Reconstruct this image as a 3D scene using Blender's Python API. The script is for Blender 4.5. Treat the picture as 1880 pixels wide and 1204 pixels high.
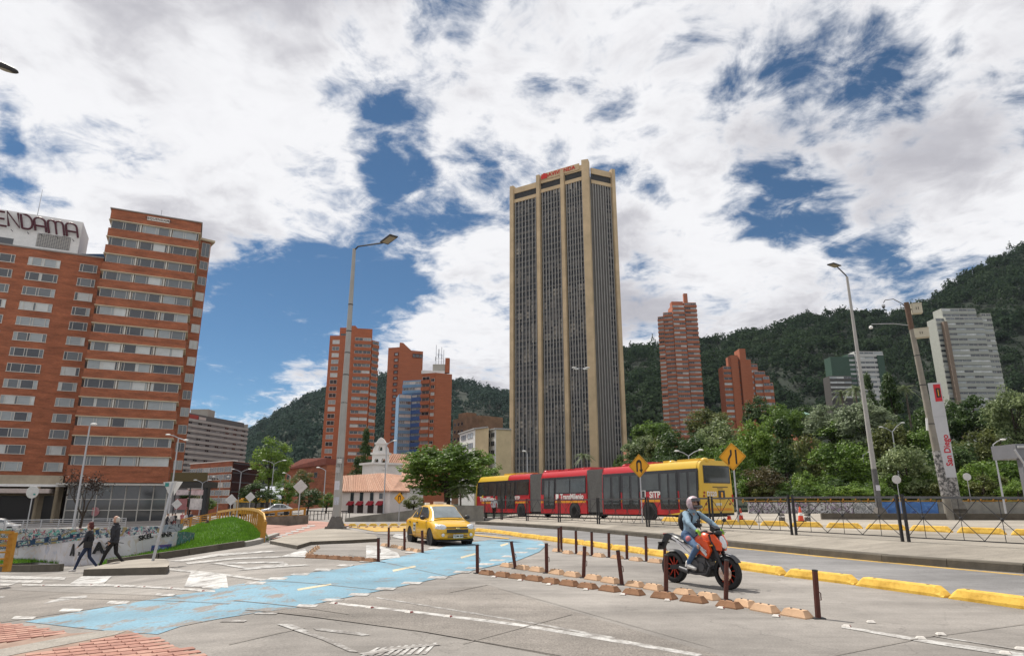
import bpy, bmesh, math, random
import numpy as np
from mathutils import Vector, Matrix
for o in list(bpy.data.objects): bpy.data.objects.remove(o)
S = bpy.context.scene
COL = S.collection
R = math.radians
rnd = random.Random(7)
# ---------------------------------------------------------------- camera
F_PX, HOR = 1190.0, 918.0
TH = math.atan((HOR - 602) / F_PX)
CAMZ = 1.65
cd = bpy.data.cameras.new('camera'); cam = bpy.data.objects.new('camera', cd); COL.objects.link(cam)
cd.sensor_width = 36.0; cd.lens = 36.0 * F_PX / 1880.0; cd.clip_start = 0.1; cd.clip_end = 9000
cam.location = (0, 0, CAMZ); cam.rotation_euler = (math.pi / 2 + TH, 0, 0)
S.camera = cam
# ---------------------------------------------------------------- light
SUN_AZ, SUN_EL = R(-42), R(57)          # azimuth from +Y towards +X, elevation
sd = bpy.data.lights.new('sun', 'SUN'); so = bpy.data.objects.new('sun', sd); COL.objects.link(so)
sd.energy = 5.0; sd.angle = R(0.6); sd.color = (1.0, 0.945, 0.86)
tosun = Vector((math.sin(SUN_AZ) * math.cos(SUN_EL), math.cos(SUN_AZ) * math.cos(SUN_EL), math.sin(SUN_EL)))
so.rotation_euler = tosun.to_track_quat('Z', 'Y').to_euler(); so.location = (-30, 20, 60)
S.view_settings.view_transform = 'Standard'; S.view_settings.look = 'None'
S.view_settings.exposure = 0.12; S.view_settings.gamma = 1.0; S.view_settings.use_curve_mapping = False
S.render.engine = 'CYCLES'

def ray(px, py):
    a = (px - 940) / F_PX; b = (602 - py) / F_PX
    y = math.cos(TH) - b * math.sin(TH)
    return a / y, (math.sin(TH) + b * math.cos(TH)) / y
def at(px, py, D):
    dx, dz = ray(px, py); return Vector((dx * D, D, CAMZ + dz * D))
def onz(px, py, z):
    dx, dz = ray(px, py); D = (z - CAMZ) / dz; return Vector((dx * D, D, z))

# ---------------------------------------------------------------- world: sky with a broken cloud deck
W = bpy.data.worlds.new('World'); S.world = W; W.use_nodes = True
def sky_world():
    nt = W.node_tree; nt.nodes.clear(); N = nt.nodes.new; L = nt.links.new
    def math_(op, a, b=None, c=None, clamp=False):
        n = N('ShaderNodeMath'); n.operation = op; n.use_clamp = clamp
        for i, v in enumerate((a, b, c)):
            if v is None: continue
            if isinstance(v, (int, float)): n.inputs[i].default_value = v
            else: L(v, n.inputs[i])
        return n.outputs[0]
    out = N('ShaderNodeOutputWorld'); bg = N('ShaderNodeBackground')
    sky = N('ShaderNodeTexSky'); sky.sky_type = 'NISHITA'; sky.sun_disc = False
    sky.sun_elevation = SUN_EL; sky.sun_rotation = SUN_AZ; sky.altitude = 2600; sky.air_density = 0.9; sky.dust_density = 0.15; sky.ozone_density = 2.5
    tc = N('ShaderNodeTexCoord'); sep = N('ShaderNodeSeparateXYZ'); L(tc.outputs['Generated'], sep.inputs[0])
    zz = math_('MAXIMUM', sep.outputs[2], 0.0); zz = math_('ADD', zz, 0.16)
    u = math_('DIVIDE', sep.outputs[0], zz); v = math_('DIVIDE', sep.outputs[1], zz)
    cmb = N('ShaderNodeCombineXYZ'); L(u, cmb.inputs[0]); L(v, cmb.inputs[1])
    def noise(scale, detail, rough, off, dist=0.0, vec=None):
        mp = N('ShaderNodeMapping'); mp.inputs['Location'].default_value = off; L(vec or cmb.outputs[0], mp.inputs[0])
        n = N('ShaderNodeTexNoise'); n.inputs['Scale'].default_value = scale; n.inputs['Detail'].default_value = detail
        n.inputs['Roughness'].default_value = rough; n.inputs['Distortion'].default_value = dist
        L(mp.outputs[0], n.inputs['Vector']); return n.outputs['Fac']
    n1 = noise(2.3, 9, 0.63, (3.1, 1.7, 0.4), 0.35)
    n2 = noise(9.0, 7, 0.62, (8.1, 5.7, 2.4), 0.6)
    n3 = noise(1.1, 5, 0.5, (1.9, 7.7, 5.4), 0.2)
    fb = math_('ADD', math_('MULTIPLY', n1, 0.66), math_('MULTIPLY', n2, 0.34))
    # openings in the deck, as directions on the sky
    holes = [(700, 190, 72, 1), (650, 170, 45, .8), (780, 15, 45, .6), (745, 335, 62, 1), (885, 250, 50, .8), (590, 545, 110, 1.2), (455, 600, 120, 1.3),
             (690, 490, 80, 1.1), (785, 440, 55, .9), (640, 590, 60, 1), (390, 650, 60, 1), (1120, 320, 60, .9), (1190, 330, 42, .8), (905, 310, 40, .8), (1490, 135, 82, .95),
             (1590, 140, 80, 1), (1690, 150, 50, .9), (1480, 355, 62, .85), (1580, 270, 40, .6), (1620, 485, 62, .8), (1560, 510, 50, .7),
             (1400, 360, 50, .6), (1720, 235, 40, .7), (1350, 180, 40, .7), (830, 60, 45, .5), (12, 230, 26, .8), (50, 345, 26, .6), (980, 280, 40, .6), (1850, 240, 50, .5), (760, 120, 60, .5),
             (560, 640, 50, .8), (1110, 210, 60, .2), (940, 210, 50, .5)]
    acc = None
    warp = N('ShaderNodeTexNoise'); warp.inputs['Scale'].default_value = 9.0; warp.inputs['Detail'].default_value = 5
    L(tc.outputs['Generated'], warp.inputs['Vector'])
    wv = N('ShaderNodeVectorMath'); wv.operation = 'SUBTRACT'; L(warp.outputs['Color'], wv.inputs[0]); wv.inputs[1].default_value = (.5, .5, .5)
    ws = N('ShaderNodeVectorMath'); ws.operation = 'SCALE'; L(wv.outputs[0], ws.inputs[0]); ws.inputs['Scale'].default_value = 0.16
    wd = N('ShaderNodeVectorMath'); wd.operation = 'ADD'; L(tc.outputs['Generated'], wd.inputs[0]); L(ws.outputs[0], wd.inputs[1])
    for px, py, r, k in holes:
        dx, dz = ray(px, py); d = Vector((dx, 1, dz)).normalized()
        vm = N('ShaderNodeVectorMath'); vm.operation = 'DISTANCE'; L(wd.outputs[0], vm.inputs[0]); vm.inputs[1].default_value = d
        mr = N('ShaderNodeMapRange'); mr.interpolation_type = 'SMOOTHERSTEP'
        rr = r / F_PX * 1.25 / (1 + ((px - 940) ** 2 + (py - 602) ** 2) / F_PX ** 2) ** .5
        mr.inputs['From Min'].default_value = rr * 2.0; mr.inputs['From Max'].default_value = 0.0
        mr.inputs['To Min'].default_value = 0; mr.inputs['To Max'].default_value = k
        L(vm.outputs['Value'], mr.inputs['Value'])
        acc = mr.outputs[0] if acc is None else math_('MAXIMUM', acc, mr.outputs[0])
    cov = math_('SUBTRACT', math_('MULTIPLY_ADD', math_('SUBTRACT', fb, 0.5), 2.9, 0.76), math_('MULTIPLY', acc, 0.55))
    dens = N('ShaderNodeMapRange'); dens.interpolation_type = 'SMOOTHSTEP'
    dens.inputs['From Min'].default_value = 0.24; dens.inputs['From Max'].default_value = 0.70; L(cov, dens.inputs['Value'])
    # cloud tone: bright fringes, greyer thick bellies
    th = N('ShaderNodeMapRange'); th.interpolation_type = 'SMOOTHSTEP'; th.inputs['From Min'].default_value = 0.50; th.inputs['From Max'].default_value = 0.70
    L(math_('ADD', math_('MULTIPLY', cov, 0.26), math_('MULTIPLY', n3, 0.72)), th.inputs['Value'])
    tn = math_('ADD', math_('MULTIPLY', th.outputs[0], 0.85), math_('MULTIPLY', math_('SUBTRACT', n2, 0.5), -0.45), clamp=True)
    cr = N('ShaderNodeValToRGB'); L(tn, cr.inputs[0]); n3.node.inputs['Scale'].default_value = 1.5
    e = cr.color_ramp.elements; e[0].position = 0; e[0].color = (0.86, 0.86, 0.88, 1); e[1].position = 1; e[1].color = (0.40, 0.395, 0.44, 1)
    m_ = e.new(.4); m_.color = (0.66, 0.655, 0.685, 1)
    sk = N('ShaderNodeVectorMath'); sk.operation = 'MULTIPLY'; L(sky.outputs[0], sk.inputs[0]); sk.inputs[1].default_value = (0.058, 0.076, 0.078)
    mx = N('ShaderNodeMix'); mx.data_type = 'RGBA'; L(dens.outputs[0], mx.inputs['Factor']); L(sk.outputs[0], mx.inputs['A']); L(cr.outputs[0], mx.inputs['B'])
    bg.inputs['Strength'].default_value = 1.0
    L(mx.outputs['Result'], bg.inputs['Color']); L(bg.outputs[0], out.inputs['Surface'])
sky_world()

# ---------------------------------------------------------------- terrain height
def g(x, y):
    u = -x - 0.27 * max(y, 0)
    if u <= 0: return 0.0
    v = u * u / (u + 6.0)
    return -2.0 * (1 - math.exp(-v / 11.0))
def gnd(px, py, dz=0.0, fn=g):
    dx, d_z = ray(px, py); lo, hi = 1.0, 1.0
    f = lambda D: CAMZ + d_z * D - fn(dx * D, D) - dz
    while f(hi) > 0 and hi < 900: lo = hi; hi *= 1.03
    for _ in range(40):
        m = (lo + hi) / 2
        if f(m) > 0: lo = m
        else: hi = m
    D = (lo + hi) / 2
    return Vector((dx * D, D, CAMZ + d_z * D))

# ---------------------------------------------------------------- mesh builder
class MB:
    def __init__(s): s.v = []; s.f = []; s.m = []; s.cur = 0
    def add(s, vs, fs):
        o = len(s.v); s.v.extend([tuple(p) for p in vs])
        for f in fs: s.f.append(tuple(i + o for i in f)); s.m.append(s.cur)
        return s
    def mat(s, i): s.cur = i; return s
    def box(s, x0, x1, y0, y1, z0, z1):
        return s.add([(x0,y0,z0),(x1,y0,z0),(x1,y1,z0),(x0,y1,z0),(x0,y0,z1),(x1,y0,z1),(x1,y1,z1),(x0,y1,z1)],
                     [(0,3,2,1),(4,5,6,7),(0,1,5,4),(1,2,6,5),(2,3,7,6),(3,0,4,7)])
    def obox(s, c, sx, sy, sz, M=None):
        M = M or Matrix.Identity(3); c = Vector(c)
        P = [c + M @ Vector((x*sx/2, y*sy/2, z*sz/2)) for z in (-1,1) for x, y in ((-1,-1),(1,-1),(1,1),(-1,1))]
        return s.add(P, [(0,3,2,1),(4,5,6,7),(0,1,5,4),(1,2,6,5),(2,3,7,6),(3,0,4,7)])
    def bar(s, p0, p1, w, d=None, up=(0,0,1)):
        p0, p1 = Vector(p0), Vector(p1); z = p1 - p0; l = z.length; z.normalize(); up = Vector(up)
        if abs(z.dot(up)) > .98: up = Vector((0,1,0))
        x = up.cross(z).normalized(); y = z.cross(x)
        M = Matrix((x, y, z)).transposed()
        return s.obox((p0 + p1) / 2, w, d or w, l, M)
    def taper(s, p0, p1, w0, w1):
        p0, p1 = Vector(p0), Vector(p1)
        P = [p0 + Vector((x*w0/2, y*w0/2, 0)) for x, y in ((-1,-1),(1,-1),(1,1),(-1,1))] + [p1 + Vector((x*w1/2, y*w1/2, 0)) for x, y in ((-1,-1),(1,-1),(1,1),(-1,1))]
        return s.add(P, [(0,3,2,1),(4,5,6,7),(0,1,5,4),(1,2,6,5),(2,3,7,6),(3,0,4,7)])
    def tube(s, pts, r, n=8, cap=True):
        pts = [Vector(p) for p in pts]; k = len(pts)
        rs = r if isinstance(r, (list, tuple)) else [r] * k
        V = []; prev = None
        for i, p in enumerate(pts):
            t = (pts[min(i+1,k-1)] - pts[max(i-1,0)]).normalized()
            if prev is None:
                a = Vector((0,0,1)) if abs(t.z) < .9 else Vector((1,0,0)); x = a.cross(t).normalized()
            else: x = (prev - t * prev.dot(t)).normalized()
            prev = x; y = t.cross(x)
            for j in range(n):
                a = 2*math.pi*j/n; V.append(p + (x*math.cos(a) + y*math.sin(a)) * rs[i])
        Fc = [(i*n+j, i*n+(j+1)%n, (i+1)*n+(j+1)%n, (i+1)*n+j) for i in range(k-1) for j in range(n)]
        if cap: Fc += [tuple(range(n-1,-1,-1)), tuple(range((k-1)*n, k*n))]
        return s.add(V, Fc)
    def prism(s, poly, z0, z1):
        n = len(poly); A = sum(poly[i][0]*poly[(i+1)%n][1] - poly[(i+1)%n][0]*poly[i][1] for i in range(n))
        if A < 0: poly = list(poly)[::-1]
        V = [(p[0],p[1],z0) for p in poly] + [(p[0],p[1],z1) for p in poly]
        return s.add(V, [tuple(range(n-1,-1,-1)), tuple(range(n,2*n))] + [(i,(i+1)%n,n+(i+1)%n,n+i) for i in range(n)])
    def ext(s, pts, vec):
        pts = [Vector(p) for p in pts]; n = len(pts); vec = Vector(vec)
        return s.add(pts + [p + vec for p in pts], [tuple(range(n)), tuple(range(2*n-1,n-1,-1))] + [((i+1)%n,i,n+i,n+(i+1)%n) for i in range(n)])
    def lathe(s, prof, n=16, c=(0,0,0), M=None):
        M = M or Matrix.Identity(3); c = Vector(c); k = len(prof)
        V = [c + M @ Vector((r*math.cos(2*math.pi*j/n), r*math.sin(2*math.pi*j/n), z)) for r, z in prof for j in range(n)]
        Fc = [(i*n+j, i*n+(j+1)%n, (i+1)*n+(j+1)%n, (i+1)*n+j) for i in range(k-1) for j in range(n)]
        if prof[0][0] > 1e-6: Fc.append(tuple(range(n-1,-1,-1)))
        if prof[-1][0] > 1e-6: Fc.append(tuple(range((k-1)*n, k*n)))
        return s.add(V, Fc)
    def ball(s, c, rx, ry=None, rz=None, n=12, M=None):
        ry = ry or rx; rz = rz or rx; c = Vector(c); M = M or Matrix.Identity(3); k = max(4, n//2); V = []
        for i in range(1, k):
            a = math.pi*i/k
            for j in range(n): b = 2*math.pi*j/n; V.append(c + M @ Vector((rx*math.sin(a)*math.cos(b), ry*math.sin(a)*math.sin(b), -rz*math.cos(a))))
        V += [c + M @ Vector((0,0,-rz)), c + M @ Vector((0,0,rz))]; q = (k-1)*n
        Fc = [(i*n+j, i*n+(j+1)%n, (i+1)*n+(j+1)%n, (i+1)*n+j) for i in range(k-2) for j in range(n)]
        Fc += [(q, (j+1)%n, j) for j in range(n)] + [(q+1, (k-2)*n+j, (k-2)*n+(j+1)%n) for j in range(n)]
        return s.add(V, Fc)
    def grid(s, pts):          # pts[i][j]
        a, b = len(pts), len(pts[0])
        return s.add([p for r in pts for p in r], [(i*b+j, i*b+j+1, (i+1)*b+j+1, (i+1)*b+j) for i in range(a-1) for j in range(b-1)])
    def mesh(s, name, mats, smooth=None):
        me = bpy.data.meshes.new(name); me.from_pydata(s.v, [], s.f)
        for m in (mats if isinstance(mats, (list, tuple)) else [mats]): me.materials.append(m)
        me.polygons.foreach_set('material_index', s.m)
        if smooth is not None:
            me.polygons.foreach_set('use_smooth', [True]*len(s.f)); me.set_sharp_from_angle(angle=R(smooth))
        me.update(); return me
    def build(s, name, mats, parent=None, smooth=None, local=False):
        me = s.mesh(name, mats, smooth)
        return link(name, me, parent, local)
def chain(o):
    M = Matrix.Identity(4)
    while o: M = o.matrix_basis @ M; o = o.parent
    return M
def link(name, me, parent=None, local=False):
    if parent is not None and not local: me.transform(chain(parent).inverted())
    o = bpy.data.objects.new(name, me); COL.objects.link(o)
    if parent is not None: o.parent = parent
    return o
def put(name, me, parent, Mw):          # shared mesh at a world matrix under a parent
    o = bpy.data.objects.new(name, me); COL.objects.link(o)
    if parent is not None: o.parent = parent; o.matrix_basis = chain(parent).inverted() @ Mw
    else: o.matrix_basis = Mw
    return o
def tag(o, label=None, cat=None, group=None, kind=None):
    if label: o['label'] = label
    if cat: o['category'] = cat
    if group: o['group'] = group
    if kind: o['kind'] = kind
    return o
def thing(name, label, cat, loc=(0,0,0), rz=0.0, group=None):
    o = bpy.data.objects.new(name, None); COL.objects.link(o); o.empty_display_size = .2
    o.matrix_basis = Matrix.Translation(Vector(loc)) @ Matrix.Rotation(rz, 4, 'Z')
    return tag(o, label, cat, group)
def copy_tree(o, parent=None):
    c = o.copy(); COL.objects.link(c)
    if parent is not None: c.parent = parent
    for ch in list(o.children): copy_tree(ch, c)
    return c
def struct(o): o['kind'] = 'structure'; return o
ORD = ['first','second','third','fourth','fifth','sixth','seventh','eighth','ninth','tenth','eleventh','twelfth','thirteenth','fourteenth','fifteenth','sixteenth','seventeenth','eighteenth','nineteenth','twentieth']
def evaluated(o):
    dg = bpy.context.evaluated_depsgraph_get(); dg.update()
    return bpy.data.meshes.new_from_object(o.evaluated_get(dg))
def text_mesh(txt, size, mat_, ext=0.004, shear=0.0, bold=0.0, space=1.0):
    c = bpy.data.curves.new('t', 'FONT'); c.body = txt; c.size = size; c.extrude = ext; c.shear = shear; c.offset = bold; c.space_character = space
    c.align_x = 'CENTER'; c.align_y = 'CENTER'; c.resolution_u = 3
    o = bpy.data.objects.new('t', c); COL.objects.link(o); me = evaluated(o)
    bpy.data.objects.remove(o); me.materials.clear(); me.materials.append(mat_); return me
def frame_m(o, x, z):          # matrix with local X along x, local Y along z (for text: reads in the x-z plane), facing x cross z
    x = Vector(x).normalized(); z = Vector(z); z = (z - x*z.dot(x)).normalized(); n = x.cross(z)
    return Matrix.Translation(Vector(o)) @ Matrix((x, z, n)).transposed().to_4x4()

# ---------------------------------------------------------------- materials
MATS = {}
def mat(name, col, rough=.6, var=.12, scale=3.0, bump=0.0, metal=0.0, spec=.4, world=False, detail=6, col2=None, thr=None, coat=0.0, bscale=None, trans=0.0):
    if name in MATS: return MATS[name]
    m = bpy.data.materials.new(name); m.use_nodes = True; MATS[name] = m
    nt = m.node_tree; N = nt.nodes.new; L = nt.links.new; b = nt.nodes['Principled BSDF']
    b.inputs['Roughness'].default_value = rough; b.inputs['Metallic'].default_value = metal; b.inputs['Specular IOR Level'].default_value = spec
    b.inputs['Coat Weight'].default_value = coat
    if coat: b.inputs['Coat Roughness'].default_value = .06
    vec = N('ShaderNodeNewGeometry').outputs['Position'] if world else N('ShaderNodeTexCoord').outputs['Object']
    n = N('ShaderNodeTexNoise'); n.inputs['Scale'].default_value = scale; n.inputs['Detail'].default_value = detail; n.inputs['Roughness'].default_value = .65
    L(vec, n.inputs['Vector'])
    mr = N('ShaderNodeMapRange'); L(n.outputs['Fac'], mr.inputs['Value'])
    lo, hi = thr or (.25, .75)
    mr.inputs['From Min'].default_value = lo; mr.inputs['From Max'].default_value = hi
    mx = N('ShaderNodeMix'); mx.data_type = 'RGBA'; L(mr.outputs[0], mx.inputs['Factor'])
    c = np.array(col[:3]); A = c * (1 - var); B = np.array(col2) if col2 else c * (1 + var)
    if col2 : A = c
    mx.inputs['A'].default_value = (*A, 1); mx.inputs['B'].default_value = (*np.minimum(B, 1), 1)
    L(mx.outputs['Result'], b.inputs['Base Color'])
    if bump:
        n2 = N('ShaderNodeTexNoise'); n2.inputs['Scale'].default_value = bscale or scale * 8; n2.inputs['Detail'].default_value = 4; L(vec, n2.inputs['Vector'])
        bp = N('ShaderNodeBump'); bp.inputs['Strength'].default_value = bump; bp.inputs['Distance'].default_value = .02
        L(n2.outputs['Fac'], bp.inputs['Height']); L(bp.outputs[0], b.inputs['Normal'])
    return m
def glass(name, col, rough=.06, spec=.9, var=.25, scale=.35):
    return mat(name, col, rough=rough, var=var, scale=scale, spec=spec)

def brick_mat(name, c1, c2, mortar, bw=.26, bh=.075, var=.35):
    if name in MATS: return MATS[name]
    m = bpy.data.materials.new(name); m.use_nodes = True; MATS[name] = m
    nt = m.node_tree; N = nt.nodes.new; L = nt.links.new; b = nt.nodes['Principled BSDF']; b.inputs['Roughness'].default_value = .85
    geo = N('ShaderNodeNewGeometry')
    # horizontal coordinate along the wall from position and normal
    cr = N('ShaderNodeVectorMath'); cr.operation = 'CROSS_PRODUCT'; cr.inputs[0].default_value = (0,0,1); L(geo.outputs['True Normal'], cr.inputs[1])
    dt = N('ShaderNodeVectorMath'); dt.operation = 'DOT_PRODUCT'; L(cr.outputs[0], dt.inputs[0]); L(geo.outputs['Position'], dt.inputs[1])
    sp = N('ShaderNodeSeparateXYZ'); L(geo.outputs['Position'], sp.inputs[0])
    cb = N('ShaderNodeCombineXYZ'); L(dt.outputs['Value'], cb.inputs[0]); L(sp.outputs[2], cb.inputs[1])
    br = N('ShaderNodeTexBrick'); L(cb.outputs[0], br.inputs['Vector']); br.inputs['Scale'].default_value = 1.0
    br.inputs['Brick Width'].default_value = bw; br.inputs['Row Height'].default_value = bh; br.inputs['Mortar Size'].default_value = .006
    br.inputs['Color1'].default_value = (*c1, 1); br.inputs['Color2'].default_value = (*c2, 1); br.inputs['Mortar'].default_value = (*mortar, 1)
    st = N('ShaderNodeVectorMath'); st.operation = 'MULTIPLY'; L(cb.outputs[0], st.inputs[0]); st.inputs[1].default_value = (.35, 1.6, 1)
    n = N('ShaderNodeTexNoise'); n.inputs['Scale'].default_value = .8; n.inputs['Detail'].default_value = 8; n.inputs['Roughness'].default_value = .72; L(st.outputs[0], n.inputs['Vector'])
    mr = N('ShaderNodeMapRange'); L(n.outputs['Fac'], mr.inputs['Value']); mr.inputs['From Min'].default_value = .3; mr.inputs['From Max'].default_value = .7
    mr.inputs['To Min'].default_value = 1 - var; mr.inputs['To Max'].default_value = 1 + var
    ml = N('ShaderNodeVectorMath'); ml.operation = 'SCALE'; L(br.outputs['Color'], ml.inputs[0]); L(mr.outputs[0], ml.inputs['Scale'])
    L(ml.outputs[0], b.inputs['Base Color'])
    return m

def leaf_mat(name, dark, light, rough=.5, spec=.3, ns=.9):
    if name in MATS: return MATS[name]
    m = bpy.data.materials.new(name); m.use_nodes = True; MATS[name] = m
    nt = m.node_tree; N = nt.nodes.new; L = nt.links.new; nt.nodes.remove(nt.nodes['Principled BSDF']); out = nt.nodes['Material Output']
    geo = N('ShaderNodeNewGeometry'); tc = N('ShaderNodeTexCoord')
    n = N('ShaderNodeTexNoise'); n.inputs['Scale'].default_value = ns; n.inputs['Detail'].default_value = 3; L(tc.outputs['Object'], n.inputs['Vector'])
    ad = N('ShaderNodeMath'); ad.operation = 'MULTIPLY_ADD'; L(geo.outputs['Random Per Island'], ad.inputs[0]); ad.inputs[1].default_value = .55; 
    sb = N('ShaderNodeMath'); sb.operation = 'MULTIPLY_ADD'; L(n.outputs['Fac'], sb.inputs[0]); sb.inputs[1].default_value = 1.4; sb.inputs[2].default_value = -.5
    L(sb.outputs[0], ad.inputs[2])
    mx = N('ShaderNodeMix'); mx.data_type = 'RGBA'; L(ad.outputs[0], mx.inputs['Factor']); mx.inputs['A'].default_value = (*dark, 1); mx.inputs['B'].default_value = (*light, 1)
    d = N('ShaderNodeBsdfPrincipled'); d.inputs['Roughness'].default_value = rough; d.inputs['Specular IOR Level'].default_value = spec; L(mx.outputs['Result'], d.inputs['Base Color'])
    t = N('ShaderNodeBsdfTranslucent'); L(mx.outputs['Result'], t.inputs['Color'])
    ms = N('ShaderNodeMixShader'); ms.inputs[0].default_value = .38; L(d.outputs[0], ms.inputs[1]); L(t.outputs[0], ms.inputs[2]); L(ms.outputs[0], out.inputs['Surface'])
    return m

C_ = dict(
 white=mat('white_paint', (.72,.72,.70), .55, .10, 2.0, .05), cream=mat('cream_stone', (.52,.44,.31), .8, .14, .6, .1),
 grey=mat('grey_metal', (.34,.35,.37), .42, .10, 4.0, metal=.5), galv=mat('galvanised_steel', (.42,.43,.45), .45, .12, 3.0, metal=.6),
 dark=mat('dark_metal', (.028,.028,.03), .5, .2, 8.0), black=mat('black_rubber', (.018,.018,.019), .75, .25, 9.0, .1),
 rust=mat('rusty_steel', (.055,.022,.016), .75, .3, 9.0, .35, col2=(.11,.028,.018)), conc=mat('concrete', (.30,.285,.26), .9, .2, 1.3, .25, world=True, bscale=26),
 kerb=mat('kerb_concrete', (.10,.088,.07), .95, .3, 2.2, .35, world=True, bscale=30), yellow=mat('yellow_paint', (.52,.30,.035), .7, .1, 4.0, .3, col2=(.74,.47,.075), thr=(.35,.6), bscale=18),
 red=mat('red_paint', (.50,.012,.02), .35, .08, 2.0), skin=mat('skin', (.42,.24,.17), .55, .08, 9.0), chrome=mat('chrome', (.72,.72,.74), .12, .05, 3.0, metal=1.0),
)
WGLASS = [glass('window_glass_dark', (.03,.036,.045)), glass('window_glass_mid', (.10,.115,.125), .1), glass('window_curtain_pale', (.29,.32,.33), .15, .7), glass('window_curtain_white', (.50,.52,.51), .25, .5)]
# ================================================================ ground, road, pavement
def road_material(name, base, speck=.35, stain=.30):
    m = bpy.data.materials.new(name); m.use_nodes = True; MATS[name] = m
    nt = m.node_tree; N = nt.nodes.new; L = nt.links.new; b = nt.nodes['Principled BSDF']; b.inputs['Roughness'].default_value = .88; b.inputs['Specular IOR Level'].default_value = .25
    pos = N('ShaderNodeNewGeometry').outputs['Position']
    def noise(sc, det, ro, stretch=None):
        v = pos
        if stretch:
            mp = N('ShaderNodeMapping'); mp.inputs['Rotation'].default_value = (0,0,stretch[0]); mp.inputs['Scale'].default_value = (stretch[1], 1, 1); L(pos, mp.inputs[0]); v = mp.outputs[0]
        n = N('ShaderNodeTexNoise'); n.inputs['Scale'].default_value = sc; n.inputs['Detail'].default_value = det; n.inputs['Roughness'].default_value = ro; L(v, n.inputs['Vector']); return n.outputs['Fac']
    def rng(v, a, b_, c, d):
        r = N('ShaderNodeMapRange'); L(v, r.inputs['Value']); r.inputs[1].default_value = a; r.inputs[2].default_value = b_; r.inputs[3].default_value = c; r.inputs[4].default_value = d; return r.outputs[0]
    def mul(a, b_):
        n = N('ShaderNodeMath'); n.operation = 'MULTIPLY'; L(a, n.inputs[0]); L(b_, n.inputs[1]); return n.outputs[0]
    a = rng(noise(.22, 6, .6), .3, .7, 1 - stain, 1 + stain * .6)
    t = rng(noise(.8, 6, .7, (R(62), .10)), .35, .66, .76, 1.10)
    f = rng(noise(38, 4, .8), .3, .72, 1 - speck, 1 + speck * .55)
    vo = N('ShaderNodeTexVoronoi'); vo.inputs['Scale'].default_value = 14; L(pos, vo.inputs['Vector'])
    p = rng(vo.outputs['Distance'], .03, .13, .62, 1.0)
    pm = rng(noise(.5, 3, .5), .46, .56, 0, 1)
    mxp = N('ShaderNodeMix'); L(pm, mxp.inputs['Factor']); mxp.inputs['A'].default_value = 1.0; L(p, mxp.inputs['B'])
    # oil drips and old tyre scuffs
    ol = rng(noise(1.3, 4, .6), .64, .76, 1.0, .66)
    # hairline cracks
    vc = N('ShaderNodeTexVoronoi'); vc.feature = 'DISTANCE_TO_EDGE'; vc.inputs['Scale'].default_value = .33
    wn = N('ShaderNodeTexNoise'); wn.inputs['Scale'].default_value = 1.4; wn.inputs['Detail'].default_value = 6; L(pos, wn.inputs['Vector'])
    wa = N('ShaderNodeVectorMath'); wa.operation = 'MULTIPLY_ADD'; L(wn.outputs['Color'], wa.inputs[0]); wa.inputs[1].default_value = (1.2,1.2,0); L(pos, wa.inputs[2]); L(wa.outputs[0], vc.inputs['Vector'])
    ck = rng(vc.outputs['Distance'], .0, .005, .80, 1.0)
    a = mul(a, rng(noise(.07, 4, .6), .35, .65, .84, 1.12)); a = mul(a, rng(noise(1.6, 7, .75), .3, .7, .84, 1.12))
    tot = mul(mul(mul(a, t), mul(f, mxp.outputs[0])), mul(ol, ck))
    sc = N('ShaderNodeVectorMath'); sc.operation = 'SCALE'; sc.inputs[0].default_value = base; L(tot, sc.inputs['Scale']); L(sc.outputs[0], b.inputs['Base Color'])
    bp = N('ShaderNodeBump'); bp.inputs['Strength'].default_value = .35; bp.inputs['Distance'].default_value = .01; L(f, bp.inputs['Height']); L(bp.outputs[0], b.inputs['Normal'])
    return m
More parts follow.
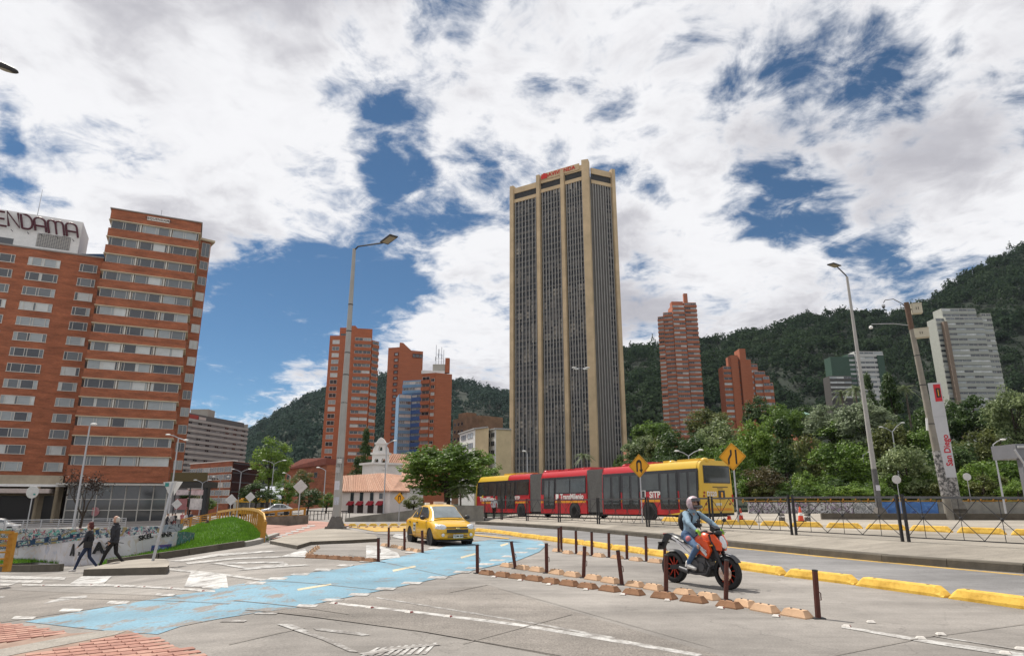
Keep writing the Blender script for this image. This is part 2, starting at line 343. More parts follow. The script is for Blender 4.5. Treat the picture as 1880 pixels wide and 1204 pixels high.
def worn(name, col, under, lo, hi, scale=2.0, sc2=24):
    m = bpy.data.materials.new(name); m.use_nodes = True; MATS[name] = m
    nt = m.node_tree; N = nt.nodes.new; L = nt.links.new; b = nt.nodes['Principled BSDF']; b.inputs['Roughness'].default_value = .8; b.inputs['Specular IOR Level'].default_value = .25
    pos = N('ShaderNodeNewGeometry').outputs['Position']
    n = N('ShaderNodeTexNoise'); n.inputs['Scale'].default_value = scale; n.inputs['Detail'].default_value = 10; n.inputs['Roughness'].default_value = .75; L(pos, n.inputs['Vector'])
    r = N('ShaderNodeMapRange'); L(n.outputs['Fac'], r.inputs['Value']); r.inputs[1].default_value = lo; r.inputs[2].default_value = hi
    n2 = N('ShaderNodeTexNoise'); n2.inputs['Scale'].default_value = sc2; n2.inputs['Detail'].default_value = 4; n2.inputs['Roughness'].default_value = .75; L(pos, n2.inputs['Vector'])
    r2 = N('ShaderNodeMapRange'); L(n2.outputs['Fac'], r2.inputs['Value']); r2.inputs[1].default_value = .3; r2.inputs[2].default_value = .7; r2.inputs[3].default_value = .75; r2.inputs[4].default_value = 1.18
    n3 = N('ShaderNodeTexNoise'); n3.inputs['Scale'].default_value = .5; n3.inputs['Detail'].default_value = 5; L(pos, n3.inputs['Vector'])
    r3 = N('ShaderNodeMapRange'); L(n3.outputs['Fac'], r3.inputs['Value']); r3.inputs[1].default_value = .3; r3.inputs[2].default_value = .7; r3.inputs[3].default_value = .74; r3.inputs[4].default_value = 1.14
    mx = N('ShaderNodeMix'); mx.data_type = 'RGBA'; L(r.outputs[0], mx.inputs['Factor']); mx.inputs['A'].default_value = (*under, 1); mx.inputs['B'].default_value = (*col, 1)
    s1 = N('ShaderNodeVectorMath'); s1.operation = 'SCALE'; L(mx.outputs['Result'], s1.inputs[0]); L(r2.outputs[0], s1.inputs['Scale'])
    s2 = N('ShaderNodeVectorMath'); s2.operation = 'SCALE'; L(s1.outputs[0], s2.inputs[0]); L(r3.outputs[0], s2.inputs['Scale'])
    L(s2.outputs[0], b.inputs['Base Color'])
    return m
ROADC = (.30, .278, .255)
UNDER = (.225, .208, .193)
road_m = road_material('road_concrete', ROADC)
blue_m = worn('blue_lane_paint', (.175, .305, .385), UNDER, .36, .46, 2.4)
white_m = worn('worn_white_paint', (.50, .49, .47), UNDER, .40, .56, 4.0)
wfaint_m = worn('faded_white_paint', (.46, .45, .43), UNDER, .46, .62, 4.0)
wapron_m = worn('white_apron_paint', (.52, .515, .50), UNDER, .40, .54, 2.2)
yline_m = worn('yellow_line_paint', (.50, .31, .06), UNDER, .38, .5, 6.0)
creamln_m = worn('cream_line_paint', (.54, .46, .31), (.165, .335, .46), .36, .46, 6.0)
joint_m = mat('joint_tar', (.19,.172,.155), .95, .3, 6.0, world=True)
pave_m = road_material('pavement_concrete', (.36, .325, .275), .3, .25)
redpath_m = worn('red_path_paint', (.36, .20, .16), (.28, .24, .21), .3, .42, 1.2)

def axis(lo, hi, fine_lo, fine_hi, st):
    v = list(np.arange(fine_lo, fine_hi + 1e-6, st)); s = st
    while v[-1] < hi: s *= 1.22; v.append(v[-1] + s)
    s = st
    while v[0] > lo: s *= 1.22; v.insert(0, v[0] - s)
    return v
xs = axis(-3500, 3500, -22, 16, .5); ys = axis(-60, 5000, 1, 46, .5)
road = struct(MB().grid([[(x, y, g(x, y)) for x in xs] for y in ys]).build('road', road_m, smooth=60))
tag(road, 'light grey worn concrete road with slab joints crossing the foreground', None)
del road['label']

def drape(name, pts, m, lift=.006, parent=road, step=.5, fn=None, px=True):
    fn = fn or g
    P = [gnd(*p) if px else Vector((p[0], p[1], 0)) for p in pts]
    bm = bmesh.new(); bm.faces.new([bm.verts.new((p.x, p.y, 0)) for p in P])
    X0, X1 = min(p.x for p in P), max(p.x for p in P); Y0, Y1 = min(p.y for p in P), max(p.y for p in P)
    st = max(step, (X1 - X0) / 60, (Y1 - Y0) / 60)
    for ax, lo, hi in ((0, X0, X1), (1, Y0, Y1)):
        t = math.ceil(lo / st) * st
        while t < hi:
            co = [0,0,0]; no = [0,0,0]; co[ax] = t; no[ax] = 1
            bmesh.ops.bisect_plane(bm, geom=bm.verts[:] + bm.edges[:] + bm.faces[:], plane_co=co, plane_no=no); t += st
    for v in bm.verts: v.co.z = fn(v.co.x, v.co.y) + lift + .0006 * max(0, v.co.y - 10)
    bmesh.ops.recalc_face_normals(bm, faces=bm.faces[:])
    if sum(f.normal.z for f in bm.faces) < 0: bmesh.ops.reverse_faces(bm, faces=bm.faces[:])
    me = bpy.data.meshes.new(name); bm.to_mesh(me); bm.free(); me.materials.append(m)
    return link(name, me, parent)
def ribbon(p0, p1, w0, w1):     # px line with px half-widths -> px quad
    (x0, y0), (x1, y1) = p0, p1
    return [(x0, y0 - w0), (x1, y1 - w1), (x1, y1 + w1), (x0, y0 + w0)]
# sealed joints between the concrete slabs
for a, b_, w in (((430,1103),(640,1128),.7), ((450,1120),(780,1160),.8), ((780,1160),(1030,1204),1.0), ((480,1066),(700,1084),.5), ((640,1018),(830,1060),.5),
                 ((825,1088),(895,1074),.7), ((420,1183),(560,1152),.8), ((850,1182),(1050,1128),.8), ((895,1074),(1310,1190),.5),
                 ((1530,1204),(1700,1170),.9), ((1700,1170),(1880,1146),.8), ((90,1098),(420,1109),.5), ((1180,1068),(1420,1118),.5), ((0,1082),(330,1096),.6)):
    if w: drape('slab_joint', ribbon(a, b_, w*.55, w*.55), joint_m, .012)
# slabs of rougher aggregate and the darker asphalt lane by the kerb
agg_m = road_material('aggregate_concrete', (.30,.272,.244), .62, .25); asph_m = road_material('asphalt_lane', (.245,.24,.238), .3, .25)
drape('aggregate_slab', [(450,1120),(780,1160),(1030,1206),(1330,1206),(895,1074),(700,1092),(600,1106)], agg_m, .004)
drape('aggregate_slab', [(0,1082),(330,1096),(430,1103),(380,1101),(200,1113),(0,1143)], agg_m, .004)
drape('asphalt_lane', [(880,972),(960,983),(1032,993),(1125,1005),(1240,1021),(1441,1050),(1743,1090),(1990,1125),(1990,1062),(1619,1032),(1380,1008),(1213,989.5),(1060,974.5),(960,967.5),(900,965)], asph_m, .004)
# blue cycle lane
drape('blue_cycle_lane', [(45,1141),(180,1117),(330,1092),(480,1066),(560,1113),(500,1121),(400,1136),(330,1150),(290,1164),(215,1160),(140,1152)], worn('worn_blue_lane_paint', (.175, .305, .385), UNDER, .43, .50, 1.5), .006)
drape('blue_cycle_lane', [(480,1066),(620,1045),(740,1021),(830,1001),(900,991),(960,990),(995,994),(1003,1001),(990,1013),(950,1029),(860,1049),(780,1067),(700,1084),(600,1104),(560,1113)], blue_m, .007)
def dashes(a, b_, n, hw, hh, m=white_m, skew=8, name='painted_dash'):
    for i in range(n):
        t = i / (n - 1); x = a[0] + (b_[0]-a[0])*t; y = a[1] + (b_[1]-a[1])*t; s = hw[0] + (hw[1]-hw[0])*t; h = hh[0] + (hh[1]-hh[0])*t
        drape(name, [(x - s + skew*.3, y - h), (x + s + skew*.3, y - h*.7), (x + s - skew*.6, y + h), (x - s - skew*.6, y + h*.8)], m, .008)
dashes((470,1070),(800,1006),9,(17,11),(2.6,1.6)); dashes((45,1134),(390,1078),5,(20,17),(3,2.6))
dashes((565,1112),(805,1060),6,(18,17),(2.8,2.4)); dashes((850,1050),(1000,1000),8,(15,10),(2.2,1.2)); dashes((430,1140),(490,1126),2,(22,20),(2,2),wfaint_m)
for a, b_ in (((545,1083),(607,1073)), ((720,1048),(762,1040)), ((845,1024),(872,1017)), ((918,1002),(932,998))):
    drape('lane_centre_dash', [(a[0],a[1]-1.6),(b_[0],b_[1]-1.4),(b_[0]+2,b_[1]+1.2),(a[0]+2,a[1]+1.6)], creamln_m, .009)
# long white lines
drape('white_line', [(612,1105),(760,1121),(950,1144),(1150,1176),(1290,1201),(1280,1205),(1140,1181),(950,1149),(760,1125),(615,1109)], white_m)
drape('white_line', [(692,1096),(960,1139),(1130,1170),(1128,1174),(960,1142),(690,1098)], wfaint_m, .007)
drape('white_line', [(1545,1148),(1700,1174),(1880,1199),(1880,1208),(1700,1180),(1545,1152)], white_m)
drape('white_line', [(1700,1166),(1720,1168),(1880,1192),(1880,1195)], wfaint_m, .007)
drape('white_line', [(40,1072),(200,1072),(395,1084),(395,1087),(200,1076),(40,1075)], white_m)
drape('white_line', [(310,1043),(400,1052),(500,1066),(498,1069),(400,1056),(310,1047)], white_m)
drape('white_line', [(0,1056),(122,1059),(118,1064),(0,1062)], white_m); drape('white_line', [(0,1064),(80,1065),(75,1070),(0,1069)], white_m); drape('white_line', [(0,1071),(30,1071),(15,1075),(0,1076)], white_m)
drape('white_line', [(310,1030),(340,1026),(395,1017),(500,1011),(505,1013),(400,1021),(335,1031)], white_m); drape('white_line', [(340,1033),(430,1024),(520,1021),(520,1023),(430,1027),(345,1036)], white_m)
drape('white_line', [(1340,1026),(1480,1047),(1640,1072),(1880,1112),(1880,1115),(1640,1075),(1480,1049.5),(1340,1028)], wfaint_m, .007)
for q in ([(380,1034),(520,1031),(530,1036),(525,1038),(510,1034),(400,1036)], [(400,1036),(452,1045),(530,1036),(525,1034.5),(455,1041.5),(415,1035.5)],
          [(430,1048),(480,1040),(560,1036),(570,1038),(490,1043)], [(80,1108),(95,1102),(155,1094),(160,1097),(98,1105)], [(100,1101),(112,1096),(160,1093),(160,1095),(118,1099)],
          [(0,1095),(10,1095),(5,1097),(0,1097)]): drape('painted_triangle_side', q, white_m, .007)
for q in ([(508,1146),(530,1146),(560,1158),(610,1175),(660,1198),(640,1196),(590,1174),(545,1159)], [(575,1152),(660,1161),(680,1166),(665,1167),(580,1157)]): drape('painted_arrow', q, wfaint_m, .007)
drape('painted_arrow_head', [(508,1146),(535,1146),(566,1158),(552,1161)], white_m, .009)
for i in range(9):
    x = 690 + i*13; drape('painted_letter_stroke', [(x-28+i,1204-i*.4),(x+2,1189-i*1.1),(x+8,1189-i*1.1),(x-20+i,1204-i*.4)], white_m, .007)
drape('painted_letter_bar', [(660,1200),(720,1189),(800,1182),(810,1184),(730,1193),(672,1204)], wfaint_m, .009)
# aprons painted white in front of the refuge islands
for q in ([(350,1051),(415,1055),(419,1079),(338,1077)], [(150,1058),(205,1058),(190,1072),(128,1072)], [(560,1008),(568,1021),(562,1023),(515,1022)], [(672,1001),(700,1003),(730,1015),(735,1024),(700,1027),(672,1029)], [(725,980),(750,982),(740,990),(720,986)]):
    drape('white_apron', q, wapron_m, .010)
drape('white_line', [(855,975),(900,978),(960,983),(1015,990),(1012,993),(955,985),(900,980),(855,977)], wfaint_m, .007)
drape('yellow_line', [(870,981),(935,988),(934,990),(868,983)], yline_m, .008)
drape('yellow_line', [(640,967),(760,966),(860,966),(870,972),(760,975),(690,976)], yline_m, .006)

# ---------------------------------------------------------------- right-hand pavement platform with its kerb
KPX = [(2500,1108),(1880,1052),(1619,1031.6),(1380,1007.6),(1213,989),(1060,974),(960,967),(900,963.5),(872,962)]
K = [onz(x, y, 0) for x, y in KPX]
def platform_h(y):
    return float(np.interp(y, [8, 15, 21, 30, 37, 57, 80, 120], [.30, .34, .40, .50, .56, .36, .2, .1]))
def kerb_x(y): 
    ky = [p.y for p in K]; kx = [p.x for p in K]; return float(np.interp(y, ky, kx))
def plat(x, y):
    t = x - kerb_x(y)
    if t < 0: return g(x, y)
    s = min(1, t / 3.0); s = s*s*(3-2*s); return .2 + (platform_h(y) - .2) * s
yy = list(np.arange(K[0].y, K[-1].y + .01, .8)); ts = [0.28, .6, 1, 1.5, 2, 2.5, 3, 4, 6, 9, 14, 22, 40, 80, 150, 300]
plat_o = struct(MB().grid([[(kerb_x(y) + t, y, plat(kerb_x(y) + t, y)) for t in ts] for y in yy] + [[(kerb_x(yy[-1]) + t - 1 + i*3, yy[-1] + i*30, plat(kerb_x(yy[-1]) + t, yy[-1]) - .02*i*i) for t in ts] for i in (1, 2, 3)]).build('pavement', pave_m, smooth=50))
# kerb stones
L_ = 0; stones = []
for i in range(len(K) - 1):
    a, b_ = K[i], K[i+1]; d = (b_ - a); n = max(1, round(d.length / 2.2)); 
    for k in range(n):
        p0, p1 = a + d * (k/n), a + d * ((k+1)/n); u = d.normalized(); q = Vector((u.y, -u.x, 0)); q = q if q.x > 0 else -q
        e = u * .008; off = Vector((0,0,rnd.uniform(-.006,.006)))
        m = MB(); A0, A1 = p0 + e + off, p1 - e + off
        prof = [(0,-.1),(0.02,.175),(.05,.205),(.29,.212),(.29,-.1)]
        m.add([A0 + q*x + Vector((0,0,z)) for x, z in prof] + [A1 + q*x + Vector((0,0,z)) for x, z in prof], [(4,3,2,1,0),(5,6,7,8,9)] + [(j,(j+1)%5,5+(j+1)%5,5+j) for j in range(5)])
        m.build('kerb_stone', C_['kerb'], plat_o)
def platp(px, py): return gnd(px, py, 0, plat)
drape('yellow_edge_line', [(1335,1003.5),(1500,1020),(1880,1055),(1880,1057),(1500,1022),(1335,1005)], yline_m, .007)

# ---------------------------------------------------------------- low islands, brick paving
def slab(name, pxs, h, m, side=None, kind='structure', rise=.0):
    """raised slab: draped top and a vertical kerb face all round"""
    P = [gnd(*p) for p in pxs]; n = len(P); b = MB()
    A = sum(P[i].x*P[(i+1)%n].y - P[(i+1)%n].x*P[i].y for i in range(n))
    if A < 0: P = P[::-1]
    top = [(p.x, p.y, p.z + h) for p in P]; bot = [(p.x, p.y, p.z - .15) for p in P]
    b.add(top, [tuple(range(n))]); b.mat(1)
    b.add(bot + top, [(i, (i+1)%n, n+(i+1)%n, n+i) for i in range(n)])
    o = b.build(name, [m, side or C_['kerb']]); return struct(o)
isl1 = slab('refuge_island', [(152,1057),(305,1054),(309,1050),(309,1042),(301,1037),(262,1036),(208,1042)], .20, pave_m)
isl2 = slab('traffic_island', [(545,1008),(570,1000),(640,997),(694,994),(690,988),(640,975),(600,972),(560,980),(520,990),(495,998)], .13, pave_m)
# red cycle path and the pavement behind the island
drape('red_cycle_path', [(487,992),(515,988),(560,982),(606,973),(648,964),(600,959),(480,956),(470,975)], redpath_m, .03)
for i in range(7): 
    x = 512 + i*10; y = 987 - i*3.4; drape('painted_dash', [(x-9,y-.8),(x+5,y-1.4),(x+7,y+.6),(x-7,y+1.2)], white_m, .045)
# brick paving, bottom left: single bricks
brick_mats = [mat('paver_%d' % i, c, .85, .22, 14.0, .3, world=True) for i, c in enumerate([(.36,.19,.145), (.33,.165,.125), (.385,.215,.165), (.30,.15,.115)])]
brick_bed = drape('brick_pavement', [(-400,1137),(-100,1138),(25,1146),(130,1163),(235,1157),(275,1172),(390,1210),(430,1250),(300,1290),(-400,1290)], mat('paver_bed', (.26,.18,.14), .95, .3, 5, world=True), .008, parent=None)
struct(brick_bed)
tact = drape('tactile_strip', [(-300,1247),(-100,1212),(130,1168),(195,1158),(232,1159),(212,1166),(140,1180),(-60,1220),(-260,1262)], road_material('tactile_paving', (.36,.33,.29), .5, .2), .013, parent=brick_bed)
def in_poly(x, y, P):
    c = False
    for i in range(len(P)):
        (x0, y0), (x1, y1) = P[i], P[i-1]
        if (y0 > y) != (y1 > y) and x < (x1-x0)*(y-y0)/(y1-y0) + x0: c = not c
    return c
bm_ = [MB().box(-.138,.138,-.065,.065,-.03,.010).mesh('brick', m) for m in brick_mats]
zones = [[(-60,1141),(25,1148),(120,1163),(-60,1192)], [(-60,1229),(150,1184),(235,1163),(272,1174),(372,1206),(380,1230),(-60,1300)]]
zw = [[(gnd(*p).x, gnd(*p).y) for p in z] for z in zones]
dirv = (gnd(235,1160) - gnd(0,1205)).normalized(); th_ = math.atan2(dirv.y, dirv.x)
cb, sb = math.cos(th_), math.sin(th_); cnt = 0
for i in range(-45, 60):
    for j in range(-60, 60):
        lx = i*.279 + (.139 if j % 2 else 0); ly = j*.1325
        o0 = gnd(200,1185); x = o0.x + lx*cb - ly*sb; y = o0.y + lx*sb + ly*cb
        if not any(in_poly(x, y, z) for z in zw): continue
        p = ray(0,0); cx = 940 + F_PX * x / y * (math.cos(TH) + .2*math.sin(TH)); 
        if cx < -30: continue
        z = g(x, y) + .010 + rnd.uniform(-.0015, .0015)
        put('brick', rnd.choice(bm_), brick_bed, Matrix.Translation((x, y, z)) @ Matrix.Rotation(th_ + rnd.uniform(-.006,.006), 4, 'Z')); cnt += 1
        if cnt >= 300: break
    if cnt >= 300: break
print('BRICKS', cnt)

# ---------------------------------------------------------------- grass bank, graffiti walls
grass_m = mat('grass_soil', (.055,.12,.012), .9, .25, 3.0, .5, world=True, bscale=40)
blade_m = leaf_mat('grass_blade', (.06,.15,.012), (.15,.30,.03))
def patch(name, rows, m):      # rows of (px,py,lift) front to back: a lofted surface over the ground
    b = MB(); b.grid([[gnd(x, y) + Vector((0,0,h)) for x, y, h in r] for r in rows]); return b
def blades(name, rows, n, h, label):
    G = [[gnd(x, y) + Vector((0,0,hh)) for x, y, hh in r] for r in rows]
    V = []; Fc = []
    for _ in range(n):
        i = rnd.randrange(len(G)-1); j = rnd.randrange(len(G[0])-1); a, b_ = rnd.random(), rnd.random()
        p = G[i][j]*(1-a)*(1-b_) + G[i+1][j]*a*(1-b_) + G[i][j+1]*(1-a)*b_ + G[i+1][j+1]*a*b_
        an = rnd.uniform(0, 6.28); w = .018; hh = h * rnd.uniform(.5, 1.3); l = rnd.uniform(-.06,.06); k = len(V)
        V += [p + Vector((w*math.cos(an), w*math.sin(an), 0)), p - Vector((w*math.cos(an), w*math.sin(an), 0)), p + Vector((l, rnd.uniform(-.06,.06), hh))]; Fc.append((k,k+1,k+2))
    m = MB(); m.v = [tuple(v) for v in V]; m.f = Fc; m.m = [0]*len(Fc)
    return tag(m.build(name, blade_m), label, 'grass', kind='stuff')
def densify(rows, nx=4, ny=3):
    A = np.array(rows, float); out = []
    i = np.linspace(0, A.shape[0]-1, (A.shape[0]-1)*ny+1); j = np.linspace(0, A.shape[1]-1, (A.shape[1]-1)*nx+1)
    for a in i:
        i0 = min(int(a), A.shape[0]-2); fa = a - i0; r = []
        for b_ in j:
            j0 = min(int(b_), A.shape[1]-2); fb = b_ - j0
            r.append(tuple(A[i0,j0]*(1-fa)*(1-fb)+A[i0+1,j0]*fa*(1-fb)+A[i0,j0+1]*(1-fa)*fb+A[i0+1,j0+1]*fa*fb))
        out.append(r)
    return out
bankA = [[(180,1040,.02),(260,1029,.08),(350,1016,.12),(447,1002,.14),(492,993,.05)], [(200,1030,.06),(270,1022,.18),(350,1008,.40),(440,995,.55),(488,989,.15)], [(225,1022,.1),(285,1015,.3),(355,998,.8),(430,987,1.0),(482,985,.3)], [(250,1015,.1),(300,1008,.4),(360,992,.9),(420,983,1.1),(470,980,.4)]]
bankB = [[(-60,1040,.1),(20,1039,.12),(70,1036,.1),(108,1037,.05)], [(-60,1030,.3),(20,1030,.3),(65,1028,.25),(98,1030,.12)], [(-60,1022,.45),(10,1020,.45),(40,1016,.5),(80,1022,.1)]]
bankA, bankB = densify(bankA), densify(bankB)
ga = struct(patch('grass_bank', bankA, grass_m).build('grass_bank', grass_m, smooth=60))
gb = struct(patch('grass_bank', bankB, grass_m).build('grass_bank', grass_m, smooth=60))
blades('grass', bankA, 26000, .13, 'bright green grass bank below the yellow railing'); blades('grass', bankB, 12000, .14, 'green grass tuft by the cut off yellow railing at left edge')
def kerb_run(name, pts, w, h, m, parent=None, lift=0):
    b = MB(); P = [gnd(*p) for p in pts]
    for i in range(len(P)-1):
        d = (P[i+1]-P[i]).normalized(); b = b if not parent else MB()
        b.bar(P[i] + d*.006 + Vector((0,0,h/2+lift)), P[i+1] - d*.006 + Vector((0,0,h/2+lift)), h + .2, w, up=(-d.y, d.x, 0))
        if parent: b.build(name, m, parent)
    return b
for pts in ([(196,1040),(238,1034),(290,1027),(345,1019),(400,1010.5),(447,1003.5)], [(-40,1048),(24,1049),(60,1049),(112,1048)]):
    kerb_run('kerb_stone', pts, .16, .15, C_['kerb'], ga)
kerb_run('kerb_stone', [(447,1003.5),(470,999),(508,985)], .25, .10, C_['conc'], ga)
# graffiti walls of the underpass ramp
def graffiti(name, base, cols, scale, lo, hi, seed):
    m = bpy.data.materials.new(name); m.use_nodes = True
    nt = m.node_tree; N = nt.nodes.new; L = nt.links.new; b = nt.nodes['Principled BSDF']; b.inputs['Roughness'].default_value = .8
    pos = N('ShaderNodeNewGeometry').outputs['Position']; prev = None
    mp0 = N('ShaderNodeMapping'); mp0.inputs['Scale'].default_value = (1,1,2.2); L(pos, mp0.inputs[0])
    n0 = N('ShaderNodeTexNoise'); n0.inputs['Scale'].default_value = .8; n0.inputs['Detail'].default_value = 8; L(mp0.outputs[0], n0.inputs['Vector'])
    r0 = N('ShaderNodeMix'); r0.data_type = 'RGBA'; L(n0.outputs['Fac'], r0.inputs['Factor']); r0.inputs['A'].default_value = (*[c*.6 for c in base],1); r0.inputs['B'].default_value = (*[min(1,c*1.35) for c in base],1); prev = r0.outputs['Result']
    for i, c in enumerate(cols):
        mp = N('ShaderNodeMapping'); mp.inputs['Location'].default_value = (seed*3.1+i*7.7, i*3.3, seed+i*1.9); L(pos, mp.inputs[0])
        n = N('ShaderNodeTexNoise'); n.inputs['Scale'].default_value = scale*(1+.5*(i%3)); n.inputs['Detail'].default_value = 2.0; n.inputs['Distortion'].default_value = 2.5; L(mp.outputs[0], n.inputs['Vector'])
        r = N('ShaderNodeMapRange'); L(n.outputs['Fac'], r.inputs['Value']); r.inputs[1].default_value = lo; r.inputs[2].default_value = hi
        if i % 2: 
            r.inputs[1].default_value = lo - .06; r.inputs[2].default_value = lo - .04
            k = N('ShaderNodeMapRange'); L(n.outputs['Fac'], k.inputs['Value']); k.inputs[1].default_value = lo + .0; k.inputs[2].default_value = lo + .02; k.inputs[3].default_value = 1; k.inputs[4].default_value = 0
            q = N('ShaderNodeMath'); q.operation = 'MULTIPLY'; L(r.outputs[0], q.inputs[0]); L(k.outputs[0], q.inputs[1]); fac = q.outputs[0]
        else: fac = r.outputs[0]
        mx = N('ShaderNodeMix'); mx.data_type = 'RGBA'; L(fac, mx.inputs['Factor']); L(prev, mx.inputs['A']); mx.inputs['B'].default_value = (*c,1); prev = mx.outputs['Result']
    L(prev, b.inputs['Base Color']); return m
gr_white = graffiti('graffiti_white_wall', (.52,.51,.53), [(.36,.38,.44),(.45,.40,.36)], .7, .60, .7, 1)
gr_multi = graffiti('graffiti_multicolour', (.36,.36,.36), [(.05,.14,.22),(.02,.03,.06),(.30,.06,.09),(.03,.05,.09),(.10,.32,.28),(.5,.5,.5),(.28,.22,.10)], 1.1, .58, .60, 2)
gr_low = graffiti('graffiti_tag_wall', (.20,.19,.18), [(.42,.42,.42),(.02,.02,.02),(.28,.20,.30),(.5,.5,.5)], .8, .56, .58, 5)
gr_blue = graffiti('graffiti_blue_wall', (.05,.14,.36), [(.04,.09,.26),(.10,.20,.42)], .6, .58, .66, 6)
def wallseg(b, p0, p1, z0, z1, th=.25):
    p0, p1 = Vector((p0[0],p0[1],0)), Vector((p1[0],p1[1],0)); d = (p1-p0).normalized(); n = Vector((d.y,-d.x,0)); n = n if n.y > 0 else -n
    b.add([p0+Vector((0,0,z0)), p1+Vector((0,0,z0)), p1+n*th+Vector((0,0,z0)), p0+n*th+Vector((0,0,z0)), p0+Vector((0,0,z1)), p1+Vector((0,0,z1)), p1+n*th+Vector((0,0,z1)), p0+n*th+Vector((0,0,z1))],
          [(0,3,2,1),(4,5,6,7),(0,1,5,4),(1,2,6,5),(2,3,7,6),(3,0,4,7)])
def slant_wall(b, pxs_top, pxs_bot, Ds, th=.3):
    """wall through pixel columns: each column has a depth, a top and a bottom"""
    V = []
    for (tx, ty), (bx, by), D in zip(pxs_top, pxs_bot, Ds):
        t, q = at(tx, ty, D), at(bx, by, D); x = (t.x+q.x)/2; V.append((Vector((x, D, t.z)), Vector((x, D, q.z))))
    n = len(V)
    for i in range(n-1):
        (t0,b0),(t1,b1) = V[i], V[i+1]; o = Vector((0,th,0))
        b.add([b0,b1,b1+o,b0+o,t0,t1,t1+o,t0+o], [(0,3,2,1),(4,5,6,7),(0,1,5,4),(1,2,6,5),(2,3,7,6),(3,0,4,7)])
    return V
WD = lambda x: float(np.interp(x, [-60,60,150,240,316,350], [33,31,27.2,27.4,28.6,30.6]))
w1 = thing('graffiti_wall', 'long white ramp wall painted with black letters behind the two walkers', 'wall', (-18,26,-1.5))
b = MB(); Vw = slant_wall(b, [(-60,1015),(60,1002),(150,990),(240,982),(316,977)], [(-60,1060),(60,1055),(150,1052),(240,1045),(316,1035)], [WD(x) for x in (-60,60,150,240,316)]); b.build('wall', gr_white, w1)
b = MB(); slant_wall(b, [(316.5,977),(330,976),(350,978)], [(316.5,1035),(330,1030),(350,1010)], [WD(316.5),WD(330),WD(350)]); b.build('corner_panel', graffiti('graffiti_green', (.07,.16,.15), [(.28,.3,.3),(.02,.05,.06),(.05,.2,.2)], 2.0, .56, .6, 9), w1)
b = MB(); slant_wall(b, [(262,1001),(290,1000),(314,998)], [(256,1022),(290,1019),(314,1014)], [WD(262)-.03,WD(290)-.03,WD(314)-.03], .02); b.build('blue_tag', graffiti('graffiti_bluetag', (.05,.12,.28), [(.25,.35,.5),(.01,.015,.04),(.12,.05,.2)], 2.5, .55, .6, 4), w1)
ink = mat('black_spray_paint', (.015,.015,.017), .8, .2, 6)
def wall_text(txt, px, py, D, size, slant=0.0, parent=None, m=ink, bold=.01):
    size *= .62; p = at(px, py, WD(px) - .09); me = text_mesh(txt, size, m, .01, 0, bold)
    dv = at(px+14, py, WD(px+14)) - at(px-14, py, WD(px-14)); dv.z = 0
    put('lettering', me, parent, frame_m(p, (dv.x, dv.y, slant), (0,0,1)))
wall_text('A', 133, 1010, 29.78, .95, .03, w1, bold=.03); wall_text('x', 145, 1015, 29.85, .42, 0, w1); wall_text('A', 181, 1006, 30.12, .92, .03, w1, bold=.03); wall_text('x', 193, 1012, 30.2, .42, 0, w1)
wall_text('2', 197, 1001, 30.25, .5, 0, w1); wall_text('r', 212, 1006, 30.35, .35, 0, w1)
wall_text('SKEL', 268, 985, 30.95, .42, .12, w1, bold=.008); wall_text('HNR', 304, 981, 31.3, .42, .02, w1, bold=.008)
w2 = thing('graffiti_wall', 'multicoloured graffiti wall strip below the grey handrail by the hotel', 'wall', (-30,37,-1.8))
b = MB(); slant_wall(b, [(-80,972),(80,970),(200,968.5),(262,966),(292,966)], [(-80,1030),(80,1025),(200,1015),(262,1000),(292,1000)], [35,35.6,36.2,36.8,37]); b.build('wall', gr_multi, w2)
b = MB(); slant_wall(b, [(292.5,963.5),(330,961)], [(292.5,990),(330,990)], [37.05,37.6]); b.build('end_panel', graffiti('graffiti_grey', (.27,.30,.33), [(.2,.25,.3),(.05,.06,.07)], 1.0, .6, .64, 8), w2)
# outlined block letters painted along the foot of that wall
navy = mat('navy_spray_paint', (.02,.055,.11), .8, .2, 5)
b = MB()
def stroke(pts, w):
    P = [at(x, y, WD(x) - .03) for x, y in pts]
    for i in range(len(P)-1): b.bar(P[i], P[i+1], .015, w, up=(1,0,0))
for pts in ([(0,1006),(60,999),(110,991),(155,984)], [(30,1004),(30,994),(58,991),(58,1000)], [(62,998),(62,989),(84,987),(84,995)], [(86,994),(88,985),(110,983),(108,992)], [(112,991),(115,988),(128,986)], [(130,987),(132,981),(156,978)], [(143,986),(144,980)], [(178,972),(179,980),(190,979)]): stroke(pts, .13)
b.build('block_letters', navy, w1)
# ================================================================ buildings
def cor(px, py, Z): dx, dz = ray(px, py); D = (Z - CAMZ) / dz; return Vector((dx * D, D, 0))
def hit(px, py, p0, p1):
    dx, dz = ray(px, py); d = p1 - p0; den = d.x - dx * d.y       # p0.x + t d.x = dx (p0.y + t d.y)
    t = (dx * p0.y - p0.x) / den; D = p0.y + t * d.y; return t * Vector((d.x, d.y, 0)).length, CAMZ + dz * D
def wallM(p0, p1, u=0.0, z=0.0, out=0.0):
    x = Vector((p1.x - p0.x, p1.y - p0.y, 0)).normalized(); y = Vector((-x.y, x.x, 0))
    o = Vector((p0.x, p0.y, z)) + x * u - y * out
    return Matrix.Translation(o) @ Matrix((x, y, Vector((0,0,1)))).transposed().to_4x4()
def along(p0, p1, u, back=0.0):
    x = Vector((p1.x - p0.x, p1.y - p0.y, 0)).normalized(); y = Vector((-x.y, x.x, 0)); return Vector((p0.x, p0.y, 0)) + x*u + y*back
def wlen(p0, p1): return math.hypot(p1.x - p0.x, p1.y - p0.y)
_wc = {}
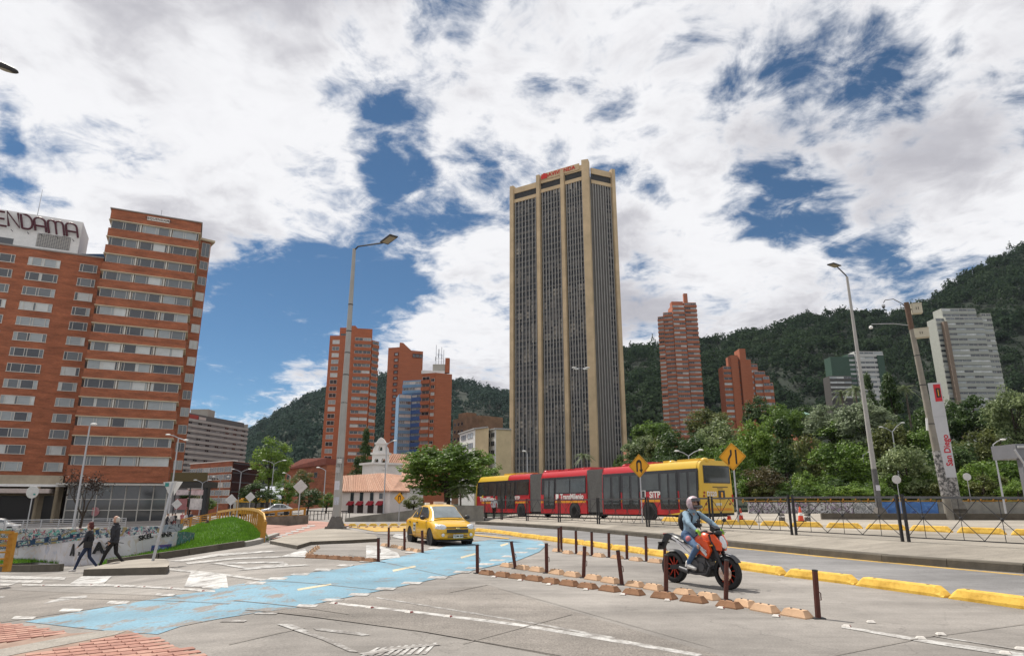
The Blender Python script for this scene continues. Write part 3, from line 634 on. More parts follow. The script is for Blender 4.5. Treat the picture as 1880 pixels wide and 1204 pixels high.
def win_mesh(w, h, div, fm, gm, ft=.07, proud=.06, hdiv=0):
    key = (round(w,2), round(h,2), tuple(div) if isinstance(div, (list,tuple)) else div, fm.name, gm.name, ft, proud, hdiv)
    if key in _wc: return _wc[key]
    b = MB(); b.box(0,w,-proud,.02,0,ft); b.box(0,w,-proud,.02,h-ft,h); b.box(0,ft,-proud,.02,ft,h-ft); b.box(w-ft,w,-proud,.02,ft,h-ft)
    ds = div if isinstance(div, (list,tuple)) else [i/div for i in range(1, div)]
    for d in ds: b.box(d*w-ft*.4, d*w+ft*.4, -proud*.9, .02, ft, h-ft)
    if hdiv: b.box(ft, w-ft, -proud*.8, .02, h*hdiv-ft*.3, h*hdiv+ft*.3)
    b.mat(1); b.add([(ft,-.012,ft),(w-ft,-.012,ft),(w-ft,-.012,h-ft),(ft,-.012,h-ft)], [(0,1,2,3)])
    _wc[key] = b.mesh('window', [fm, gm]); return _wc[key]
_bc = {}
def box_mesh(w, d, h, m):
    key = (round(w,2), d, round(h,2), m.name)
    if key not in _bc: _bc[key] = MB().box(0,w,-d,.05,0,h).mesh('band', m)
    return _bc[key]
def pick(wts): return rnd.choices(range(4), wts)[0]
def win_rows(parent, p0, p1, zs, cols, h, fm, wts=(4,3,2,1), div=2, out=0.0, ft=.07, proud=.06, skip=0.0):
    for z in zs:
        for u, w in cols:
            if rnd.random() < skip: continue
            put('window', win_mesh(w, h, div, fm, WGLASS[pick(wts)], ft, proud), parent, wallM(p0, p1, u, z, out))
def bands(parent, p0, p1, zs, h, m, d=.25, u0=0.0, w=None, name='spandrel'):
    for z in zs: put(name, box_mesh(w or wlen(p0,p1), d, h, m), parent, wallM(p0, p1, u0, z))
def prism_part(parent, name, pts, z0, z1, m): return MB().prism([(p.x, p.y) for p in pts], z0, z1).build(name, m, parent)
def quad_block(p0, p1, depth): return [p0, p1, along(p0, p1, wlen(p0,p1), depth), along(p0, p1, 0, depth)]

hot_brick = brick_mat('hotel_brick', (.365,.114,.047), (.275,.077,.033), (.22,.13,.09), var=.46)
or_brick = brick_mat('orange_brick', (.40,.122,.052), (.325,.094,.042), (.28,.13,.08), var=.16)
or_brick2 = brick_mat('orange_brick_pale', (.45,.16,.085), (.38,.125,.065), (.28,.14,.09), var=.2)
frame_w = mat('window_frame_white', (.56,.54,.49), .6, .1); frame_g = mat('window_frame_grey', (.24,.24,.24), .6, .1)
pier_w = mat('white_pier', (.60,.58,.53), .7, .1)
# ---------------------------------------------------------------- hotel, right block
ZA = at(205,383,112).z; A, B_ = cor(205,383,ZA), cor(370,410,ZA); hz = -2.2
H1 = thing('hotel_tower', 'tall red brick hotel block with continuous ribbon windows and glazed base', 'building', ((A.x+B_.x)/2, A.y, hz))
zb = hit(117,886,A,B_)[1]; Lh = wlen(A,B_)
prism_part(H1, 'wall', [along(A,B_,.3,.45), along(A,B_,Lh-.3,.45), along(A,B_,Lh-.3,14), along(A,B_,.3,14)], zb, ZA-.3, mat('hotel_recess', (.30,.27,.23), .8, .15, 1))
zr = [hit(202-i*(202-124)/13, 410.5+i*(844-410.5)/13, A, B_)[1] for i in range(14)]
pit = (zr[0]-zr[-1])/13; wh = pit*.47
zc = [zr[0]-i*pit for i in range(14)]
for i in range(15):
    top = ZA if i == 0 else zc[i-1]-wh/2
    bot = (zc[i]+wh/2) if i < 14 else zb
    b = MB(); b.prism([(p.x,p.y) for p in (A, B_, along(A,B_,Lh,14.3), along(A,B_,0,14.3))], bot+.14, top-.02)
    b.build('brick_band', hot_brick, H1)
    b = MB(); q = [along(A,B_,-.12,-.12), along(A,B_,Lh+.12,-.12), along(A,B_,Lh+.12,14.4), along(A,B_,-.12,14.4)]
    b.prism([(p.x,p.y) for p in q], bot, bot+.14)
    if i < 14: b.build('lintel', C_['cream'], H1)
bw = Lh/3
for i, z in enumerate(zc):
    for k in range(3):
        u0 = k*bw + .35; w = bw - .55
        fr = MB(); ft = .07; dv = [0,.10,.5,.60,1.0] if (i+k) % 2 else [0,.42,.5,.92,1.0]
        fr.box(0,w,-.08,.02,0,ft); fr.box(0,w,-.08,.02,wh-ft,wh)
        for d in dv: fr.box(d*(w-ft), d*(w-ft)+ft, -.08, .02, ft, wh-ft)
        fo = put('window', fr.mesh('window', frame_w), H1, wallM(A,B_,u0,z-wh/2,-.28))
        v = pick((4,5,2,1)) if i < 8 else pick((3,3,4,2))
        for q in range(len(dv)-1):
            x0, x1 = dv[q]*(w-ft)+ft, dv[q+1]*(w-ft)
            vv = v if rnd.random() < .7 else pick((3,2,2,2))
            pm = MB().add([(x0,-.02,ft),(x1,-.02,ft),(x1,-.02,wh-ft),(x0,-.02,wh-ft)],[(0,1,2,3)]).mesh('pane', WGLASS[vv])
            o = bpy.data.objects.new('pane', pm); COL.objects.link(o); o.parent = fo
        if k: MB().box(-.12,.12,-.18,.02,0,wh).build('pier', pier_w, H1, local=True).matrix_basis = chain(H1).inverted() @ wallM(A,B_,k*bw+.05,z-wh/2,-.28)
cop = MB(); q = [along(A,B_,-.2,-.2), along(A,B_,Lh+.2,-.2), along(A,B_,Lh+.2,14.6), along(A,B_,-.2,14.6)]; cop.prism([(p.x,p.y) for p in q], ZA, ZA+.18); cop.build('coping', mat('grey_coping', (.28,.26,.24), .8), H1)
u, z = hit(291,404,A,B_); put('name_plate', MB().box(-1.9,1.9,-.08,.0,-.38,.38).mesh('name_plate', mat('plate_stone', (.62,.60,.55), .7)), H1, wallM(A,B_,u,z,.02))
put('lettering', text_mesh('TEQUENDAMA', .62, mat('plate_letters', (.10,.06,.05), .7), .01, 0, .012, 1.12), H1, wallM(A,B_,u,z,.12) @ Matrix.Rotation(R(90),4,'X'))
p = along(A,B_,Lh*.52,3); MB().tube([(p.x,p.y,ZA),(p.x,p.y,ZA+2.6)], .05, 5).build('aerial', C_['grey'], H1)
# set-back side wing
ZW = at(388,447,126).z; A2, B2 = cor(371,442,ZW), cor(388,446,ZW); A2 = along(B2, A2, wlen(A2,B2)); 
L2 = wlen(A2,B2); W2 = [along(A2,B2,-1), along(A2,B2,L2), along(A2,B2,L2,11), along(A2,B2,-1,11)]
wing = prism_part(H1, 'side_wing', W2, zb-.6, ZW, hot_brick)
MB().prism([(p.x,p.y) for p in (along(A2,B2,-.6,-.5), along(A2,B2,L2+.6,-.5), along(A2,B2,L2+.6,11), along(A2,B2,-.6,11))], ZW, ZW+.45).build('wing_roof', C_['cream'], H1)
for i in range(14):
    z = ZW - 1.2 - wh*.5 - i*pit
    put('window', win_mesh(L2*.86, wh*1.1 if i else wh*1.9, 2, frame_w, WGLASS[pick((2,4,4,2))]), wing, wallM(A2,B2,L2*.06,z-wh/2-(.6 if i == 0 else 0),.03))
# glazed ground floors
gz = hit(130,955,A,B_)[1]
glz = MB(); gm_ = glass('lobby_glass', (.055,.06,.065), .05, .9)
q = [along(A,B_,.6,.9), along(A,B_,Lh+.4,.9), along(A,B_,Lh+.4,12), along(A,B_,.6,12)]
prism_part(H1, 'lobby_glazing', q, hz-1, zb-.01, gm_)
for i in range(8):
    u = .6 + i*(Lh-.4)/7; p = along(A,B_,u,.8); MB().box(p.x-.07,p.x+.07,p.y-.1,p.y+.05,hz-1,zb-.02).build('mullion', frame_w, H1)
for fr_ in (.33, .6): 
    z = hz + (zb-hz)*fr_; a_, b2 = along(A,B_,.6,.78), along(A,B_,Lh+.4,.78); MB().bar((a_.x,a_.y,z),(b2.x,b2.y,z),.12).build('transom', frame_w, H1)
for fr_ in (.5,): 
    z = hz + (zb-hz)*fr_; a_, b2 = along(A,B_,.8,1.0), along(A,B_,Lh,1.0)
MB().lathe([(0,0),(.75,0),(.75,.05),(0,.05)], 20, along(A,B_,5,.72)+Vector((0,0,hz+2.0)), Matrix.Rotation(R(90),3,'X')).build('shop_logo', mat('shop_logo_white', (.42,.38,.38), .6, .5, 1.2, col2=(.4,.06,.07)), H1)
MB().prism([(p.x,p.y) for p in (along(A,B_,-1,-1.2), along(A,B_,Lh+1.3,-1.2), along(A,B_,Lh+1.3,.7), along(A,B_,-1,.7))], zb-.35, zb-.03).build('soffit', mat('soffit', (.5,.48,.44), .7), H1)

# ---------------------------------------------------------------- hotel, left block with roof sign
ZL = at(190,475,116.5).z; Ar = cor(190,475,ZL); Al = cor(0,449,ZL); Al = along(Ar, Al, wlen(Ar,Al)+22)
H2 = thing('hotel_building', 'red brick hotel block at left edge carrying large rooftop letters', 'building', (Ar.x-10, Ar.y, hz))
L3 = wlen(Al,Ar); prism_part(H2, 'wall', quad_block(Al,Ar,15), hz, ZL, hot_brick)
MB().prism([(p.x,p.y) for p in (along(Al,Ar,-.1,-.15), along(Al,Ar,L3+.1,-.15), along(Al,Ar,L3+.1,15), along(Al,Ar,-.1,15))], ZL, ZL+.25).build('coping', mat('grey_coping', (.28,.26,.24), .8), H2)
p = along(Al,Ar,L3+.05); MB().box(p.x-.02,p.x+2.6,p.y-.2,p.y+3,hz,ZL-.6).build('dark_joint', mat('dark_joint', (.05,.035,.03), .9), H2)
rows1 = [482,509,536,562,591,617,646,673,704,733,762,795,824,855]
ys_c2 = [497/3.44+350+i*27.05 for i in range(8)] + [650+180/2.9375, 650+262/2.9375, 650+349/2.9375, 650+435/2.9375, 650+521/2.9375, 650+610/2.9375]
z1, z14 = hit(80,482,Al,Ar)[1], hit(20,855,Al,Ar)[1]; pl = (z1-z14)/13
ua0, ua1 = hit(52,478,Al,Ar)[0], hit(110,490,Al,Ar)[0]; ub0, ub1 = hit(146,492,Al,Ar)[0], hit(178,498,Al,Ar)[0]
uc0, uc1 = hit(-30,470,Al,Ar)[0], hit(27,478,Al,Ar)[0]; hw = pl*.52
for i in range(14):
    z = z1 - i*pl - hw/2
    for (u0, u1, dv) in ((ua0,ua1,[.12,.42,.5,.88]), (ub0,ub1,[.18,.8]), (uc0,uc1,[.12,.42,.5,.88])):
        w = u1-u0; fo = MB(); ft = .08
        fo.box(-.06,w+.06,-.12,.02,-.1,0); fo.box(0,w,-.1,.02,hw-ft,hw)
        cuts = [0]+dv+[1.0]
        for d in cuts: fo.box(d*(w-ft), d*(w-ft)+ft, -.1, .02, 0, hw-ft)
        f_ = put('window', fo.mesh('window', frame_w), H2, wallM(Al,Ar,u0,z))
        v = pick((4,4,3,1))
        for q in range(len(cuts)-1):
            x0, x1 = cuts[q]*(w-ft)+ft, cuts[q+1]*(w-ft)
            if x1-x0 < .25: continue
            gmx = WGLASS[v if rnd.random() < .6 else pick((3,3,2,2))]
            o = bpy.data.objects.new('pane', MB().add([(x0,-.02,0),(x1,-.02,0),(x1,-.02,hw-ft),(x0,-.02,hw-ft)],[(0,1,2,3)]).mesh('pane', gmx)); COL.objects.link(o); o.parent = f_
# white penthouse
pz1 = at(140,417,119).z
PA, PB = along(Al,Ar,hit(-160,452,Al,Ar)[0]-2,2.5), along(Al,Ar,hit(137,467,Al,Ar)[0],2.5)
pent = prism_part(H2, 'penthouse', quad_block(PA,PB,9), ZL, pz1, C_['white'])
u0, zt = hit(70,428,PA,PB); u1, zt2 = hit(130,440,PA,PB); lo = MB()
zl0, zl1 = hit(70,452,PA,PB)[1], zt
put('louvre_panel', MB().box(0,u1-u0,-.1,.0,0,zl1-zl0).mesh('louvre_panel', mat('louvre_grey', (.18,.18,.19), .7)), H2, wallM(PA,PB,u0,zl0))
for i in range(9): put('louvre_slat', box_mesh(u1-u0,.16,.06,frame_w), H2, wallM(PA,PB,u0,zl0+.1+i*(zl1-zl0-.2)/8.6))
for i in range(15): put('louvre_bar', MB().box(0,.05,-.15,0,0,zl1-zl0).mesh('louvre_bar', frame_w) if i == 0 else bpy.data.meshes['louvre_bar'], H2, wallM(PA,PB,u0+.1+i*(u1-u0-.25)/14,zl0))
u0, z0 = hit(-40,448,PA,PB); u1, z1b = hit(25,440,PA,PB); put('penthouse_window', MB().box(0,u1-u0,-.06,0,0,1.1).mesh('penthouse_window', WGLASS[0]), H2, wallM(PA,PB,u0,hit(10,447,PA,PB)[1]))
uu, zz_ = hit(186,472,Al,Ar); a_ = along(Al,Ar,hit(139,465,Al,Ar)[0],4); MB().box(a_.x,a_.x+6,a_.y,a_.y+4,ZL,ZL+1.6).build('blue_parapet', mat('blue_sheet', (.02,.06,.13), .5), H2)
p = along(PA,PB,wlen(PA,PB)-8,3); MB().tube([(p.x,p.y,pz1),(p.x,p.y,pz1+6.5)], [.08,.03], 5).build('aerial', C_['grey'], H2)
# roof sign letters, bent tube
sign_m = mat('sign_dark_red', (.075,.012,.022), .5, .15); SG = thing('rooftop_sign', 'dark red outlined rooftop letters reading ENDAMA on the white penthouse', 'sign', along(PA,PB,wlen(PA,PB)-10,-.3)+Vector((0,0,pz1)))
SA, SB = along(PA,PB,0,-.55), along(PA,PB,wlen(PA,PB),-.55)
def sxy(px, py): u, z = hit(px, py, SA, SB); q = along(SA,SB,u); return Vector((q.x,q.y,z))
def letter(strokes, x0, x1, yt0, yb0, sl=.165):
    b = MB()
    for st in strokes:
        pts = []
        for (a_, c_) in st:
            x = x0 + a_*(x1-x0) + c_*(-3); pts.append(sxy(x + (3 if c_ < 0 else 0), yb0 + a_*(x1-x0)*sl - c_*(yb0-yt0)))
        b.tube(pts, .19, 6)
    b.build('letter', sign_m, SG)
arc = [(.5+.5*math.cos(t), .72+.28*math.sin(t)) for t in np.linspace(math.pi, 0, 9)]
Aa = [[(0,0)]+arc+[(1,0)], [(0,.38),(1,.38)]]
Mm = [[(0,0)]+[(.25+.25*math.cos(t), .78+.22*math.sin(t)) for t in np.linspace(math.pi,0,7)]+[(.5,0)], [(.5,.7)]+[(.75+.25*math.cos(t), .78+.22*math.sin(t)) for t in np.linspace(math.pi,0,7)]+[(1,0)]]
Dd = [[(0,0),(0,1),(.45,1)]+[(.45+.55*math.sin(t), .5+.5*math.cos(t)) for t in np.linspace(.2,math.pi-.2,9)]+[(.45,0),(0,0)]]
Nn = [[(0,0),(0,1),(1,0),(1,1)]]; Ee = [[(1,1),(.2,1),(0,.8),(0,.2),(.2,0),(1,0)], [(0,.5),(.9,.5)]]
for st, x0, x1, yt, yb in ((Ee,-10,12,386,412),(Nn,16,36,388,415),(Dd,41,61,393,419),(Aa,65,85,398,423),(Mm,90,118,403,428),(Aa,123,143,408,433)): letter(st, x0, x1, yt, yb)
b = MB()
for x in (20,50,75,104,133): p0 = sxy(x, 412+x*.16+6); b.bar(p0, p0+Vector((0,.5,-.2)), .08)
b.build('sign_bracket', C_['dark'], SG)
# podium and entrance canopy
PD = thing('hotel_entrance', 'beige hotel entrance podium with projecting white canopy', 'building', (Ar.x-8, Ar.y-3, hz))
Pa, Pb = along(Al,Ar,0,-4), along(Al,Ar,L3+.2,-4)
zt, zb2 = hit(60,872,Pa,Pb)[1], hit(60,889,Pa,Pb)[1]
prism_part(PD, 'fascia', quad_block(Pa,Pb,4), zb2, zt, mat('beige_fascia', (.36,.31,.23), .8, .2, .5))
prism_part(PD, 'canopy_edge', quad_block(along(Pa,Pb,0,-.8),along(Pa,Pb,wlen(Pa,Pb)+.6,-.8),.9), zb2-.35, zb2+.05, C_['white'])
prism_part(PD, 'back_wall', quad_block(along(Pa,Pb,0,2.5),along(Pa,Pb,wlen(Pa,Pb),2.5),1.4), hz, zb2-.4, mat('beige_wall', (.27,.22,.15), .8, .2, .4))
z_c = hit(60,905,Pa,Pb)[1]; prism_part(PD, 'entrance_canopy', quad_block(along(Pa,Pb,wlen(Pa,Pb)-26,-3.5),along(Pa,Pb,wlen(Pa,Pb)-1.2,-3.5),5.5), z_c, z_c+.7, mat('pink_white_canopy', (.50,.42,.38), .7))
for u, w, m in ((wlen(Pa,Pb)-9,5.5,'entrance_dark'),(wlen(Pa,Pb)-2.6,1.6,'entrance_dark')):
    put('doorway', MB().box(0,w,-.1,.1,0,z_c-hz-.6).mesh('doorway', mat(m, (.015,.013,.012), .3)), PD, wallM(Pa,Pb,u,hz+.2,-2.45))
for u in (-12.5,-10.5,-3.0,-.4): p = along(Pa,Pb,wlen(Pa,Pb)+u,-1.5); MB().box(p.x-.18,p.x+.18,p.y-.18,p.y+.18,hz-.5,zb2-.36).build('column', mat('beige_wall', ()), PD)

# ---------------------------------------------------------------- grey hotel
def simple_tower(name, label, pl, pr, D, ybase, depth, m, z0=-2.5):
    Z = at(pl[0], pl[1], D).z; a, b_ = cor(*pl, Z), cor(*pr, Z); t = thing(name, label, 'building', ((a.x+b_.x)/2, (a.y+b_.y)/2, z0))
    prism_part(t, 'wall', quad_block(a, b_, depth), z0, Z, m); return t, a, b_, Z
grey_m = mat('grey_render', (.34,.34,.325), .85, .15, .4)
GH, a, b_, Z = simple_tower('grey_hotel_block', 'grey slab hotel with horizontal bands behind the brick office', (340,767), (455,787), 205, 880, 16, mat('grey_ribbon_wall', (.20,.205,.21), .7, .2, .5))
n = 11; zz0 = hit(400,778,a,b_)[1]; pz = (zz0 - hit(400,880,a,b_)[1])/n
bands(GH, a, b_, [zz0-.6-i*pz for i in range(n)], pz*.5, grey_m, .3)
for i in range(n):
    for k in range(7):
        if rnd.random() < .75: put('window', win_mesh(2.0, pz*.4, 2, frame_g, WGLASS[pick((5,2,1,0))], .06, .05), GH, wallM(a,b_,1.0+k*wlen(a,b_)/7+rnd.uniform(0,.6),zz0-.6-i*pz-pz*.45,.04))
q = [b_, along(a,b_,wlen(a,b_)+4.2,4), along(a,b_,wlen(a,b_)+4.2,14), along(a,b_,wlen(a,b_),16)]; prism_part(GH, 'stair_tower', q, -2.5, Z+1.6, mat('pale_grey_render', (.34,.325,.29), .85, .15, .3))
prism_part(GH, 'roof_storey', quad_block(along(a,b_,1,1), along(a,b_,wlen(a,b_)-1,1), 12), Z, Z+2.0, mat('dark_grey_render', (.12,.12,.12), .8))
p = along(a,b_,wlen(a,b_)*.38,5); MB().box(p.x-3,p.x+3,p.y,p.y+5,Z+2,Z+4.6).build('plant_room', mat('pale_grey_render', ()), GH)
put('roof_sign', MB().box(0,4.2,-.1,0,0,1.3).mesh('roof_sign', mat('sign_red', (.34,.06,.05), .6)), GH, wallM(a,b_,2.8,Z+.3,-.8)); put('roof_sign', MB().box(0,3.4,-.1,0,0,.9).mesh('roof_sign', mat('sign_pale', (.5,.45,.42), .6)), GH, wallM(a,b_,7.4,Z+.4,-.8))
# ---------------------------------------------------------------- low brick office with black glass flank
Z = at(428,846,150).z; a, b_ = cor(350,852,Z), cor(428,846,Z); c_ = cor(482,853,Z)
BO = thing('brick_office', 'low red brick office with ribbon windows and a black glass side', 'building', ((a.x+b_.x)/2,b_.y,-2.2))
prism_part(BO, 'wall', [a, b_, c_, Vector((c_.x-6,c_.y+14,0)), Vector((a.x,a.y+12,0))], -2.2, Z, hot_brick)
dk = prism_part(BO, 'dark_flank', [along(b_,c_,.1,-.12), along(b_,c_,wlen(b_,c_),-.12), along(b_,c_,wlen(b_,c_),.2), along(b_,c_,.1,.2)], -2.2, Z-.1, mat('black_glass', (.012,.013,.017), .15, .3, .8, spec=.6))
for i in range(6): put('flank_strip', box_mesh(wlen(b_,c_)-.2,.08,.25,mat('flank_strip', (.05,.05,.055), .6)), BO, wallM(b_,c_,.15,-.8+i*2.1,.12))
zt0 = hit(400,860,a,b_)[1]; lo_ = hit(400,925,a,b_)[1]
for i in range(5):
    z = zt0 - .9 - i*(zt0-lo_)/4.6
    for k in range(6): put('window', win_mesh(wlen(a,b_)/6-.15, 1.25, 3, frame_w, WGLASS[pick((3,4,2,1))], .09, .06), BO, wallM(a,b_,.1+k*wlen(a,b_)/6,z,.02))
MB().prism([(p.x,p.y) for p in (along(a,b_,-.2,-.2), along(a,b_,wlen(a,b_)+.2,-.2), along(a,b_,wlen(a,b_)+.2,1), along(a,b_,-.2,1))], Z, Z+.2).build('coping', C_['white'], BO)
put('billboard', MB().box(0,9.5,-.15,0,0,2.6).mesh('billboard', mat('billboard_white', (.5,.5,.5), .6, .1, .4)), BO, wallM(a,b_,3.2,hit(400,897,a,b_)[1],1.2))
put('red_banner', MB().box(0,8,-.1,0,0,1.6).mesh('red_banner', mat('banner_red', (.5,.03,.05), .6, .3, 1.0, col2=(.55,.25,.25))), BO, wallM(a,b_,1.8,hit(400,934,a,b_)[1],1.4))
# red footbridge-like canopy and shop banners beside the hotel
# ---------------------------------------------------------------- brick apartment tower 1
def banded(t, p0, p1, zt, zbm, n, sp_m, wfrac=.5, split=2, wts=(4,3,2,1), proud=.3, fm=frame_w, u0=0.0, u1=None, div=2, edge=.15):
    """n storeys between zt and zbm: a brick spandrel and a strip of windows each"""
    Lw = (u1 or wlen(p0,p1)) - u0; pz = (zt-zbm)/n
    for i in range(n):
        z = zt-(i+1)*pz
        put('spandrel', box_mesh(Lw, proud, pz*(1-wfrac), sp_m), t, wallM(p0,p1,u0,z))
        for k in range(split):
            w = (Lw-edge*2)/split - .12
            put('window', win_mesh(w, pz*wfrac*.96, div, fm, WGLASS[pick(wts)], .08, .05), t, wallM(p0,p1,u0+edge+.06+k*(Lw-edge*2)/split,z+pz*(1-wfrac)+.03,.05))
D1 = 205; ZT = at(606,615,D1).z; a, b_ = cor(606,616,ZT), cor(652,616,ZT)
T1 = thing('apartment_tower', 'tallest plain orange brick apartment tower behind the church', 'building', (a.x+10,a.y,-1.5))
a1, m1, c1 = a, along(a,b_,wlen(a,b_)*.78), b_
prism_part(T1, 'left_slab', quad_block(a1,m1,12), -1.5, ZT, or_brick)
z_ = at(618,599,D1+3).z; prism_part(T1, 'penthouse', quad_block(along(a,b_,2,4),along(a,b_,wlen(a,b_)*.7,4),7), ZT, z_, or_brick)
put('penthouse_window', box_mesh(wlen(a,b_)*.5,.05,1.5,WGLASS[0]), T1, wallM(along(a,b_,2,4),along(a,b_,wlen(a,b_)*.7,4),.4,ZT+.2))
zf = at(655,597,D1-1).z; f0, f1 = along(a,b_,wlen(a,b_)*.76,-1.2), along(a,b_,wlen(a,b_)*1.02,-1.2)
prism_part(T1, 'fin_slab', quad_block(f0,f1,13), -1.5, zf, or_brick)
r0 = f1; zr_ = at(684,603,D1).z; r1 = cor(684,604,zr_); 
prism_part(T1, 'right_slab', quad_block(r0,r1,13), -1.5, zr_, or_brick)
zz_top = hit(668,620,r0,r1)[1]
banded(T1, r0, r1, zz_top, hit(664,868,r0,r1)[1], 20, or_brick, .5, 2, (5,3,2,2), .35)
s1 = r1; s2 = cor(690,625,at(690,625,D1+3).z); s2 = along(r0,r1,wlen(r0,r1)+2.2,2.2); prism_part(T1, 'side_slab', quad_block(r1+Vector((0,.6,0)),s2+Vector((0,.6,0)),9), -1.5, zz_top-.5, or_brick)
banded(T1, r1+Vector((0,.6,0)), s2+Vector((0,.6,0)), zz_top-.8, hit(664,868,r0,r1)[1], 20, or_brick, .5, 1, (4,2,2,2), .25, div=1)
w0, ww = hit(611,623,a,b_)[0], 2.3; zh, zl = hit(613,626,a,b_)[1], hit(596,852,a,b_)[1]
win_rows(T1, a, b_, [zh-1-i*(zh-zl)/18 for i in range(19)], [(w0,ww)], 1.35, frame_w, (2,2,3,3))
# ---------------------------------------------------------------- tower 2
D2 = 265; ZT = at(713,637,D2).z; a, b_, c_ = [Vector((ray(x,640)[0]*d_, d_, 0)) for x, d_ in ((713,D2+1.5),(734,D2),(777,D2+3))]
T2 = thing('apartment_tower', 'slim orange brick tower with one column of small windows beside the blue block', 'building', (b_.x,b_.y,-1.5))
prism_part(T2, 'left_slab', quad_block(a,b_,14), -1.5, ZT, or_brick); zf = at(737,631,D2-1).z
e0, e1 = b_+Vector((0,-.8,0)), c_; prism_part(T2, 'right_slab', quad_block(e0,e1,12), -1.5, at(770,646,D2+4).z, or_brick)
MB().add([e0+Vector((0,0,at(770,646,D2+4).z)), along(e0,e1,5)+Vector((0,0,at(770,646,D2+4).z)), along(e0,e1,1.5)+Vector((0,0,zf+.6)), e0+Vector((0,0,zf+.6))] + [v+Vector((0,9,0)) for v in (e0+Vector((0,0,at(770,646,D2+4).z)), along(e0,e1,5)+Vector((0,0,at(770,646,D2+4).z)), along(e0,e1,1.5)+Vector((0,0,zf+.6)), e0+Vector((0,0,zf+.6)))], [(0,1,2,3),(7,6,5,4),(1,5,6,2),(2,6,7,3),(3,7,4,0)]).build('sloped_top', or_brick, T2)
zh, zl = hit(727,650,a,b_)[1], hit(722,808,a,b_)[1]; win_rows(T2, a, b_, [zh-.8-i*(zh-zl)/14 for i in range(15)], [(hit(724,650,a,b_)[0],2.0)], 1.5, mat('brick_reveal', (.16,.05,.03), .8), (6,3,1,0), 1, ft=.25, proud=.25)
u, z = hit(757,652,e0,e1); put('window', win_mesh(4.5,1.8,3,mat('brick_reveal', ()),WGLASS[0],.2,.2), T2, wallM(e0,e1,u,z-1))
# ---------------------------------------------------------------- blue block
blue_l = mat('pale_blue_panel', (.14,.27,.42), .6, .12, .5); blue_d = mat('deep_blue_panel', (.03,.085,.25), .55, .12, .5)
D3 = 245; ZT = at(740,699,D3).z; a, b_ = cor(740,699,ZT), cor(775,697,ZT)
T3 = thing('apartment_block', 'stepped blue panelled apartment block between two brick towers', 'building', (a.x+4,a.y,-1.5))
prism_part(T3, 'upper_block', quad_block(a,b_,11), -1.5, ZT, blue_l)
banded(T3, a, b_, ZT-.5, hit(757,722,a,b_)[1], 2, blue_l, .5, 3, (2,3,3,2), .3)
ZT2 = at(733,723,D3-3).z; a2, m2 = cor(733,723,ZT2), cor(756,724,ZT2); c2 = cor(776,722,ZT2)
prism_part(T3, 'left_bay', quad_block(a2,m2,11), -1.5, ZT2, blue_l); prism_part(T3, 'right_bay', quad_block(m2,c2,11), -1.5, ZT2, blue_d)
zl = hit(745,832,a2,m2)[1]; banded(T3, a2, m2, ZT2-.3, zl, 9, blue_l, .5, 2, (3,3,3,2), .35, div=3); banded(T3, m2, c2, ZT2-.3, zl, 9, blue_d, .42, 2, (5,3,1,0), .35, fm=frame_g)
# ---------------------------------------------------------------- brick tower 3 with aerials
D4 = 225; ZT = at(800,684,D4).z; a, m_, c_ = [Vector((ray(x,686)[0]*d_, d_, 0)) for x, d_ in ((775,D4+2),(800,D4),(830,D4+3))]
T4 = thing('apartment_tower', 'orange brick tower with white parapet and roof aerials right of the blue block', 'building', (m_.x,m_.y,-1.5))
prism_part(T4, 'plain_slab', quad_block(m_,c_,13), -1.5, ZT, or_brick)
prism_part(T4, 'window_slab', quad_block(a,m_,12), -1.5, ZT, or_brick)
zl = hit(790,822,a,m_)[1]; banded(T4, a, along(a,m_,wlen(a,m_)*.62), ZT-1.2, zl, 10, or_brick, .5, 1, (2,3,3,2), .7); banded(T4, along(a,m_,wlen(a,m_)*.64), along(a,m_,wlen(a,m_)*.98), ZT-2, zl, 10, or_brick, .5, 1, (3,3,3,2), .3)
MB().prism([(p.x,p.y) for p in (along(a,m_,0,-.6), along(a,c_,wlen(a,c_)*.75,-.3), along(a,c_,wlen(a,c_)*.75,9), along(a,m_,0,9))], ZT, ZT+1.1).build('white_parapet', C_['white'], T4)
p = along(a,c_,wlen(a,c_)*.55,4); r_ = MB(); MB().box(p.x-2.2,p.x+2.2,p.y-1,p.y+3,ZT+1.1,ZT+4.2).build('plant_room', mat('pale_grey_render', ()), T4)
MB().box(p.x+2.3,p.x+3.8,p.y-1,p.y+1,ZT+1.1,ZT+6.5).build('chimney', or_brick, T4)
b = MB()
for dx in (-1.2,-.2,.8,1.6): b.tube([(p.x+dx,p.y,ZT+4.2),(p.x+dx,p.y,ZT+4.2+rnd.uniform(3,8))], .09, 5)
b.tube([(p.x-1.4,p.y,ZT+6.5),(p.x+1.6,p.y,ZT+6.5)], .07, 5); b.tube([(p.x-1.2,p.y,ZT+8),(p.x+1,p.y,ZT+8)], .07, 5)
for dx, dz_ in ((-1.3,5.6),(-.2,8.5),(.9,6.4),(-.3,6.8)): b.box(p.x+dx-.15,p.x+dx+.15,p.y-.3,p.y-.1,ZT+dz_,ZT+dz_+1.5)
b.build('aerial_mast', C_['grey'], T4)
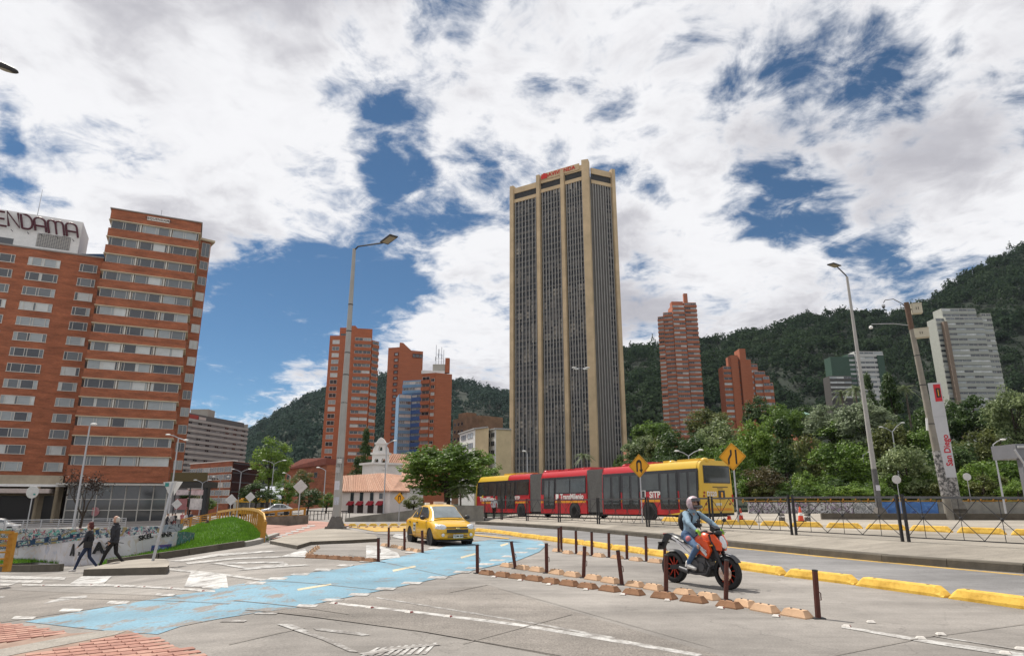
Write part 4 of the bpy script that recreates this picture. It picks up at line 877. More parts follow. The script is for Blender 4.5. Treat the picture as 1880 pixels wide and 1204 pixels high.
# ---------------------------------------------------------------- smaller old blocks left of the tall tower
D5 = 270; ZT = at(845,768,D5).z; a, c_ = cor(832,770,ZT), cor(880,762,ZT)
T5 = thing('old_block', 'weathered brown brick block behind the cream apartments', 'building', (a.x+8,a.y,-1.5)); old_m = mat('weathered_brown', (.21,.125,.075), .9, .4, .35, .2)
prism_part(T5, 'wall', quad_block(a,c_,12), -1.5, ZT, old_m); p = along(a,c_,2); prism_part(T5, 'roof_room', quad_block(along(a,c_,1,2), along(a,c_,7,2),5), ZT, ZT+2.5, old_m)
for i in range(3): win_rows(T5, a, c_, [ZT-3-i*3], [(.8+k*2.6,1.3) for k in range(3)], 1.3, frame_g, (6,1,1,0), 1)
D6 = 190; cream2 = mat('cream_render', (.58,.47,.29), .85, .18, .35, .1); Z = at(845,796,D6).z
def cream_block(label, pa, pb, pc, Z, rows, h_, base):
    a, b_, c_ = cor(*pa,Z), cor(*pb,Z), cor(*pc,Z); t = thing('cream_apartments', label, 'building', (b_.x,b_.y,-1.5))
    prism_part(t, 'wall', [a, b_, c_, Vector((c_.x,c_.y+9,0)), Vector((a.x,a.y+9,0))], -1.5, Z, cream2)
    prism_part(t, 'white_front', [along(a,b_,0,-.12),along(a,b_,wlen(a,b_)-.05,-.12),along(a,b_,wlen(a,b_)-.05,.3),along(a,b_,0,.3)], -1.5, Z-.05, C_['white'])
    Lw = wlen(a,b_); win_rows(t, a, b_, [Z-.7-h_-i*h_*1.9 for i in range(rows)], [(Lw*.12,Lw*.32),(Lw*.54,Lw*.34)], h_, frame_g, (6,3,1,0), 2, out=.14)
    MB().prism([(p.x,p.y) for p in (along(a,b_,-.4,-.5), along(a,b_,Lw+.2,-.5), along(b_,c_,wlen(b_,c_),-.3), Vector((c_.x,c_.y+9,0)), Vector((a.x,a.y+9,0)))], Z, Z+.35).build('roof', mat('grey_roof_sheet', (.36,.36,.35), .7), t)
    return t
cream_block('white and cream apartment house with sloping grey roof, nearer the brick tower', (845,797), (873,788), (897,785), at(845,797,D6).z, 3, 1.4, 845)
cream_block('white fronted cream apartment house beside the tall tower', (893,792), (911,788), (938,789), at(893,792,D6-12).z, 5, 1.2, 850)
# ---------------------------------------------------------------- red brick roofs behind the left trees
Z = at(560,853,170).z; a, c_ = cor(524,862,Z), cor(600,853,Z)
RB = thing('brick_hall', 'low red brick hall with stepped roof left of the tall lamp post', 'building', (a.x+6,a.y,-1.5)); prism_part(RB, 'wall', quad_block(a,c_,14), -1.5, Z, hot_brick)
e_ = along(a,c_,wlen(a,c_)*.45); MB().ext([a+Vector((-1,-.6,Z)), e_+Vector((0,-.6,Z+2.4)), along(a,c_,wlen(a,c_))+Vector((0,-.6,Z+1.8)), along(a,c_,wlen(a,c_))+Vector((0,-.6,Z))], (0,12,0)).build('roof', mat('dark_red_roof', (.20,.055,.035), .8, .25, .6), RB)
for i in range(4): put('window', win_mesh(2.4,1.4,2,frame_g,WGLASS[0]), RB, wallM(a,c_,2+i*wlen(a,c_)/4.4,Z-3))

# ---------------------------------------------------------------- the tall tower
stone = mat('sandstone_cladding', (.54,.41,.25), .85, .22, .12, .15, bscale=2)
def tower_glass():
    m = bpy.data.materials.new('tower_glass'); m.use_nodes = True; MATS['tower_glass'] = m
    nt = m.node_tree; N = nt.nodes.new; L = nt.links.new; b = nt.nodes['Principled BSDF']; b.inputs['Roughness'].default_value = .12; b.inputs['Specular IOR Level'].default_value = .55
    geo = N('ShaderNodeNewGeometry'); cr = N('ShaderNodeVectorMath'); cr.operation = 'CROSS_PRODUCT'; cr.inputs[0].default_value = (0,0,1); L(geo.outputs['True Normal'], cr.inputs[1])
    dt = N('ShaderNodeVectorMath'); dt.operation = 'DOT_PRODUCT'; L(cr.outputs[0], dt.inputs[0]); L(geo.outputs['Position'], dt.inputs[1])
    sp = N('ShaderNodeSeparateXYZ'); L(geo.outputs['Position'], sp.inputs[0])
    cb_ = N('ShaderNodeCombineXYZ'); L(dt.outputs['Value'], cb_.inputs[0]); L(sp.outputs[2], cb_.inputs[1])
    sc = N('ShaderNodeVectorMath'); sc.operation = 'MULTIPLY'; L(cb_.outputs[0], sc.inputs[0]); sc.inputs[1].default_value = (1/1.75, 1/3.7, 0)
    fl = N('ShaderNodeVectorMath'); fl.operation = 'FLOOR'; L(sc.outputs[0], fl.inputs[0])
    wn = N('ShaderNodeTexWhiteNoise'); wn.noise_dimensions = '2D'; L(fl.outputs[0], wn.inputs['Vector'])
    sc2 = N('ShaderNodeVectorMath'); sc2.operation = 'MULTIPLY'; L(cb_.outputs[0], sc2.inputs[0]); sc2.inputs[1].default_value = (1/60, 1/3.7, 0)
    fl2 = N('ShaderNodeVectorMath'); fl2.operation = 'FLOOR'; L(sc2.outputs[0], fl2.inputs[0]); wn2 = N('ShaderNodeTexWhiteNoise'); wn2.noise_dimensions = '2D'; L(fl2.outputs[0], wn2.inputs['Vector'])
    ad = N('ShaderNodeMath'); ad.operation = 'MULTIPLY'; L(wn.outputs['Value'], ad.inputs[0]); L(wn2.outputs['Value'], ad.inputs[1])
    r = N('ShaderNodeValToRGB'); L(ad.outputs[0], r.inputs[0]); e = r.color_ramp.elements
    e[0].position = 0; e[0].color = (.014,.015,.018,1); e[1].position = 1; e[1].color = (.42,.37,.29,1); x = e.new(.25); x.color = (.034,.035,.038,1); x = e.new(.45); x.color = (.11,.10,.09,1)
    L(r.outputs[0], b.inputs['Base Color']); return m
tg = tower_glass(); fin_m = mat('tower_fin', (.34,.33,.31), .55, .12, .3); sp_m = mat('tower_spandrel', (.13,.12,.105), .6, .25, .2); louv = mat('tower_louvre', (.035,.034,.033), .7, .2, .6)
DT = 340; ZT = at(1074.5,299,DT).z
q0, q3 = cor(937.5,347,ZT-3), cor(1074.5,299,ZT); q4 = cor(1127,318,ZT-2.5)
TW = thing('office_tower', 'very tall office tower with sandstone piers and dark ribbed glass', 'building', (q3.x,q3.y,0))
base_z = 0.0
Lf = wlen(q0,q3); Lr = wlen(q3,q4)
back = Vector((q0.x+ (q4.x-q3.x), q0.y+(q4.y-q3.y), 0))
prism_part(TW, 'core', [along(q0,q3,0,1.2), along(q0,q3,Lf,1.2), along(q3,q4,Lr,1.0), Vector((back.x,back.y+1,0))], base_z, ZT-8, sp_m)
def tower_bay(p0, p1, u0, u1, ztop, nf):
    x0, x1 = along(p0,p1,u0,.9), along(p0,p1,u1,.9)
    MB().prism([(p.x,p.y) for p in quad_block(x0,x1,.25)], base_z, ztop-10.0).build('bay_glazing', tg, TW)
    b = MB(); n = int((ztop-10-base_z)/3.7); M3 = wallM(p0,p1).to_3x3()
    for i in range(n): c = along(p0,p1,(u0+u1)/2,.78) + Vector((0,0,base_z+(i+.5)*3.7)); b.obox(c, u1-u0, .2, .95 if i % 6 else 1.5, M3)
    tag(b.build('floor_bands', sp_m, TW), kind='stuff')
    for i in range(nf):
        c = along(p0,p1,u0+(i+.5)*(u1-u0)/nf,.35); MB().obox(c+Vector((0,0,(base_z+ztop-10)/2)), .36, .5, ztop-10-base_z, M3).build('mullion', fin_m, TW)
    MB().obox(along(p0,p1,(u0+u1)/2,.55)+Vector((0,0,ztop-9)), u1-u0, .9, 2.2, M3).build('stone_band', stone, TW)
    MB().obox(along(p0,p1,(u0+u1)/2,.85)+Vector((0,0,ztop-6)), u1-u0, .5, 4.0, M3).build('louvre_band', louv, TW)
    MB().obox(along(p0,p1,(u0+u1)/2,.45)+Vector((0,0,ztop-2.2)), u1-u0, .9, 3.6, M3).build('crown_beam', stone, TW)
def uof(px, py): return hit(px, py, q0, q3)[0]
u_ = [0, uof(989,335), uof(1033,320), Lf]; pw = 2.6
zt = [ZT-3, ZT-1.2, ZT-.2]
for k in range(3): tower_bay(q0, q3, u_[k]+ (pw*.9 if k == 0 else pw*.5), u_[k+1]-(pw*.5 if k < 2 else pw*.7), zt[k], 7)
tower_bay(q3, q4, 3.6*Lr/26+1.2, Lr-1.9, ZT-2.0, 8)
def pier(p, w, d, z1, nm='stone_pier', M3=None): MB().obox(Vector((p.x,p.y,(base_z+z1)/2)), w, d, z1-base_z, M3).build(nm, stone, TW)
Mf = wallM(q0,q3).to_3x3(); Mr = wallM(q3,q4).to_3x3(); Mmid = Matrix.Rotation(math.atan2(q4.y-q0.y, q4.x-q0.x),3,'Z')
pier(along(q0,q3,pw*.45,.6), pw*.95, 3.2, ZT-1.8, M3=Mf); pier(along(q0,q3,u_[1],.2), pw*.85, 3.0, ZT+.4, M3=Mf); pier(along(q0,q3,u_[2],.2), pw*.85, 3.0, ZT-.5, M3=Mf)
pier(q3+Vector((.2,1.2,0)), 4.0, 4.4, ZT+1.6, M3=Mmid); pier(along(q3,q4,Lr-1.0,.4), 2.2, 3.0, ZT-.6, M3=Mr)
MB().obox(along(q0,q3,(u_[1]+u_[3])/2-1,.0)+Vector((0,0,ZT-1.4)), u_[3]-u_[1]-6, .9, 4.0, Mf).build('parapet', stone, TW)
lr = mat('logo_red', (.55,.03,.02), .5, .05)
put('lettering', text_mesh('DAVIVIENDA', 3.4, lr, .15, 0, .05, 1.05), TW, wallM(q0,q3,u_[1]+14.5,ZT-1.3,.6) @ Matrix.Rotation(R(90),4,'X'))
lg = MB(); lg.ext([(0,0,0),(4.2,0,0),(4.2,0,2.2),(2.1,0,3.8),(0,0,2.2)], (0,.3,0)); put('logo_house', lg.mesh('logo_house', lr), TW, wallM(q0,q3,u_[1]+2.0,ZT-3.0,.8))
# ---------------------------------------------------------------- curved brick tower of the park
DP = 430
P1 = thing('curved_tower', 'tall curved brick residential tower with many balconies and a chimney', 'building', (at(1250,700,DP).x,DP,0))
strips = [(1207,1218,580,1221,1),(1217,1235,572,1238,0),(1234,1256,559,1262,-1.5),(1256,1278,555,1290,.5)]
zl_ = at(1250,795,DP).z
for i, (x0, x1, yt, xb, off) in enumerate(strips):
    D = DP + off; Z = at((x0+x1)/2, yt, D).z; a, c_ = cor(x0, yt+2, Z), cor(x1, yt, Z); a.y = D + (2 if i < 2 else 0); c_.y = D
    a = Vector((ray(x0,yt)[0]*a.y, a.y, 0)); c_ = Vector((ray(x1,yt)[0]*c_.y, c_.y, 0))
    prism_part(P1, 'brick_core', quad_block(along(a,c_,0,.4),along(a,c_,wlen(a,c_),.4),12), 0, Z, or_brick2)
    nf = 29 - (0 if i > 1 else i == 0); banded(P1, a, c_, Z-.6, zl_-3, 29, or_brick2, .48, 1 if i == 0 else 2, (3,2,3,4), .5 + .5*(i % 2), div=3)
D = DP; p = at(1261,555,D); MB().box(p.x-1.3,p.x+1.3,D+2,D+4.5,p.z-3,at(1261,537,D).z).build('chimney', or_brick2, P1)
p = at(1250,556,D); MB().box(p.x-6,p.x+2,D+2,D+7,p.z-3,p.z+1.6).build('roof_step', or_brick2, P1)
# second park tower, stepped
P2 = thing('stepped_tower', 'shorter orange brick tower with stepped terraces and a tall fin', 'building', (at(1372,720,DP).x,DP-5,0)); D = DP-10
def strip(t, x0, x1, yt, yb, D, m, rows, split, wts=(3,3,2,3), band=True, wf=.46):
    Z = at((x0+x1)/2, yt, D).z; a = Vector((ray(x0,yt)[0]*D, D, 0)); c_ = Vector((ray(x1,yt)[0]*D, D, 0))
    prism_part(t, 'brick_core', quad_block(a,c_,10), 0, Z, m)
    if band: banded(t, a, c_, Z-.4, at(x0, yb, D).z, rows, m, wf, split, wts, .5, div=2)
    return a, c_, Z
strip(P2,1327,1344,672,772,D,or_brick,10,1); strip(P2,1341,1354,652,772,D-1,or_brick,1,1,band=False); strip(P2,1352,1358,655,772,D+1,or_brick,14,1,(5,3,0,0)); strip(P2,1357,1368,640,772,D-2,or_brick,1,1,band=False)
strip(P2,1366,1378,660,772,D-1,or_brick,1,1,band=False); strip(P2,1376,1390,668,772,D,or_brick,10,1); strip(P2,1384,1404,681,772,D-1,or_brick,8,1); strip(P2,1400,1412,690,775,D-2,or_brick,7,1); strip(P2,1408,1419,702,775,D-1,or_brick,6,1)
# green apartments on the slope
gm = mat('green_tiles', (.034,.075,.05), .6, .15, .5); P3 = thing('green_apartments', 'dark green and white apartment block on the wooded slope', 'building', (at(1570,690,480).x,480,20)); D = 480
strip(P3,1524,1558,655,690,D,gm,1,1,band=False); strip(P3,1522,1562,690,735,D-3,mat('dark_flats', (.07,.065,.06), .7),5,3,(2,1,2,4)); strip(P3,1556,1572,650,735,D+1,gm,10,1,(2,2,3,4)); strip(P3,1568,1620,645,735,D,mat('white_flats', (.5,.5,.48), .7),10,3,(4,3,1,1)); strip(P3,1610,1622,652,735,D-1,gm,1,1,band=False)
# pale round-cornered apartment tower on the slope
P4 = thing('pale_apartment_tower', 'pale grey balconied apartment tower high on the wooded slope', 'building', (at(1775,640,450).x,450,20)); pale = mat('pale_green_grey', (.34,.35,.31), .75, .1, .5); D = 450
strip(P4,1728,1790,566,760,D+2,pale,19,4,(4,3,3,2),wf=.44); strip(P4,1717,1735,584,760,D+1,pale,18,1,(3,3,2,2)); strip(P4,1800,1818,575,760,D,pale,19,2,(4,3,2,3)); strip(P4,1735,1803,582,760,D-1,pale,18,4,(4,3,3,2),wf=.42)
p = at(1741,620,D-3); prism_part(P4, 'brown_pier', [Vector((p.x-1.3,D-3,0)),Vector((p.x+1.3,D-3,0)),Vector((p.x+1.3,D,0)),Vector((p.x-1.3,D,0))], 0, at(1735,592,D).z, mat('brown_pier', (.20,.15,.11), .8))
# small green-roofed house, low brick arcade
P5 = thing('hillside_house', 'small brick house with green roof among the park trees', 'building', (at(1470,770,300).x,300,0)); a, c_, Z = strip(P5,1456,1486,762,785,300,or_brick2,2,3)
MB().ext([a+Vector((-.5,-1,Z)), c_+Vector((.5,-1,Z)), c_+Vector((.2,5,Z+2)), a+Vector((0,5,Z+2))], (0,0,.2)).build('roof', mat('green_roof', (.16,.28,.22), .7), P5)
P6 = thing('brick_arcade', 'low orange brick wall building at the foot of the tall tower', 'building', (at(1182,835,240).x,240,0)); a, c_, Z = strip(P6,1153,1212,824,850,240,or_brick2,1,1,band=False)
for i in range(7): put('opening', MB().box(0,.9,-.06,0,0,1.1).mesh('opening', mat('dark_opening', (.06,.025,.015), .8)) if i == 0 else bpy.data.meshes['opening'], P6, wallM(a,c_,.8+i*1.6,Z-2.2))

# ---------------------------------------------------------------- church and white house
wash = mat('whitewash', (.68,.66,.63), .85, .12, .5, .1); pinkw = mat('pinkish_whitewash', (.66,.60,.57), .85, .1, .5, .1)
tile_mats = [mat('roof_tile_%d' % i, c, .85, .25, 2.0, .4) for i, c in enumerate([(.40,.23,.155),(.385,.215,.145),(.42,.25,.175)])]
def tiled_roof(t, e0, e1, r0, r1, nm='roof', step=.34):
    """pitched tile roof between eave e0-e1 and ridge r0-r1 with raised rows of barrel tiles"""
    e0,e1,r0,r1 = map(Vector,(e0,e1,r0,r1)); n = (e1-e0).cross(r0-e0).normalized(); n = n if n.z > 0 else -n
    base = MB(); base.ext([e0,e1,r1,r0], -n*.12); ro = base.build(nm, tile_mats[1], t)
    k = max(2,int((e1-e0).length/step)); 
    for i in range(k):
        f = (i+.5)/k; a = e0.lerp(e1,f); b_ = r0.lerp(r1,f)
        MB().tube([a+n*.03, a.lerp(b_,.5)+n*rnd.uniform(.02,.06), b_+n*.03], .095, 6).build('tile_row', rnd.choice(tile_mats), ro)
def hw(px, py, D): return at(px, py, D)
DH = 92
HS = thing('white_house', 'low whitewashed house with tiled roof and red awnings beside the church', 'building', (at(690,940,DH).x, DH, g(-18,92)))
a, c_ = Vector((ray(628,905)[0]*DH, DH, 0)), Vector((ray(716,905)[0]*(DH-4), DH-4, 0)); e_ = Vector((ray(748,905)[0]*(DH+2), DH+2, 0)); ze = at(680,901,DH-2).z; zg = -1.6
prism_part(HS, 'wall', [a, c_, e_, Vector((e_.x-3,e_.y+6,0)), Vector((a.x,a.y+8,0))], zg, ze, pinkw)
zr2 = at(640,875,DH+5).z; rr0, rr1 = at(640,874,DH+5), at(700,869,DH+3)
tiled_roof(HS, (a.x-.4,a.y-.5,ze-.05), (c_.x+.3,c_.y-.6,ze-.05), (rr0.x-1,rr0.y,rr0.z), (rr1.x,rr1.y,rr1.z))
tiled_roof(HS, (c_.x+.3,c_.y-.6,ze-.05), (e_.x+.4,e_.y-.2,ze-.05), (rr1.x,rr1.y,rr1.z), (rr1.x+2.5,rr1.y+3,rr1.z-.2))
for px, py, h in ((647,911,.95),(664,911,.95),(683,911,.95),(700,910,.6)):
    u, z = hit(px,py,a,c_); put('window', win_mesh(.75,h*1.4,1,frame_w,WGLASS[0],.06,.05), HS, wallM(a,c_,u-.37,z-h*.7,.02))
for px, kind in ((645,0),(662,0),(681,1),(699,0)):
    u, z = hit(px,924,a,c_); put('awning', MB().ext([(-.5,0,.35),(-.5,-.5,-.1),(-.5,-.48,-.22),(-.5,0,.05)], (1.0,0,0)).mesh('awning', mat('red_awning', (.30,.018,.03), .8)) if px == 645 else bpy.data.meshes['awning'], HS, wallM(a,c_,u,z,.02))
    hh = 2.6 if kind else 1.5; put('door' if kind else 'window', MB().box(-.5,.5,-.06,.02,0,hh).mesh('door', mat('dark_opening2', (.035,.02,.018), .6)), HS, wallM(a,c_,u,z-.1-hh,.0))
u, z = hit(735,912,c_,e_); put('window', win_mesh(.9,1.5,1,frame_g,WGLASS[0]), HS, wallM(c_,e_,u-.4,z-.8,.02))
DC = 112
CH = thing('church', 'old whitewashed church with bell gable and tiled roofs', 'church', (at(700,900,DC).x, DC, -1.5))
na, nb = Vector((ray(665,870)[0]*DC, DC, 0)), Vector((ray(775,870)[0]*(DC+1), DC+1, 0))
ze = at(720,862,DC).z; prism_part(CH, 'nave', quad_block(na, nb, 9), -1.5, ze, wash)
zr3 = at(740,832,DC+4).z; tiled_roof(CH, (na.x+3,na.y-.6,ze), (nb.x,nb.y-.6,ze), (at(712,832,DC+4).x,DC+4.5,zr3), (nb.x+1,DC+5,zr3-.3))
aa, ab = Vector((ray(690,900)[0]*(DC-8), DC-8, 0)), Vector((ray(770,900)[0]*(DC-7), DC-7, 0)); za = at(730,893,DC-8).z
prism_part(CH, 'aisle', quad_block(aa, ab, 8), -1.5, za, wash); tiled_roof(CH, (aa.x-.5,aa.y-.5,za), (ab.x+.5,ab.y-.5,za), (at(690,866,DC-1).x,DC-.6,at(690,866,DC-1).z), (ab.x+.5,DC-.6,at(690,866,DC-1).z))
fa, fb = Vector((ray(664,880)[0]*(DC-6), DC-6, 0)), Vector((ray(684,880)[0]*(DC-9), DC-9, 0)); zf = at(675,853,DC-7).z
prism_part(CH, 'front_block', quad_block(fa,fb,5), -1.5, zf, wash); MB().prism([(p.x,p.y) for p in quad_block(along(fa,fb,-.4,-.4),along(fa,fb,wlen(fa,fb)+.3,-.4),5.4)], zf, zf+.3).build('cornice', wash, CH)
# bell gable with two arches, a smaller tier and a cross
DG = DC-8; s = 1/ (F_PX/(DG*math.cos(TH)))   # metres per pixel there
bg0 = at(682,862,DG); w_ = at(711,862,DG).x - bg0.x
def arch(b, x0, x1, z0, z1, y0, y1, n=8):       # a wall panel with one arched opening
    pass
def gable_tier(x0, x1, z0, z1, opens, nm):
    """a thin wall with arched openings cut by splitting it into piers, sill and arch head"""
    b = MB(); y0, y1 = DG, DG+1.2; cur = x0
    for (o0, o1, zs, zh) in opens:
        b.box(cur, o0, y0, y1, z0, z1); b.box(o0, o1, y0, y1, z0, zs)
        r = (o1-o0)/2; cx = (o0+o1)/2; k = 8
        pts = [(cx - r*math.cos(math.pi*i/k), zh + r*math.sin(math.pi*i/k)) for i in range(k+1)]
        for i in range(k):
            (xa, zaa), (xb, zbb) = pts[i], pts[i+1]; b.add([(xa,y0,zaa),(xb,y0,zbb),(xb,y0,z1),(xa,y0,z1),(xa,y1,zaa),(xb,y1,zbb),(xb,y1,z1),(xa,y1,z1)], [(0,1,2,3),(7,6,5,4),(0,4,5,1),(3,2,6,7),(1,5,6,2),(0,3,7,4)])
        cur = o1
    b.box(cur, x1, y0, y1, z0, z1); return b.build(nm, wash, CH)
z0, z1 = bg0.z, at(690,834,DG).z; xA, xB = bg0.x, bg0.x+w_; xm = (xA+xB)/2
gable_tier(xA, xB, z0, z1, [(xA+w_*.16, xA+w_*.40, z0+.3, z0+(z1-z0)*.62), (xA+w_*.60, xA+w_*.84, z0+.3, z0+(z1-z0)*.62)], 'bell_gable')
z2 = at(690,815,DG).z; gable_tier(xm-w_*.32, xm+w_*.32, z1+.3, z2, [(xm-w_*.12, xm+w_*.12, z1+.6, z1+(z2-z1)*.6)], 'bell_gable_top')
MB().box(xA-.25,xB+.25,DG-.25,DG+1.4,z1,z1+.3).build('cornice', wash, CH); MB().box(xm-w_*.38,xm+w_*.38,DG-.2,DG+1.35,z2,z2+.25).build('cornice', wash, CH)
b = MB()
for sgn in (-1,1):
    pts = [(xm+sgn*w_*.32,z1+.3),(xm+sgn*w_*.5,z1+.3),(xm+sgn*w_*.46,z1+.9),(xm+sgn*w_*.34,z1+1.4)]; b.ext([(x,DG+.1,z) for x,z in pts], (0,.9,0))
b.build('volute', wash, CH)
MB().ext([(xm-w_*.3,DG,z2+.25),(xm+w_*.3,DG,z2+.25),(xm+w_*.16,DG,z2+.8),(xm,DG,z2+1.1),(xm-w_*.16,DG,z2+.8)], (0,1,0)).build('pediment', wash, CH)
b = MB(); b.box(xm-.06,xm+.06,DG+.4,DG+.52,z2+1.0,z2+2.0); b.box(xm-.3,xm+.3,DG+.4,DG+.52,z2+1.55,z2+1.68); b.build('cross', C_['dark'], CH)
for fx in (.28,.72): MB().lathe([(.05,.7),(.2,.6),(.26,.25),(.38,0)], 10, (xA+w_*fx, DG+.6, z0+(z1-z0)*.35)).build('bell', mat('bronze', (.10,.075,.04), .4, metal=.6), CH)
MB().box(xA,xB,DG+.2,DG+3.5,-1.5,z0-.01).build('gable_base', wash, CH)
MB().ext([(xA-.1,DG-.02,z0),(xA+w_*.2,DG-.02,z0),(xB+w_*.9,DG-.02,z0-4.4),(xB,DG-.02,z0-4.4)], (0,.4,0)).build('raking_cornice', wash, CH)
u0 = at(668,887,DG-3); b = MB(); b.box(u0.x-.3,u0.x+2.6,DG-4.5,DG-3,u0.z-1.2,u0.z+.6); b.build('dormer', wash, CH)
for i in range(3): MB().box(u0.x+.1+i*.8,u0.x+.5+i*.8,DG-4.56,DG-4.4,u0.z-.9,u0.z+.2).build('dormer_window', C_['dark'], CH)
tiled_roof(CH, (u0.x-.7,DG-4.9,u0.z+.55), (u0.x+3,DG-4.9,u0.z+.55), (u0.x+.3,DG-3.2,u0.z+1.2), (u0.x+2.2,DG-3.2,u0.z+1.2))
# ================================================================ hills, wood, trees
nr = np.random.default_rng(11)
def smooth01(t): t = min(1, max(0, t)); return t*t*(3-2*t)
def park_z(x, y):
    if y < 66: return plat(x, y) if x > kerb_x(min(y, K[-1].y)) else g(x, y)
    return .35 + ((min(y,150)-66) * .045 + max(0, y-150)*.10) * smooth01((x - 8 - (y-66)*.10)/30)
park_m = mat('park_floor', (.010,.018,.006), .95, .4, .25, .5, world=True, bscale=4)
px_ = [ -10, 0, 6, 12, 18, 24, 32, 40, 55, 70, 90, 120, 160, 220, 300, 420]; py_ = [66.0,72,80,90,105,125,150,180,215,260,310,360,420,490]
struct(MB().grid([[(x*(.5+.5*y/80), y, park_z(x*(.5+.5*y/80), y) - (0 if y > 66 else 1.0)) for x in px_] for y in py_]).build('park_slope', park_m, smooth=60))
hill_m = mat('hill_floor', (.007,.014,.006), .95, .5, .02, .5, world=True)
def hill(name, ridge, Dr, Db, zb, seed, pow_=.85):
    """terrain between a foot line and a ridge; returns a sampler for planting"""
    xs_ = np.linspace(ridge[0][0], ridge[-1][0], 90); ry = np.interp(xs_, [r[0] for r in ridge], [r[1] for r in ridge]); ts_ = np.linspace(0, 1, 22)
    r_ = np.random.default_rng(seed); ph = r_.uniform(0, 6.28, 8)
    P = np.zeros((len(ts_)+3, len(xs_), 3))
    for j, (x, y) in enumerate(zip(xs_, ry)):
        fx = (x-ridge[0][0])/(ridge[-1][0]-ridge[0][0]); dr = Dr[0]+(Dr[1]-Dr[0])*fx; top = at(x, y+4, dr); db = Db[0]+(Db[1]-Db[0])*fx
        for i, t in enumerate(ts_):
            D = db + (dr-db)*t; z = zb + (top.z-zb)*t**pow_
            n = math.sin(x*.02+t*5+ph[0])*.5 + math.sin(x*.05-t*9+ph[1])*.3 + math.sin(x*.011+t*13+ph[2])*.5
            P[i,j] = (top.x/dr*D, D, z + n*9*math.sin(math.pi*t))
        for k in range(3): P[len(ts_)+k, j] = (top.x/dr*(dr+120*(k+1)), dr+120*(k+1), top.z - 25*(k+1)**1.5)
    o = struct(MB().grid([[tuple(p) for p in r] for r in P]).build(name, hill_m, smooth=60)); return P[:len(ts_)+1]
HR = hill('hill', [(1080,672),(1145,645),(1180,638),(1210,634),(1300,624),(1400,611),(1440,594),(1480,581),(1550,577),(1600,578),(1650,580),(1700,556),(1730,535),(1760,515),(1800,494),(1850,463),(1880,452),(2000,400),(2200,340),(2500,300)], (980,760), (480,470), 34, 3)
HL = hill('hill', [(380,880),(440,815),(470,790),(500,768),(560,735),(600,717),(690,692),(740,688),(800,695),(830,700),(870,706),(900,715),(938,728),(1000,716),(1080,690),(1160,668),(1240,660)], (1500,1350), (620,560), 14, 5)
def canopy(name, P, n, rmin, rmax, m, label, conf=.25, qn=90):
    a, b_ = P.shape[0]-1, P.shape[1]-1
    ii = nr.integers(0, a, n*3); jj = nr.integers(0, b_, n*3); area = np.linalg.norm(np.cross(P[ii+1,jj]-P[ii,jj], P[ii,jj+1]-P[ii,jj]), axis=1)
    keep = nr.random(n*3) < area/area.max(); ii, jj = ii[keep][:n], jj[keep][:n]; n = len(ii); f, h = nr.random(n)[:,None], nr.random(n)[:,None]
    C = P[ii,jj]*(1-f)*(1-h)+P[ii+1,jj]*f*(1-h)+P[ii,jj+1]*(1-f)*h+P[ii+1,jj+1]*f*h
    R_ = rmin + (rmax-rmin)*nr.random(n)**1.8; tall = np.where(nr.random(n) < conf*(R_ < (rmin+rmax)*.45), nr.uniform(1.5,2.3,n), nr.uniform(.8,1.1,n)); q = qn
    d = nr.normal(size=(n,q,3)); d[:,:,2] = np.abs(d[:,:,2])*.9 - .25; d /= np.linalg.norm(d, axis=2, keepdims=True)
    shrink = np.where(tall[:,None] > 1.3, np.clip(1.1-.9*np.clip(d[:,:,2],0,1),.15,1), 1.0)
    lump = 1 + .28*np.sin(d[:,:,0]*5+R_[:,None]*9)*np.cos(d[:,:,1]*5+R_[:,None]*5)
    off = d * R_[:,None,None] * lump[:,:,None] * nr.uniform(.8,1.08,(n,q,1)); off[:,:,:2] *= shrink[:,:,None]; off[:,:,2] *= tall[:,None]
    ctr = C[:,None,:] + off + np.array([0,0,1])*(R_*tall*.75)[:,None,None]
    nrm = d + nr.normal(size=d.shape)*.35; nrm /= np.linalg.norm(nrm, axis=2, keepdims=True)
    t1 = np.cross(nrm, nr.normal(size=d.shape)); t1 /= np.linalg.norm(t1, axis=2, keepdims=True); t2 = np.cross(nrm, t1)
    s = (R_[:,None,None]*nr.uniform(.12,.24,(n,q,1)))
    V = np.stack([ctr+t1*s, ctr+t2*s, ctr-t1*s, ctr-t2*s], axis=2).reshape(-1,3)
    return leaf_object(name, V, m)
def leaf_object(name, V, m, parent=None, link_=True):
    k = len(V)//4; me = bpy.data.meshes.new(name); me.vertices.add(len(V)); me.vertices.foreach_set('co', V.astype(np.float32).ravel())
    me.loops.add(k*4); me.loops.foreach_set('vertex_index', np.arange(k*4, dtype=np.int32)); me.polygons.add(k)
    me.polygons.foreach_set('loop_start', np.arange(0, k*4, 4, dtype=np.int32)); me.polygons.foreach_set('loop_total', np.full(k, 4, dtype=np.int32))
    me.materials.append(m); me.update(calc_edges=True)
    if not link_: return me
    return link(name, me, parent)
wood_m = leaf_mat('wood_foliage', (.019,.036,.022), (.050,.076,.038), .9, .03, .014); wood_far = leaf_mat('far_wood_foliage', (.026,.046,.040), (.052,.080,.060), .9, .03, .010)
tag(canopy('hillside_wood', HR, 11500, 2.8, 9.5, wood_m, ''), 'dark evergreen wood covering the right hillside behind the apartment towers', 'wood', kind='stuff')
tag(canopy('hillside_wood', HL, 5200, 4.5, 13.0, wood_far, '', .15, 60), 'distant dark wood covering the hill behind the church', 'wood', kind='stuff')
PS = np.array([[(x*(.5+.5*y/80), y, park_z(x*(.5+.5*y/80), y)) for x in px_[4:]] for y in (130,150,180,215,260,310,360,420,490)])
